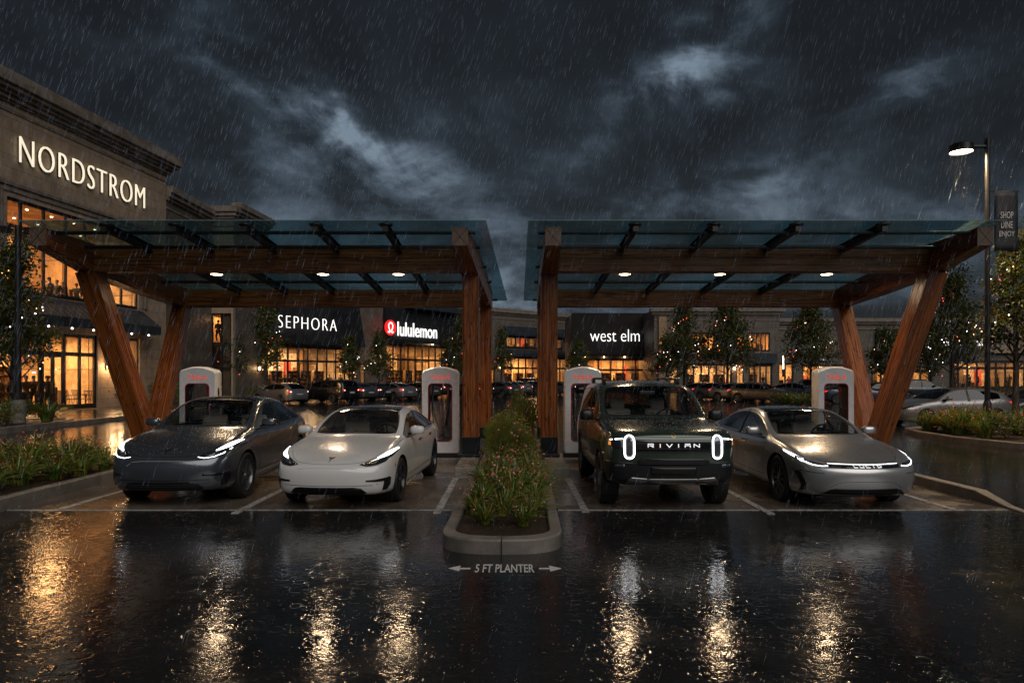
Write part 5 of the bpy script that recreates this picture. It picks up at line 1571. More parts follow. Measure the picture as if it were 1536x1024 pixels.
for (t, xs, z, y, wd, h, lb, gp) in ((store, [al(d) for d in (34.6, 36.6, 39.6)], .12, 5.0, 1.4, 2.4, 'tall display shelf inside the ground floor of the big store', 'shelves in the big store'),
        (shopA, [4.2, 6.5, 8.4, 10.8, 12.6, 14.6], .14, 4.2, 1.5, 2.4, 'tall shelf of goods inside the first shop', 'shelves in the first shop'),
        (shopB, [3, 5.2, 7.0, 9.0, 11.2, 13.4], .14, 4.0, 1.5, 2.6, 'tall shelf of goods inside the second shop', 'shelves in the second shop'),
        (mid, [6.5, 8.6, 11, 13.2, 16], .14, 3.4, 1.4, 2.2, 'shelf of goods inside the shop of the middle gap', 'shelves in the middle shop'),
        (elm, [3.2, 5.4, 7.4, 9.6], .14, 3.6, 1.4, 2.2, 'shelf of goods inside the frontal shop', 'shelves in the frontal shop'),
        (two, [5.0, 7.2, 9.0, 13.4], .14, 3.2, 1.3, 2.0, 'shelf of goods inside the two-storey shop', 'shelves in the two-storey shop')):
    for x in xs:
        shelf(t, x, y, z, wd, h, lb, gp, sd); sd += 1

# cafe furniture on the plaza
WICK = pmat('dark_wicker', (.045, .032, .024), .6, var=.4, vscale=40)
def chair():
    t = thing('patio_chair', 'x', 'chair', (0, 0, 0), 0, 'cafe chairs on the plaza')
    mb = MB(); mb.box(-.24, .24, -.23, .23, .42, .47); mb.build('seat', WICK, t, bevel=.02)
    mb = MB()
    n = 6
    for i in range(n):
        a = -.24 + .48 * i / (n - 1)
        mb.tube([(a, .22, .46), (a * 1.08, .30, .75), (a * 1.1, .36, .98)], .018, 5)
    mb.box(-.27, .27, .34, .38, .95, 1.0); mb.box(-.26, .26, .28, .31, .68, .72)
    mb.build('backrest', WICK, t)
    for sx in (-1, 1):
        for sy in (-1, 1):
            mb = MB(); mb.tube([(sx * .21, sy * .20, .44), (sx * .24, sy * .26, 0)], .02, 5, r1=.015); mb.build('leg', BLACK, t)
        mb = MB(); mb.tube([(sx * .25, .24, .70), (sx * .27, 0, .68), (sx * .26, -.2, .66), (sx * .24, -.22, .45)], .018, 5); mb.build('armrest', WICK, t)
    return t
def table(x, y, label):
    t = thing('cafe_table', label, 'table', (x, y, .13), 0, 'cafe tables on the plaza')
    mb = MB(); mb.lathe([(0, .75), (.42, .75), (.42, .72), (0, .715)], n=18); mb.build('tabletop', BLACK, t)
    mb = MB(); mb.cyl((0, 0, .02), (0, 0, .72), .035); mb.lathe([(0, .03), (.25, .02), (.25, 0)], n=14); mb.build('pedestal', BLACK, t)
c0 = chair(); first = True
for i, (px, d, rz, lab) in enumerate([(106, 42.0, 90, 'leftmost cafe chair before the glass doors'), (120, 43.0, 160, 'second cafe chair from the left, light seat towards the doors'), (138, 41.6, 180, 'dark cafe chair at the middle of the terrace'),
                                      (158, 42.4, 200, 'dark cafe chair left of the slanting timber leg'), (176, 43.4, 250, 'cafe chair half behind the slanting timber leg')]):
    c = c0 if i == 0 else copy_tree(c0)
    c.location = ((px - 768) * d / F, d, .13); c.rotation_euler = (0, 0, R(rz)); c['label'] = lab
for px, d, lab in ((128, 42.4, 'round dark cafe table among the left chairs'), (168, 42.9, 'round dark cafe table near the slanting timber leg')):
    table((px - 768) * d / F, d, lab)
for px, d, hgt, lb in ((166, 46.0, 1.5, 'potted bush beside the cafe tables'), (221, 48.0, 1.4, 'potted bush by the right end of the big store')):
    X = (px - 768) * d / F
    t = thing('potted_plant', lb, 'plant', (X, d, .13), 0, 'potted bushes on the plaza')
    mb = MB(); mb.lathe([(0, 0), (.24, 0), (.32, .6), (.27, .6), (.25, .54), (0, .54)], n=14); mb.build('pot', BLACK, t, smooth=True)
    o = leafball(int(px), 900, .42, .42, .62, .06).build('foliage', SHRUB, t, fix=False); o.location.z = 1.2
# ------------------------------------------------------------------ cars
def interp(tab, t):
    if t <= tab[0][0]: return tab[0][1]
    for (a, va), (b, vb) in zip(tab, tab[1:]):
        if t <= b:
            return va + (vb - va) * (t - a) / (b - a)
    return tab[-1][1]
def cmat(name, col, metal=0.0, rough=0.25, coat=1.0, beads=0.0):
    return pmat(name, col, rough, metal=metal, coat=coat, beads=beads)
TRIM = pmat('black_trim', (.010, .010, .011), .32)
ARCH = pmat('wheel_well', (.006, .006, .006), .8)
CGLASS = glassmat('car_glass', (.66, .69, .70), 1.0, .01, ior=1.55)
CGDARK = glassmat('car_glass_dark', (.10, .10, .11), 1.0, .02, ior=1.6)
ROOFBLK = pmat('roof_black', (.008, .009, .012), .12, spec=.35)
TYRE = pmat('tyre', (.014, .014, .014), .62, bump=.002, bscale=60)
RIM = pmat('wheel_rim', (.20, .20, .21), .28, metal=.8)
RIMD = pmat('wheel_rim_dark', (.06, .06, .065), .3, metal=.8)
SEATM = pmat('seat_leather', (.55, .46, .37), .5)
DASH = pmat('dashboard', (.02, .02, .021), .5)
HLG = pmat('headlight_housing', (.05, .055, .06), .08, metal=.6, coat=1)
DRL = emat('headlight_white', (.93, .96, 1.0), 5.5)
DRLS = emat('headlight_soft', (.93, .96, 1.0), 2.2)
TAIL = emat('tail_red', (1.0, .03, .02), 1.1)
TAILW = emat('tail_white', (1.0, .88, .75), 4)
CHROME = pmat('chrome', (.55, .55, .56), .15, metal=1)
AMBER = emat('amber_marker', (1.0, .30, .03), .8)
GRILL = pmat('grille_mesh', (.006, .006, .007), .4)

SED = dict(
    st=[0, .16, .42, .85, 1.18, 1.38, 1.78, 2.18, 2.62, 3.12, 3.60, 4.02, 4.34, 4.60, 4.70],
    top=[(0, .715), (.16, .775), (.42, .84), (.85, .925), (1.18, .975), (1.38, 1.01), (1.78, 1.245), (2.18, 1.405), (2.62, 1.455), (3.12, 1.435), (3.6, 1.335), (4.02, 1.19), (4.34, 1.11), (4.6, 1.06), (4.7, .98)],
    wid=[(0, .73), (.16, .84), (.42, .90), (.85, .925), (1.38, .925), (3.9, .925), (4.34, .885), (4.6, .80), (4.7, .72)],
    sh=[(0, .62), (.16, .67), (.42, .745), (.85, .82), (1.38, .84), (2.62, .86), (3.9, .90), (4.34, .90), (4.7, .82)],
    bz=[(0, .665), (.16, .735), (.42, .825), (.85, .915), (1.18, .94), (1.38, .955), (2.62, .955), (3.6, .99), (4.02, 1.02), (4.34, 1.01), (4.6, .98), (4.7, .90)],
    bw=[(0, .95), (.85, .925), (1.38, .925), (2.6, .915), (3.6, .92), (4.7, .93)],
    cz=[(0, .69), (.16, .76), (.42, .845), (.85, .935), (1.18, .965), (1.38, .99), (1.78, 1.20), (2.18, 1.34), (2.62, 1.385), (3.12, 1.36), (3.6, 1.25), (4.02, 1.095), (4.34, 1.055), (4.6, 1.02), (4.7, .93)],
    cw=[(0, .86), (.42, .84), (.85, .83), (1.18, .865), (1.38, .868), (1.78, .80), (2.18, .735), (2.62, .715), (3.12, .71), (3.6, .735), (4.02, .80), (4.34, .82), (4.7, .82)],
    rz=[(0, .70), (.16, .765), (.42, .83), (.85, .918), (1.18, .96), (1.38, .995), (1.78, 1.225), (2.18, 1.375), (2.62, 1.42), (3.12, 1.40), (3.6, 1.30), (4.02, 1.15), (4.34, 1.08), (4.6, 1.04), (4.7, .96)],
    rw=[(0, .70), (.42, .66), (.85, .66), (1.18, .76), (1.38, .80), (1.78, .73), (2.18, .655), (2.62, .63), (3.12, .62), (3.6, .64), (4.02, .69), (4.34, .70), (4.7, .70)],
    zb=.17, zs=.27, zm=.50, wr=.345, axf=.87, axr=3.76, ws=(1.38, 2.18), sg=(1.38, 4.02), rg=(3.6, 4.34), roof=(2.18, 3.6), L=4.70, bp=2.66,
    nose=[.10, .03, 0, .02, .07, .12, .15], bulge=.13)
def scaled(base, L, Wd, H, **kw):
    k = L / base['L']; kw_ = Wd / 1.85; kh = H / 1.455
    d = {}
    for n_, v in base.items():
        if n_ == 'st': d[n_] = [x * k for x in v]
        elif n_ in ('top', 'sh', 'bz', 'cz', 'rz'): d[n_] = [(a * k, b * kh) for a, b in v]
        elif n_ == 'wid': d[n_] = [(a * k, b * kw_) for a, b in v]
        elif n_ in ('bw', 'cw', 'rw'): d[n_] = [(a * k, b) for a, b in v]
        elif n_ in ('ws', 'sg', 'rg', 'roof'): d[n_] = tuple(x * k for x in v)
        elif n_ in ('axf', 'axr', 'bp'): d[n_] = v * k
        elif n_ in ('zb', 'zs', 'zm'): d[n_] = v * kh
        else: d[n_] = v
    d['L'] = L
    d.update(kw)
    return d
CROSS = scaled(SED, 4.75, 1.92, 1.63, wr=.37, zb=.19, rg=(3.6 * 4.75 / 4.7, 4.34 * 4.75 / 4.7))
LUX = scaled(SED, 4.97, 1.90, 1.44, wr=.36, nose=[.12, .05, 0, .01, .05, .10, .14], bulge=.17)
SUV = dict(
    st=[0, .10, .32, .80, 1.22, 1.42, 1.80, 2.12, 2.55, 3.20, 3.90, 4.50, 4.84, 5.02, 5.08],
    top=[(0, 1.15), (.10, 1.19), (.32, 1.225), (.8, 1.26), (1.22, 1.285), (1.42, 1.32), (1.8, 1.62), (2.12, 1.83), (2.55, 1.895), (3.2, 1.905), (3.9, 1.895), (4.5, 1.865), (4.84, 1.80), (5.02, 1.35), (5.08, 1.0)],
    wid=[(0, .84), (.10, .915), (.32, .965), (.8, .99), (4.5, .985), (4.84, .95), (5.08, .88)],
    sh=[(0, .98), (.1, 1.02), (.32, 1.06), (.8, 1.10), (4.5, 1.12), (5.08, .9)],
    bz=[(0, 1.07), (.1, 1.12), (.32, 1.165), (.8, 1.20), (1.42, 1.215), (3.2, 1.225), (4.5, 1.25), (4.84, 1.24), (5.02, 1.15), (5.08, .95)],
    bw=[(0, .97), (.8, .945), (1.42, .935), (4.5, .935), (5.08, .94)],
    cz=[(0, 1.12), (.1, 1.165), (.32, 1.21), (.8, 1.245), (1.22, 1.265), (1.42, 1.30), (1.8, 1.57), (2.12, 1.755), (2.55, 1.80), (3.2, 1.81), (3.9, 1.80), (4.5, 1.77), (4.84, 1.70), (5.02, 1.30), (5.08, .98)],
    cw=[(0, .93), (.32, .90), (.8, .90), (1.22, .89), (1.42, .895), (1.8, .86), (2.12, .825), (2.55, .81), (3.9, .81), (4.84, .83), (5.08, .9)],
    rz=[(0, 1.135), (.1, 1.18), (.32, 1.205), (.8, 1.245), (1.22, 1.265), (1.42, 1.305), (1.8, 1.60), (2.12, 1.80), (2.55, 1.86), (3.2, 1.87), (3.9, 1.86), (4.5, 1.83), (4.84, 1.765), (5.02, 1.33), (5.08, .99)],
    rw=[(0, .78), (.32, .72), (.8, .72), (1.22, .80), (1.42, .84), (1.8, .80), (2.12, .755), (2.55, .735), (3.9, .735), (4.84, .75), (5.08, .8)],
    zb=.36, zs=.46, zm=.78, wr=.405, axf=.86, axr=3.93, ws=(1.42, 2.12), sg=(1.42, 4.5), rg=(4.84, 5.02), roof=(2.12, 4.5), L=5.08, bp=2.75,
    nose=[.10, .04, 0, 0, .01, .03, .05], bulge=.07)
WAGON = scaled(SED, 4.65, 1.85, 1.50, wr=.335)
def settab(d, key, t0, vals):
    """replace the tail of a table from t0 on"""
    d[key] = [p for p in d[key] if p[0] < t0 - 1e-6] + vals
k_ = 4.65 / 4.7
settab(WAGON, 'top', 3.1 * k_, [(3.1, 1.505), (3.6, 1.475), (4.0, 1.42), (4.34, 1.30), (4.55, 1.05), (4.65, .9)])
settab(WAGON, 'cz', 3.1 * k_, [(3.1, 1.415), (3.6, 1.37), (4.0, 1.29), (4.34, 1.19), (4.55, 1.0), (4.65, .85)])
settab(WAGON, 'rz', 3.1 * k_, [(3.1, 1.465), (3.6, 1.43), (4.0, 1.37), (4.34, 1.26), (4.55, 1.03), (4.65, .88)])
settab(WAGON, 'cw', 3.1 * k_, [(3.1, .74), (4.0, .74), (4.65, .85)])
settab(WAGON, 'rw', 3.1 * k_, [(3.1, .66), (4.0, .67), (4.65, .75)])
WAGON['rg'] = (WAGON['st'][11], WAGON['st'][13]); WAGON['roof'] = (WAGON['roof'][0], WAGON['st'][11])
SMALLSUV = scaled(SUV, 4.6, 1.85, 1.32, wr=.36)   # vertical factor relative to 1.455
SMALLSUV['zb'] = .24; SMALLSUV['zs'] = .34; SMALLSUV['zm'] = .62

def car_shell(p, paint, roof_m, sub=2, side_dark=False):
    """returns evaluated mesh of the whole body with material regions, nose toward -Y, centre at origin"""
    L = p['L']; st = p['st']
    def sec(t):
        w_ = interp(p['wid'], t)
        endf = max(0, 1 - t / .5) ; endr = max(0, 1 - (L - t) / .4)
        zb = p['zb'] + .05 * endf + .12 * endr
        zs = p['zs'] + .06 * endr
        pts = [(0, zb), (.5 * w_, zb), (.90 * w_, zb), (.975 * w_, zs), (1.0 * w_, p['zm']), (.99 * w_, interp(p['sh'], t)),
               (interp(p['bw'], t) * w_, interp(p['bz'], t)), (interp(p['cw'], t) * w_, interp(p['cz'], t)), (interp(p['rw'], t) * w_, interp(p['rz'], t)),
               (.5 * interp(p['rw'], t) * w_, interp(p['top'], t) * .8 + interp(p['rz'], t) * .2 + .0), (0, interp(p['top'], t))]
        return pts
    V = []; idx = {}
    def vid(key, co):
        if key not in idx: idx[key] = len(V); V.append(co)
        return idx[key]
    rear = [.06, .02, 0, .01, .03, .05, .04]
    def yoff(i, k):
        kk = min(max(k - 2, 0), 6)
        if i == 0: return p['nose'][kk] + (0.0)
        if i == 1: return p['nose'][kk] * .55
        if i == 2: return p['nose'][kk] * .15
        if i == len(st) - 1: return -rear[kk]
        return 0
    secs = [sec(t) for t in st]
    for i, t in enumerate(st):
        for k, (x, z) in enumerate(secs[i]):
            for s_ in (1, -1):
                if x == 0 and s_ < 0: continue
                y = -L / 2 + t + yoff(i, k)
                if i == 0:  # round the nose in plan
                    fx = x / secs[i][4][0]
                    y += -p['bulge'] * (1 - fx ** 2) if k in (0, 1, 9, 10) else 0
                vid((i, k, s_ if x else 0), (x * s_, y, z))
    def get(i, k, s_):
        return idx[(i, k, 0)] if (i, k, 0) in idx else idx[(i, k, s_)]
    Fc = []; M = []
    n = len(st)
    def near(a, b): return abs(a - b) < 1e-3
    iws = [min(range(n), key=lambda i: abs(st[i] - v)) for v in p['ws']]
    isg = [min(range(n), key=lambda i: abs(st[i] - v)) for v in p['sg']]
    irg = [min(range(n), key=lambda i: abs(st[i] - v)) for v in p['rg']]
    irf = [min(range(n), key=lambda i: abs(st[i] - v)) for v in p['roof']]
    for i in range(n - 1):
        for k in range(10):
            m = 0
            if k in (8, 9):
                if iws[0] <= i < iws[1]: m = 1
                elif irg[0] <= i < irg[1]: m = 3
                elif irf[0] <= i < irf[1]: m = 4
            if k == 6 and isg[0] <= i < isg[1]: m = 2
            if k in (0, 1): m = 5
            for s_ in (1, -1):
                q = [get(i, k, s_), get(i + 1, k, s_), get(i + 1, k + 1, s_), get(i, k + 1, s_)]
                if s_ < 0: q.reverse()
                Fc.append(tuple(q)); M.append(m)
    for i in (0, n - 1):
        sc = secs[i]
        sgn = -1 if i == 0 else 1
        bul = p['bulge'] if i == 0 else .05
        def cap(k, c):  # c in -2..2
            x = sc[k][0] * c / 2
            if abs(c) == 2: return get(i, k, 1 if c > 0 else -1)
            if k == 2 and i >= 0:
                if c == 0: return get(i, 0, 0)
                return get(i, 1, 1 if c > 0 else -1)
            if k == 8:
                if c == 0: return get(i, 10, 0)
                return get(i, 9, 1 if c > 0 else -1)
            y = -L / 2 + st[i] + yoff(i, k) + sgn * bul * (1 - (c / 2) ** 2)
            return vid((i, k, 'c', c), (x, y, sc[k][1] + (.0)))
        for k in range(2, 8):
            for c in range(-2, 2):
                q = [cap(k, c), cap(k, c + 1), cap(k + 1, c + 1), cap(k + 1, c)]
                if i: q.reverse()
                Fc.append(tuple(q)); M.append(0 if k > 2 else 0)
    me = bpy.data.meshes.new('shell'); me.from_pydata(V, [], Fc)
    for m in (paint, CGLASS, CGLASS if not side_dark else CGDARK, CGDARK, roof_m, ARCH, TRIM): me.materials.append(m)
    me.polygons.foreach_set('material_index', M)
    bm = bmesh.new(); bm.from_mesh(me); bmesh.ops.recalc_face_normals(bm, faces=bm.faces)
    # crease the shoulder and the glass base a little
    cl = bm.edges.layers.float.get('crease_edge') or bm.edges.layers.float.new('crease_edge')
    for e in bm.edges:
        ms = {f.material_index for f in e.link_faces}
        if len(ms) > 1 and (1 in ms or 2 in ms): e[cl] = .35
    bm.to_mesh(me); bm.free()
    o = bpy.data.objects.new('shell', me); COL.objects.link(o)
    s_ = o.modifiers.new('s', 'SUBSURF'); s_.levels = sub; s_.render_levels = sub
    cm = MB()
    for ax in (p['axf'], p['axr']):
        for sd_ in (1, -1):
            w_ = interp(p['wid'], ax)
            cm.cyl((sd_ * (w_ - .30), -L / 2 + ax, p['wr'] + .005), (sd_ * (w_ + .2), -L / 2 + ax, p['wr'] + .005), p['wr'] + .045, n=36 if sub > 1 else 20, m=0)
            cm.box(min(sd_ * (w_ - .30), sd_ * (w_ + .2)), max(sd_ * (w_ - .30), sd_ * (w_ + .2)), -L / 2 + ax - p['wr'] * .93, -L / 2 + ax + p['wr'] * .93, -.1, p['wr'] * .7)
    cut = cm.build('cut', [ARCH] * 7)
    cut.data.polygons.foreach_set('material_index', [5] * len(cut.data.polygons))
    b = o.modifiers.new('b', 'BOOLEAN'); b.object = cut; b.operation = 'DIFFERENCE'; b.solver = 'EXACT'; b.use_self = True
    dg = bpy.context.evaluated_depsgraph_get(); dg.update()
    r = bpy.data.meshes.new_from_object(o.evaluated_get(dg))
    bpy.data.objects.remove(o); bpy.data.objects.remove(cut)
    return r

def split_shell(me, t, paint_slot_object=False):
    """separate the evaluated shell into body and glazing parts"""
    names = {'glass': ('windshield', 1), 'side': ('side_window', 2), 'rear': ('rear_window', 3), 'roof': ('roof_panel', 4)}
    mats = [m for m in me.materials]
    bm = bmesh.new(); bm.from_mesh(me)
    # thin black surround round each pane
    for mi in (1, 2, 3):
        fs = [f for f in bm.faces if f.material_index == mi]
        if fs:
            r = bmesh.ops.inset_region(bm, faces=fs, thickness=.022 if mi == 1 else .014, depth=0.0, use_even_offset=True)
            for f in r['faces']: f.material_index = 6
    tmp = bpy.data.meshes.new('t'); bm.to_mesh(tmp)
    for m in mats: tmp.materials.append(m)
    bm.free()
    parts = []
    for nm, want in (('body', None), ('windshield', 1), ('side_window', 2), ('rear_window', 3), ('roof_panel', 4)):
        b2 = bmesh.new(); b2.from_mesh(tmp)
        if want is None: dele = [f for f in b2.faces if f.material_index in (1, 2, 3, 4)]
        else: dele = [f for f in b2.faces if f.material_index != want]
        bmesh.ops.delete(b2, geom=dele, context='FACES')
        if want == 2:
            groups = (('side_window', 1), ('side_window', -1))
        else: groups = ((nm, 0),)
        for g_, sd_ in groups:
            b3 = b2.copy()
            if sd_:
                bmesh.ops.delete(b3, geom=[f for f in b3.faces if f.calc_center_median().x * sd_ < 0], context='FACES')
            if not b3.faces: b3.free(); continue
            m2 = bpy.data.meshes.new(g_); b3.to_mesh(m2); b3.free()
            for m in mats: m2.materials.append(m)
            m2.polygons.foreach_set('use_smooth', [True] * len(m2.polygons))
            m2.set_sharp_from_angle(angle=R(50))
            o = bpy.data.objects.new(g_, m2); COL.objects.link(o); o.parent = t
            parts.append(o)
        b2.free()
    return parts

class Skin:
    """puts traced outlines on the body surface"""
    def __init__(s, me, t):
        s.t = t
        bm = bmesh.new(); bm.from_mesh(me)
        s.bvh = BVHTree.FromBMesh(bm); bm.free()
    def hit(s, mode, a, b):
        if mode == 'front': o, d = Vector((a, -9, b)), Vector((0, 1, 0))
        elif mode == 'rear': o, d = Vector((a, 9, b)), Vector((0, -1, 0))
        elif mode == 'left': o, d = Vector((9, a, b)), Vector((-1, 0, 0))      # +X side
        elif mode == 'right': o, d = Vector((-9, a, b)), Vector((1, 0, 0))
        else: o, d = Vector((a, b, 9)), Vector((0, 0, -1))
        h = s.bvh.ray_cast(o, d)
        if h[0] is None:
            q = o + d * 7.2
            h = s.bvh.find_nearest(q)
        n = h[1]
        if n.dot(d) > 0: n = -n
        return h[0], n
    def poly(s, name, pts, m, mode='front', off=.005, cell=.045, thick=0.0, parent=None):
        bm = bmesh.new()
        vs = [bm.verts.new((a, 0, b)) for a, b in pts]
        bm.faces.new(vs)
        bmesh.ops.triangulate(bm, faces=bm.faces[:])
        a0, a1 = min(p_[0] for p_ in pts), max(p_[0] for p_ in pts); b0, b1 = min(p_[1] for p_ in pts), max(p_[1] for p_ in pts)
        k = math.floor(a0 / cell) * cell
        while k < a1:
            if k > a0: bmesh.ops.bisect_plane(bm, geom=bm.verts[:] + bm.edges[:] + bm.faces[:], plane_co=(k, 0, 0), plane_no=(1, 0, 0))
            k += cell
        k = math.floor(b0 / cell) * cell
        while k < b1:
            if k > b0: bmesh.ops.bisect_plane(bm, geom=bm.verts[:] + bm.edges[:] + bm.faces[:], plane_co=(0, 0, k), plane_no=(0, 0, 1))
            k += cell
        for v in bm.verts:
            h, n = s.hit(mode, v.co.x, v.co.z); v.co = h + n * off
        me = bpy.data.meshes.new(name); bm.to_mesh(me); bm.free()
        me.materials.append(m)
        me.polygons.foreach_set('use_smooth', [True] * len(me.polygons))
        o = bpy.data.objects.new(name, me); COL.objects.link(o); o.parent = parent or s.t
        sd_ = o.modifiers.new('t', 'SOLIDIFY'); sd_.thickness = max(thick, .004); sd_.offset = 0
        return o
    def line(s, name, pts, wd, m, mode='front', off=.002, closed=False, parent=None, seg=.05):
        P = []
        pp = list(pts) + ([pts[0]] if closed else [])
        for (a, b), (c, d) in zip(pp, pp[1:]):
            n = max(1, int(math.hypot(c - a, d - b) / seg))
            for i in range(n): P.append((a + (c - a) * i / n, b + (d - b) * i / n))
        P.append(pp[-1])
        H = [s.hit(mode, a, b) for a, b in P]
        mb = MB(); vs = []
        N = len(H)
        for i in range(N):
            tn = (H[min(i + 1, N - 1)][0] - H[max(i - 1, 0)][0])
            if closed and i in (0, N - 1): tn = H[1][0] - H[N - 2][0]
            if tn.length < 1e-6: tn = Vector((1, 0, 0))
            tn.normalize(); n = H[i][1]; b_ = n.cross(tn).normalized() * wd / 2
            p_ = H[i][0] + n * off
            vs += [p_ - b_, p_ + b_]
        mb.add(vs, [(2 * i, 2 * i + 1, 2 * i + 3, 2 * i + 2) for i in range(N - 1)])
        return mb.build(name, m, parent or s.t, smooth='all', fix=False)
    def text(s, name, mb, m, mode='front', off=.006, parent=None):
        for i, v in enumerate(mb.v):
            h, n = s.hit(mode, v[0], v[2]); q = h + n * (off if v[1] < 0 else 0); mb.v[i] = tuple(q)
        return mb.build(name, m, parent or s.t)

def mirror(pts): return [(-a, b) for a, b in pts]
def wheel_meshes(r, wd=.23, style=0, n=40, dark=False):
    a = MB()
    prof = [(r * .70, -wd * .42), (r * .90, -wd * .5), (r * .97, -wd * .44), (r, -wd * .30), (r, wd * .30), (r * .97, wd * .44), (r * .90, wd * .5), (r * .70, wd * .42), (r * .66, wd * .3), (r * .66, -wd * .3)]
    a.lathe(prof, 'x', n, closed=True)
    if n > 24:
        for i in range(60 if n > 24 else 0):   # tread blocks
            t = 2 * math.pi * i / 60
            c, s_ = math.cos(t), math.sin(t); c2, s2 = math.cos(t + .06), math.sin(t + .06)
            for x0, x1 in ((-wd * .40, -wd * .14), (-wd * .10, wd * .10), (wd * .14, wd * .40)):
                q = r + .006
                a.add([(x0, c * r, s_ * r), (x1, c * r, s_ * r), (x1, c2 * r, s2 * r), (x0, c2 * r, s2 * r), (x0, c * q, s_ * q), (x1, c * q, s_ * q), (x1, c2 * q, s2 * q), (x0, c2 * q, s2 * q)],
                      [(4, 5, 6, 7), (0, 1, 5, 4), (1, 2, 6, 5), (2, 3, 7, 6), (3, 0, 4, 7)])
    b = MB(); ri = r * .69
    b.lathe([(ri, wd * .44), (ri * .965, wd * .45), (ri * .93, wd * .36), (ri * .90, -wd * .2), (ri * .3, -wd * .22), (0, -wd * .22)], 'x', n)
    ns = {0: 7, 1: 5, 2: 10, 3: 6}[style]
    for i in range(ns):
        t = 2 * math.pi * i / ns
        def P(rad, ang, x): return (x, rad * math.cos(t + ang), rad * math.sin(t + ang))
        pairs = ((-.13, -.02), (.02, .13)) if style in (0, 2) else ((-.16, .16),)
        for (u, v) in pairs:
            w0 = (u + v) / 2
            xo = wd * .36; xi = wd * .24
            vs = [P(ri * .14, u * 2.2, xi + .03), P(ri * .14, v * 2.2, xi + .03), P(ri * .95, v * .9, xo), P(ri * .95, u * .9, xo),
                  P(ri * .14, u * 2.2, xi - .03), P(ri * .14, v * 2.2, xi - .03), P(ri * .95, v * .9, xo - .05), P(ri * .95, u * .9, xo - .05)]
            b.add(vs, [(0, 1, 2, 3), (4, 5, 1, 0), (5, 6, 2, 1), (6, 7, 3, 2), (7, 4, 0, 3), (7, 6, 5, 4)])
    b.lathe([(0, wd * .40), (r * .10, wd * .40), (r * .13, wd * .30), (r * .13, wd * .1)], 'x', 14)
    am = a.build('tyre', TYRE, None, smooth=True); bm_ = b.build('rim', RIMD if dark else RIM, None, smooth=True)
    res = (am.data, bm_.data)
    bpy.data.objects.remove(am); bpy.data.objects.remove(bm_)
    return res
def add_wheels(t, p, meshes, wd=.23, steer=0.0):
    for ax in (p['axf'], p['axr']):
        w_ = interp(p['wid'], ax)
        for sd_ in (1, -1):
            e = bpy.data.objects.new('wheel', None); COL.objects.link(e); e.parent = t
            e.location = (sd_ * (w_ - wd / 2 - .015), -p['L'] / 2 + ax, p['wr'])
            e.rotation_euler = (0, 0, (math.pi if sd_ < 0 else 0) + (steer if ax == p['axf'] else 0))
            for nm, me in (('tyre', meshes[0]), ('rim', meshes[1])):
                o = bpy.data.objects.new(nm, me); COL.objects.link(o); o.parent = e
def add_cabin(t, p, suv=False):
    y0 = -p['L'] / 2; zf = p['zb'] + .12; bz = interp(p['bz'], p['bp'])
    ys = y0 + p['bp'] - .18
    for s_ in (1, -1):
        x = s_ * .37
        mb = MB(); mb.box(x - .25, x + .25, ys - .42, ys + .12, bz - .62, bz - .42); mb.build('seat_cushion', SEATM, t, bevel=.05)
        mb = MB(); h = .18 if not suv else .16
        mb.prism([(ys + .06, bz - .45), (ys + .20, bz - .45), (ys + .36, bz + h), (ys + .26, bz + h)], x - .235, x + .235, 'yz')
        mb.build('seat_back', SEATM, t, bevel=.06, bseg=3, smooth=True)
        mb = MB(); mb.prism([(ys + .28, bz + h - .02), (ys + .36, bz + h - .02), (ys + .42, bz + h + .19), (ys + .30, bz + h + .19)], x - .13, x + .13, 'yz')
        mb.build('head_rest', SEATM, t, bevel=.04, bseg=3, smooth=True)
    mb = MB(); mb.box(-.6, .6, ys + .75, ys + .95, bz - .6, bz + .02); mb.build('rear_bench', SEATM, t, bevel=.06)
    mb = MB(); yd = y0 + p['ws'][0]
    mb.prism([(yd + .10, bz - .30), (yd + .55, bz - .30), (yd + .55, bz - .06), (yd + .40, bz + .0), (yd + .06, bz + .005)], -.70, .70, 'yz'); mb.build('dashboard', DASH, t, bevel=.02)
    mb = MB(); c = Vector((.37, yd + .70, bz + .03)); n_ = Vector((0, .85, .5)).normalized(); u = Vector((1, 0, 0)); v = n_.cross(u)
    ring = [c + u * (.185 * math.cos(k * math.pi / 10)) + v * (.185 * math.sin(k * math.pi / 10)) for k in range(21)]
    mb.tube(ring, .017, 6); mb.tube([c - u * .18, c + u * .18], .016, 5); mb.tube([c, c - v * .17], .016, 5)
    mb.build('steering_wheel', DASH, t, smooth=True)
    mb = MB(); mb.box(-.13, .13, y0 + p['ws'][1] - .20, y0 + p['ws'][1] - .17, interp(p['top'], p['ws'][1]) - .17, interp(p['top'], p['ws'][1]) - .10); mb.build('interior_mirror', BLACK, t, bevel=.01)
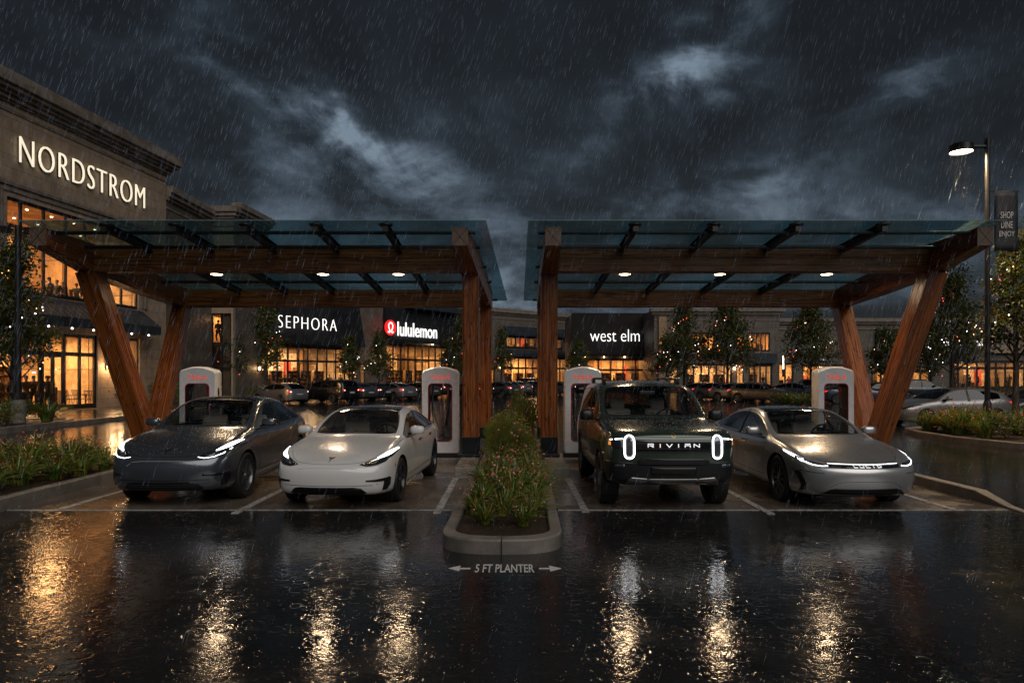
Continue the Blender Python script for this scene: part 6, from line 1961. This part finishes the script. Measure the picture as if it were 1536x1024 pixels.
def add_mirrors(t, p, paint, big=False):
    y = -p['L'] / 2 + p['ws'][0] + (.33 if not big else .20); w_ = interp(p['wid'], 1.6) * interp(p['bw'], 1.6); z = interp(p['bz'], 1.6) + .03
    for s_ in (1, -1):
        mb = MB()
        sx, sy, sz = (.135, .085, .085) if not big else (.13, .085, .115)
        c = (s_ * (w_ + .13 + (.03 if big else 0)), y, z + .075)
        mb.sphere(c, 1.0, 14, 8, 0, (sx, sy, sz))
        vs = []
        pw = .62
        for v_ in range(len(mb.v)):   # squarer housing
            q = [(mb.v[v_][k] - c[k]) / (sx, sy, sz)[k] for k in range(3)]
            q = [math.copysign(abs(t_) ** pw, t_) for t_ in q]
            mb.v[v_] = tuple(c[k] + q[k] * (sx, sy, sz)[k] * .92 for k in range(3))
        for v in mb.v:   # flatten the mirror face toward the rear
            vs.append((v[0], min(v[1], y + .045), v[2] if v[2] > z + .03 else z + .03 + (v[2] - z - .03) * .5))
        mb.v = vs
        o = mb.build('side_mirror', paint, t, smooth='all')
        mb = MB(); mb.prism([(w_ - .03, z - .01), (w_ + .12, z + .03), (w_ + .12, z + .055), (w_ - .03, z + .03)], y - .03, y + .04, 'xz')
        if s_ < 0: mb.v = [(-a, b, c_) for a, b, c_ in mb.v]
        mb.build('mirror_arm', TRIM, o)
def side_details(sk, p, paint_dark, doors, handles, wsp=.011, belt=True, chrome=None):
    L = p['L']; bz = lambda t: interp(p['bz'], t)
    for mode in ('left', 'right'):
        for (t0, t1) in doors:
            sk.line('shut_line', [(-L / 2 + t0, p['zs'] + .10), (-L / 2 + t0 + .01, p['zm']), (-L / 2 + t1, bz(t1) - .02)], wsp, TRIM, mode, .0015)
        sk.line('sill_line', [(-L / 2 + p['axf'] + p['wr'] + .12, p['zs'] + .09), (-L / 2 + p['axr'] - p['wr'] - .10, p['zs'] + .11)], .014, TRIM, mode, .0015)
        # B pillar
        sk.poly('pillar', [(-L / 2 + p['bp'] - .045, bz(p['bp']) + .0), (-L / 2 + p['bp'] + .045, bz(p['bp']) + .0), (-L / 2 + p['bp'] + .035, interp(p['cz'], p['bp']) - .0), (-L / 2 + p['bp'] - .015, interp(p['cz'], p['bp']) - .0)], TRIM, mode, .006)
        for th in handles:
            sk.poly('door_handle', [(-L / 2 + th, bz(th) - .115), (-L / 2 + th + .20, bz(th) - .105), (-L / 2 + th + .20, bz(th) - .080), (-L / 2 + th, bz(th) - .09)], chrome or CHROME, mode, .012, thick=.012)
        # bright line under the windows
        if belt:
            a, b = p['sg'][0] + .1, p['sg'][1] - .25
            sk.line('window_trim', [(-L / 2 + a + (b - a) * i / 12, bz(a + (b - a) * i / 12) - .004) for i in range(13)], .014, TRIM, mode, .003)
def beads(sk, p, n=1100):
    g_ = random.Random(int(p['L'] * 100)); mb = MB()
    for i in range(n):
        x = g_.uniform(-.85, .85); y = -p['L'] / 2 + g_.uniform(.05, 3.6)
        h, nn = sk.hit('top', x, y)
        if nn.z < .12: continue
        r_ = g_.uniform(.0022, .0055)
        mb.sphere(h + nn * (r_ * .25 + .001), r_, 5, 3, 0)
    o = mb.build('water_beads', pmat('water_bead', (.35, .36, .38), .05, spec=1.0), sk.t, smooth='all', fix=False)
    o['kind'] = 'stuff'
def wipers(sk, p):
    beads(sk, p)
    L = p['L']; z = interp(p['top'], p['ws'][0])
    sk.line('wiper', [(-.62, z + .045), (.02, z + .05)], .018, TRIM, 'front', .012)
    sk.line('wiper', [(-.05, z + .035), (.60, z + .055)], .018, TRIM, 'front', .012)
def rear_lights(sk, p, w0=.42, w1=.80, z0=.78, z1=.90):
    for s_ in (1, -1):
        q = [(s_ * w0, z0), (s_ * w1, z0 + .01), (s_ * w1, z1), (s_ * w0, z1 - .03)]
        sk.poly('tail_light', q if s_ > 0 else q[::-1], TAIL, 'rear', .006)
    sk.poly('number_plate', [(-.24, .62), (.24, .62), (.24, .73), (-.24, .73)], pmat('plate', (.4, .4, .4), .4), 'rear', .008)

# ---- the two saloon-like cars share a face
def smooth_car(label, p, paint, roofm, loc, rz, scale_z, wheels, kind):
    t = thing('parked_car', label, 'car', loc, rz)
    me = car_shell(p, paint, roofm, 2)
    sk = Skin(me, t)
    split_shell(me, t)
    k = scale_z; kx = interp(p['wid'], .85) / .925
    S = lambda pts: [(a * kx, b * k) for a, b in pts]
    SH = lambda pts: S([(a, .655 + (b - .655) * .84) for a, b in pts])
    hl = SH([(.47, .672), (.58, .648), (.70, .665), (.80, .715), (.865, .80), (.885, .885), (.862, .905), (.80, .865), (.70, .785), (.58, .718)])
    drl_top = SH([(.68, .760), (.72, .795), (.80, .862), (.862, .903), (.880, .885), (.835, .815), (.78, .785), (.72, .765)])
    for s_ in (1, -1):
        f = (lambda q: q) if s_ > 0 else (lambda q: [(-a, b) for a, b in q][::-1])
        o = sk.poly('headlight', f(hl), HLG, 'front', .006)
        sk.line('headlight_rim', f(hl), .014, TRIM, 'front', .010, closed=True, parent=o)
        sk.poly('light_bar', f(drl_top), DRL, 'front', .013, parent=o)
        if kind == 'dark':
            sk.line('light_line', f(SH([(.49, .672), (.58, .655), (.70, .672), (.79, .72), (.85, .79)])), .012, DRL, 'front', .013, parent=o)
        sk.poly('lens_cell', f(S([(.60, .675), (.68, .69), (.74, .73), (.68, .735), (.61, .705)])), pmat('lens_grey', (.25, .26, .28), .1, metal=.8), 'front', .011, parent=o)
        # corner vent: level slot and drop
        sk.poly('corner_vent', f(S([(.57, .452), (.72, .462), (.855, .478), (.865, .452), (.855, .36), (.82, .285), (.775, .285), (.80, .36), (.805, .425), (.70, .425), (.57, .430)])), TRIM, 'front', .004)
        if kind != 'dark': sk.poly('side_marker', [(-p['L'] / 2 + .47, .60), (-p['L'] / 2 + .50, .60), (-p['L'] / 2 + .50, .67), (-p['L'] / 2 + .47, .67)], pmat('amber_lens', (.5, .16, .03), .3), 'left' if s_ > 0 else 'right', .004)
    sk.poly('lower_intake', S([(-.52, .235), (.52, .235), (.575, .262), (.50, .335), (.42, .350), (-.42, .350), (-.50, .335), (-.575, .262)]), GRILL, 'front', .004)
    for z in ((.262, .288, .315) if kind == 'dark' else (.29,)):
        sk.line('intake_slat', S([(-.50, z), (.50, z)]), .008, TRIM if kind != 'dark' else pmat('slat', (.05, .05, .055), .3), 'front', .009)
    sk.line('lip_line', S([(-.80, .40), (-.66, .375), (-.5, .372), (0, .370), (.5, .372), (.66, .375), (.80, .40)]), .010, TRIM if kind == 'dark' else pmat('seam_grey', (.2, .2, .2), .4), 'front', .001)
    sk.line('chin_line', S([(-.86, .25), (-.6, .215), (0, .208), (.6, .215), (.86, .25)]), .03, TRIM, 'front', .003)
    # bonnet shut line
    sk.line('bonnet_line', S([(-.80, .90), (-.70, .82), (-.60, .745), (-.52, .708), (-.42, .692), (-.2, .683), (0, .680), (.2, .683), (.42, .692), (.52, .708), (.60, .745), (.70, .82), (.80, .90)]), .009, TRIM if kind == 'dark' else pmat('seam_grey', (.2, .2, .2), .4), 'front', .001)
    sk.line('nose_crease', S([(-.52, .56), (-.44, .615), (-.30, .628), (0, .632), (.30, .628), (.44, .615), (.52, .56)]), .007, pmat('seam_soft', tuple(c * .5 for c in paint.node_tree.nodes['Principled BSDF'].inputs['Base Color'].default_value[:3]), .4), 'front', .0008)
    mb = MB()
    z = .735 * k
    mb.prism([(-.047, z + .030), (0, z + .024), (.047, z + .030), (.034, z + .012), (.012, z + .010), (0, z - .042), (-.012, z + .010), (-.034, z + .012)], -1, 1, 'xz')
    sk.text('emblem', mb, CHROME if kind == 'dark' else BLACK, 'front', .006)
    L = p['L']
    side_details(sk, p, None, [(1.42 * L / 4.7, 1.40 * L / 4.7), (p['bp'] - .02, p['bp'] - .02), (3.55 * L / 4.7, 3.72 * L / 4.7)], [2.25, 3.2], belt=True, chrome=TRIM if kind != 'dark' else CHROME)
    sk.line('bonnet_side_line', [(-L / 2 + .62, interp(p['bz'], .62) - .005), (-L / 2 + 1.0, interp(p['bz'], 1.0) + .0), (-L / 2 + 1.36, interp(p['bz'], 1.3) + .005)], .008, TRIM, 'left', .001)
    wipers(sk, p)
    rear_lights(sk, p, .40, .80, .84 * k, .94 * k)
    add_wheels(t, p, wheels); add_cabin(t, p); add_mirrors(t, p, paint)
    bpy.data.meshes.remove(me)
    return t
BEAD = .00022
PW = cmat('paint_white', (.80, .78, .76), .0, .22, 1.0, BEAD)
PD = cmat('paint_dark_grey', (.125, .140, .165), .7, .22, 1.0, BEAD)
PG = cmat('paint_forest_green', (.062, .086, .066), .55, .22, 1.0, BEAD)
PS = cmat('paint_silver', (.58, .58, .58), .7, .28, 1.0, BEAD)
W0 = wheel_meshes(.345, .23, 0, 40, True)
W1 = wheel_meshes(.37, .24, 1, 40)
W2 = wheel_meshes(.36, .23, 2, 40)
W3 = wheel_meshes(.405, .27, 3, 40)
WB = wheel_meshes(.345, .22, 1, 20)
smooth_car('white electric saloon with black glass roof and lit slim headlights', SED, PW, ROOFBLK, (-2.56, 12.72, .004), R(-4.0), 1.0, W0, 'white')
smooth_car('dark blue-grey electric crossover with fully outlined headlights, leftmost at the chargers', CROSS, PD, ROOFBLK, (-5.30, 12.98, .004), R(0.5), 1.12, W1, 'dark')

# ---- silver saloon with full-width light bar
def lux_car():
    p = LUX
    t = thing('parked_car', 'silver saloon with thin full-width light bar and lettered nose, rightmost at the chargers', 'car', (5.14, 12.78, .004), R(1.0))
    me = car_shell(p, PS, ROOFBLK, 2); sk = Skin(me, t); split_shell(me, t)
    hl = [(.52, .655), (.60, .645), (.72, .660), (.86, .735), (.915, .815), (.90, .835), (.86, .79), (.76, .715), (.60, .690)]
    for s_ in (1, -1):
        f = (lambda q: q) if s_ > 0 else (lambda q: [(-a, b) for a, b in q][::-1])
        o = sk.poly('headlight', f(hl), HLG, 'front', .006)
        sk.line('light_line', f([(.54, .660), (.62, .655), (.72, .668), (.83, .722), (.875, .775), (.897, .822)]), .015, DRL, 'front', .012, parent=o)
        sk.line('light_line', f([(.80, .735), (.86, .79), (.895, .83)]), .011, DRL, 'front', .012, parent=o)
        sk.poly('lens_cell', f([(.62, .668), (.74, .682), (.80, .715), (.72, .712), (.62, .688)]), pmat('lens_grey', (.25, .26, .28), .1, metal=.8), 'front', .010, parent=o)
        sk.poly('corner_vent', f([(.80, .30), (.845, .27), (.845, .38), (.885, .52), (.90, .575), (.86, .575), (.83, .48), (.80, .38)]), GRILL, 'front', .004)
        sk.line('vent_rim', f([(.60, .560), (.80, .578), (.90, .585)]), .008, TRIM, 'front', .003)
        sk.line('vent_rim', f([(.90, .60), (.88, .50), (.845, .38), (.84, .27)]), .009, CHROME, 'front', .004)
        sk.line('chin_crease', f([(.52, .36), (.42, .43), (.30, .445), (.15, .45), (0, .45)]), .007, pmat('seam_silver', (.12, .12, .12), .4), 'front', .001)
    b = sk.poly('light_strip', [(-.53, .650), (-.3, .640), (0, .636), (.3, .640), (.53, .650), (.53, .695), (.3, .690), (0, .688), (-.3, .690), (-.53, .695)], TRIM, 'front', .005)
    sk.line('strip_lamp', [(-.52, .690), (-.3, .688), (0, .686), (.3, .688), (.52, .690)], .011, DRL, 'front', .010, parent=b)
    sk.line('strip_edge', [(-.52, .650), (-.3, .642), (0, .638), (.3, .642), (.52, .650)], .009, CHROME, 'front', .010, parent=b)
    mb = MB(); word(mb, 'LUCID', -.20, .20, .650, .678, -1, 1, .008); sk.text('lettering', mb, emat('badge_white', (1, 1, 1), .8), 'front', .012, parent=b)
    sk.poly('lower_intake', [(-.66, .205), (.66, .205), (.62, .255), (.52, .325), (.44, .345), (-.44, .345), (-.52, .325), (-.62, .255)], GRILL, 'front', .004)
    for z in (.235, .265, .295): sk.line('intake_slat', [(-.56, z), (.56, z)], .007, pmat('slat', (.05, .05, .055), .3), 'front', .008)
    sk.line('chin_line', [(-.88, .24), (-.66, .188), (0, .180), (.66, .188), (.88, .24)], .02, CHROME, 'front', .004)
    sk.line('bonnet_line', [(-.76, .93), (-.70, .86), (-.62, .77), (-.56, .725), (-.4, .712), (0, .706), (.4, .712), (.56, .725), (.62, .77), (.70, .86), (.76, .93)], .008, TRIM, 'front', .001)
    L = p['L']
    side_details(sk, p, None, [(1.5, 1.48), (p['bp'] - .02, p['bp'] - .02), (3.75, 3.95)], [2.35, 3.35])
    wipers(sk, p); rear_lights(sk, p, .4, .8, .86, .92)
    add_wheels(t, p, W2); add_cabin(t, p); add_mirrors(t, p, PS)
    bpy.data.meshes.remove(me)
lux_car()

# ---- green off-roader
def offroader():
    p = SUV
    t = thing('parked_car', 'tall dark green off-roader with two upright oval lights and lettered nose bar', 'off-road car', (2.34, 12.72, .004), R(0.0))
    me = car_shell(p, PG, PG, 2); sk = Skin(me, t); split_shell(me, t)
    def stad(cx, cz, hw, hh, n=8):
        pts = []
        for i in range(n + 1):
            a = math.pi * i / n; pts.append((cx + hw * math.cos(a), cz + hh - hw + hw * math.sin(a)))
        for i in range(n + 1):
            a = math.pi + math.pi * i / n; pts.append((cx + hw * math.cos(a), cz - hh + hw + hw * math.sin(a)))
        return pts
    zc = .955
    for s_ in (1, -1):
        f = (lambda q: q) if s_ > 0 else (lambda q: [(-a, b) for a, b in q][::-1])
        o = sk.poly('headlight', stad(s_ * .635, zc, .090, .185), TRIM, 'front', .008)
        sk.poly('lens_cell', stad(s_ * .635, zc, .045, .135), pmat('lens_grey', (.25, .26, .28), .1, metal=.8), 'front', .014, parent=o)
        sk.line('light_ring', stad(s_ * .635, zc, .066, .160), .026, DRL, 'front', .020, closed=True, parent=o, seg=.02)
        w_ = sk.poly('side_lamp', f([(.73, .93), (.86, .945), (.905, .975), (.895, 1.045), (.80, 1.06), (.73, 1.065)]), HLG, 'front', .006)
        sk.line('light_line', f([(.725, 1.075), (.80, 1.070), (.89, 1.055)]), .016, DRL, 'front', .012, parent=w_)
        sk.poly('amber_cell', f([(.885, .975), (.91, .98), (.905, 1.03), (.885, 1.035)]), AMBER, 'front', .010, parent=w_)
        pod = sk.poly('fog_lamp_pod', f([(.60, .60), (.74, .575), (.88, .64), (.90, .73), (.66, .735), (.60, .70)]), GRILL, 'front', .006)
        sk.poly('fog_lamp', f([(.70, .655), (.83, .67), (.83, .71), (.70, .705)]), pmat('lens_grey', (.25, .26, .28), .1, metal=.8), 'front', .012, parent=pod)
        sk.line('pod_rim', f([(.60, .60), (.74, .575), (.88, .64)]), .012, pmat('dark_chrome', (.15, .15, .15), .2, metal=1), 'front', .010, parent=pod)
        sk.line('bonnet_ridge', f([(.50, 1.17), (.54, 1.215), (.60, 1.25)]), .012, TRIM, 'front', .002)
    bar = sk.poly('nose_bar', [(-.545, .905), (.545, .905), (.545, 1.06), (-.545, 1.06)], pmat('gloss_black', (.006, .006, .007), .1, coat=1), 'front', .006)
    sk.line('bar_edge', [(-.55, .893), (0, .890), (.55, .893)], .014, pmat('dark_chrome', (.15, .15, .15), .2, metal=1), 'front', .008, parent=bar)
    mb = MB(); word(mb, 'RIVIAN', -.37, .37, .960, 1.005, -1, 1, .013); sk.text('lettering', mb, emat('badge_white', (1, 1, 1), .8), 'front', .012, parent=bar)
    mb = MB(); n = 8
    for i in range(n):
        a = 2 * math.pi * i / n; b = a + .5
        mb.prism([(.022 * math.cos(a), 1.125 + .026 * math.sin(a)), (.034 * math.cos(a), 1.125 + .036 * math.sin(a)), (.034 * math.cos(b), 1.125 + .036 * math.sin(b)), (.022 * math.cos(b), 1.125 + .026 * math.sin(b))], -1, 1, 'xz')
    sk.text('emblem', mb, pmat('amber_badge', (.6, .35, .12), .3, metal=.8), 'front', .006)
    # black lower bumper, intakes, skid plate
    bmp = sk.poly('lower_bumper', [(-.93, .44), (-.75, .39), (.75, .39), (.93, .44), (.955, .70), (.93, .755), (.55, .725), (.42, .79), (-.42, .79), (-.55, .725), (-.93, .755), (-.955, .70)], pmat('bumper_black', (.014, .014, .015), .4), 'front', .008)
    sk.poly('upper_intake', [(-.50, .70), (.50, .70), (.52, .76), (.44, .80), (-.44, .80), (-.52, .76)], GRILL, 'front', .014, parent=bmp)
    for z in (.72, .745, .77): sk.line('intake_slat', [(-.46, z), (.46, z)], .006, pmat('slat', (.05, .05, .055), .3), 'front', .018, parent=bmp)
    sk.poly('lower_intake', [(-.32, .545), (.32, .545), (.34, .67), (-.34, .67)], GRILL, 'front', .014, parent=bmp)
    sk.poly('skid_plate', [(-.69, .415), (-.64, .50), (-.60, .525), (-.36, .505), (.36, .505), (.60, .525), (.64, .50), (.69, .415), (.60, .42), (.36, .445), (-.36, .445), (-.60, .42)], pmat('skid_metal', (.30, .29, .28), .25, metal=.9), 'front', .020, thick=.02)
    sk.line('chin_line', [(-.72, .38), (0, .37), (.72, .38)], .05, TRIM, 'front', .01)
    sk.line('bonnet_line', [(-.86, 1.20), (-.80, 1.13), (-.74, 1.115), (0, 1.10), (.74, 1.115), (.80, 1.13), (.86, 1.20)], .009, TRIM, 'front', .0015)
    L = p['L']
    side_details(sk, p, None, [(1.5, 1.48), (p['bp'], p['bp']), (3.7, 3.85)], [2.35, 3.45])
    for mode in ('left', 'right'):
        for ax in (p['axf'], p['axr']):
            arc = [(-L / 2 + ax + (p['wr'] + .075) * math.cos(a), p['wr'] + (p['wr'] + .075) * math.sin(a)) for a in [math.pi * (-.02 + 1.04 * i / 20) for i in range(21)]]
            sk.line('arch_trim', arc, .075, TRIM, mode, .008)
        sk.poly('fender_badge', [(-L / 2 + .38, .80), (-L / 2 + .52, .80), (-L / 2 + .52, .84), (-L / 2 + .38, .84)], CHROME, mode, .004)
        sk.poly('sill_cladding', [(-L / 2 + 1.38, .37), (-L / 2 + 3.45, .37), (-L / 2 + 3.40, .50), (-L / 2 + 1.42, .50)], TRIM, mode, .006)
    wipers(sk, p); rear_lights(sk, p, .3, .85, 1.0, 1.06)
    for s_ in (1, -1):
        mb = MB(); x = s_ * .66
        mb.tube([(x, -L / 2 + 2.45, 1.85), (x, -L / 2 + 2.6, 1.935), (x, -L / 2 + 4.2, 1.935), (x, -L / 2 + 4.4, 1.85)], .022, 8); mb.box(x - .03, x + .03, -L / 2 + 2.5, -L / 2 + 2.7, 1.85, 1.93); mb.box(x - .03, x + .03, -L / 2 + 4.15, -L / 2 + 4.35, 1.84, 1.93)
        mb.build('roof_rail', BLACK, t, smooth=True)
    add_wheels(t, p, W3, .27); add_cabin(t, p, True); add_mirrors(t, p, TRIM, True)
    bpy.data.meshes.remove(me)
offroader()

# ---- parked cars in the background
def bg_car(p, kind, wheels, sub=1):
    t = thing('parked_car', 'x', 'car', (0, 0, 0), 0, 'parked cars in the rows behind')
    base = cmat('paint_bg_silver', (.20, .20, .21), .7, .3)
    me = car_shell(p, base, base, sub, side_dark=True); sk = Skin(me, t); parts = split_shell(me, t)
    L = p['L']; kz = interp(p['bz'], 2.3) / .955
    for s_ in (1, -1):
        f = (lambda q: q) if s_ > 0 else (lambda q: [(-a, b) for a, b in q][::-1])
        sk.poly('headlight', f([(.50, .66 * kz), (.72, .66 * kz), (.86, .74 * kz), (.87, .84 * kz), (.70, .76 * kz), (.50, .72 * kz)]), HLG, 'front', .006)
        z0 = interp(p['bz'], L - .3) * .80; z1 = interp(p['bz'], L - .3) * .93
        o = sk.poly('tail_light', f([(.64, z0), (.82, z0 + .01), (.84, z1), (.66, z1 - .02)]), TAIL, 'rear', .006)
        sk.poly('reverse_lens', f([(.66, z0 + .02), (.72, z0 + .02), (.72, z0 + .07), (.66, z0 + .07)]), TAILW, 'rear', .010, parent=o)
    sk.poly('grille', [(-.45, .30 * kz), (.45, .30 * kz), (.50, .50 * kz), (-.50, .50 * kz)], GRILL, 'front', .005)
    sk.poly('number_plate', [(-.24, .62 * kz), (.24, .62 * kz), (.24, .73 * kz), (-.24, .73 * kz)], pmat('plate', (.4, .4, .4), .4), 'rear', .008)
    side_details(sk, p, None, [(1.42, 1.40), (p['bp'] - .02, p['bp'] - .02), (3.55, 3.72)], [2.25, 3.2])
    add_wheels(t, p, wheels, .22)
    mb = MB(); mb.box(-.55, .55, -L * .12, L * .24, p['zb'] + .1, interp(p['bz'], 2.3) + .02); mb.build('seats', DASH, t, bevel=.05)
    add_mirrors(t, p, base)
    bpy.data.meshes.remove(me)
    return t
def recolor(t, m):
    for o in t.children:
        if o.type == 'MESH':
            for sl_ in o.material_slots:
                if sl_.material and sl_.material.name.startswith('paint_bg'):
                    sl_.link = 'OBJECT'; sl_.material = m
PB = {n_: cmat('paint_bg_' + n_, c, mt, .3) for n_, c, mt in (('silver2', (.34, .34, .35), .8), ('dark', (.03, .032, .036), .6), ('grey', (.13, .135, .145), .75), ('blue', (.07, .09, .13), .7), ('bronze', (.20, .165, .13), .75), ('black', (.012, .012, .014), .4))}
protos = {'sedan': bg_car(SED, 'sedan', WB), 'wagon': bg_car(WAGON, 'wagon', WB), 'suv': bg_car(SMALLSUV, 'suv', WB)}
# px, base py, heading deg (0 = nose to viewer, 90 = nose to the right), type, paint, label
BGC = [
 (412, 606, 232, 'wagon', 'silver2', 'silver wagon with glowing tail lights left of the black one'),
 (486, 605, 240, 'suv', 'black', 'black sport utility car, side and tail turned to the viewer'),
 (527, 601, 225, 'sedan', 'grey', 'grey car half hidden behind the black sport utility car'),
 (553, 600, 225, 'sedan', 'dark', 'dark saloon, third from the black sport utility car'),
 (584, 600, 228, 'sedan', 'silver2', 'silver saloon with bright rear lamps behind the white car roof'),
 (622, 598, 232, 'sedan', 'grey', 'grey saloon just left of the second charging post'),
 (650, 596, 225, 'suv', 'dark', 'dark car seen past the left edge of the second charging post'),
 (704, 597, 225, 'sedan', 'dark', 'dark car between the second charging post and the left column'),
 (748, 595, 225, 'sedan', 'grey', 'grey car seen just right of the left columns'),
 (768, 592, 225, 'sedan', 'silver2', 'silver car in the gap between the columns'),
 (787, 589, 225, 'suv', 'dark', 'dark car behind the farthest planter shrub'),
 (807, 590, 140, 'sedan', 'black', 'black car just left of the right inner column'),
 (838, 593, 140, 'sedan', 'blue', 'blue-black car between the right inner column and the third charging post'),
 (888, 592, 150, 'sedan', 'dark', 'dark car seen through the arch of the third charging post'),
 (1066, 600, 38, 'sedan', 'silver2', 'silver saloon nearest the off-roader mirror'),
 (1089, 601, 40, 'sedan', 'grey', 'grey saloon, second in the row right of the off-roader'),
 (1117, 602, 42, 'sedan', 'silver2', 'pale silver saloon, third in the row right of the off-roader'),
 (1150, 604, 48, 'wagon', 'bronze', 'bronze-grey wagon in the middle of the right row'),
 (1205, 600, 60, 'sedan', 'blue', 'blue-grey saloon above the yellow-green hedge'),
 (1248, 598, 60, 'suv', 'grey', 'grey car at the left of the fourth charging post'),
 (1297, 606, 75, 'sedan', 'blue', 'dark blue saloon right behind the fourth charging post'),
 (1352, 600, 80, 'wagon', 'black', 'black car between the right V-shaped legs'),
 (1392, 602, 85, 'suv', 'dark', 'dark sport utility car behind the large silver wagon'),
]
used = set()
for (px, py, hd, ty, pt, lab) in BGC:
    o = protos[ty] if ty not in used else copy_tree(protos[ty])
    if ty in used is False: pass
    used.add(ty)
    g_ = GX(px, py); o.location = (g_.x, g_.y + 1.2, 0.002); o.rotation_euler = (0, 0, R(hd)); o['label'] = lab
    recolor(o, PB[pt])
big = bg_car(WAGON, 'wagon', WB, 2)
big['label'] = 'large silver wagon with nose to the left behind the lamp post bed'; big.location = (17.35, 28.0, .002); big.rotation_euler = (0, 0, R(-84)); big.scale = (1.02, 1.02, 1.02); recolor(big, PB['silver2'])
b2 = copy_tree(protos['sedan']); b2['label'] = 'grey hatchback at the right edge behind the large silver wagon'; b2.location = (22.6, 30.2, .002); b2.rotation_euler = (0, 0, R(-80)); recolor(b2, PB['grey'])

# ------------------------------------------------------------------ rain
RAIN = bpy.data.materials.new('rain_water'); RAIN.use_nodes = True
p_ = RAIN.node_tree.nodes['Principled BSDF']
p_.inputs['Base Color'].default_value = (.55, .70, 1, 1); p_.inputs['Roughness'].default_value = .25
g = random.Random(99)
mb = MB()
sl_ = Vector((-.30, -.04, -1)).normalized()
def inside_canopy(x, y, z): return 13.0 < y < 22.2 and z < 5.0 and (-9.9 < x < -.15 or .3 < x < 9.9)
N1 = 16000
cnt = 0
while cnt < N1:
    y = 3.5 + 30 * g.random() ** 1.1
    x = g.uniform(-.85, .85) * y * 1.05; z = CAMH + g.uniform(-.45, .62) * y
    if z < .05 or z > 16: continue
    if inside_canopy(x, y, z) or (z < CAMH and g.random() < .6): continue
    cnt += 1
    L_ = g.uniform(.011, .026) * y; r_ = .000085 * y * g.uniform(.3, 1.3)
    a = Vector((x, y, z)); b = a + (sl_ + Vector((g.gauss(0, .03), 0, 0))) * L_
    m_ = (a + b) / 2 + sl_ * L_ * .2
    ring = [m_ + Vector((math.cos(k * 2.094) * r_, math.sin(k * 2.094) * r_, 0)) for k in range(3)]
    mb.add([a] + ring + [b], [(0, 1, 2), (0, 2, 3), (0, 3, 1), (4, 2, 1), (4, 3, 2), (4, 1, 3)])
o = mb.build('rain', RAIN, fix=False, smooth='all')
tag(o, 'slanting falling raindrops in the dusk air', 'rain', kind='stuff')
# splashes standing on the wet ground
mb = MB()
for i in range(2000):
    y = 4.0 + 12 * g.random() ** 1.6; x = g.uniform(-.75, .75) * y
    if abs(x + .05) < .8 and y > 7.6: continue
    if y > 10.2: continue
    r_ = g.uniform(.0015, .0042)
    for k in range(g.choice((1, 1, 2, 3))):
        mb.sphere((x + g.gauss(0, .012), y + g.gauss(0, .012), g.uniform(.001, .03) + r_), r_, 5, 4)
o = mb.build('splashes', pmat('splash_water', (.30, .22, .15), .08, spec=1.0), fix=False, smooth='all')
tag(o, 'tiny rain splashes bouncing off the wet asphalt', 'rain splashes', kind='stuff')
# lit drops falling through the lamp light
mb = MB()
for i in range(90):
    rr = g.random() ** .6
    zz = -g.random() ** 1.2 * 2.6 - .15
    x = 15.62 - .86 + g.gauss(0, .25) + rr * g.uniform(-.6, .6) * (-zz) * .6; y = 23 + g.gauss(0, .3)
    mb.sphere((x, y, 9.35 + zz), g.uniform(.0025, .006), 5, 4)
o = mb.build('rain', pmat('lit_drops', (.95, .9, .8), .2), fix=False, smooth='all')
tag(o, 'sparkling drops falling just under the right lamp head', 'rain', kind='stuff')
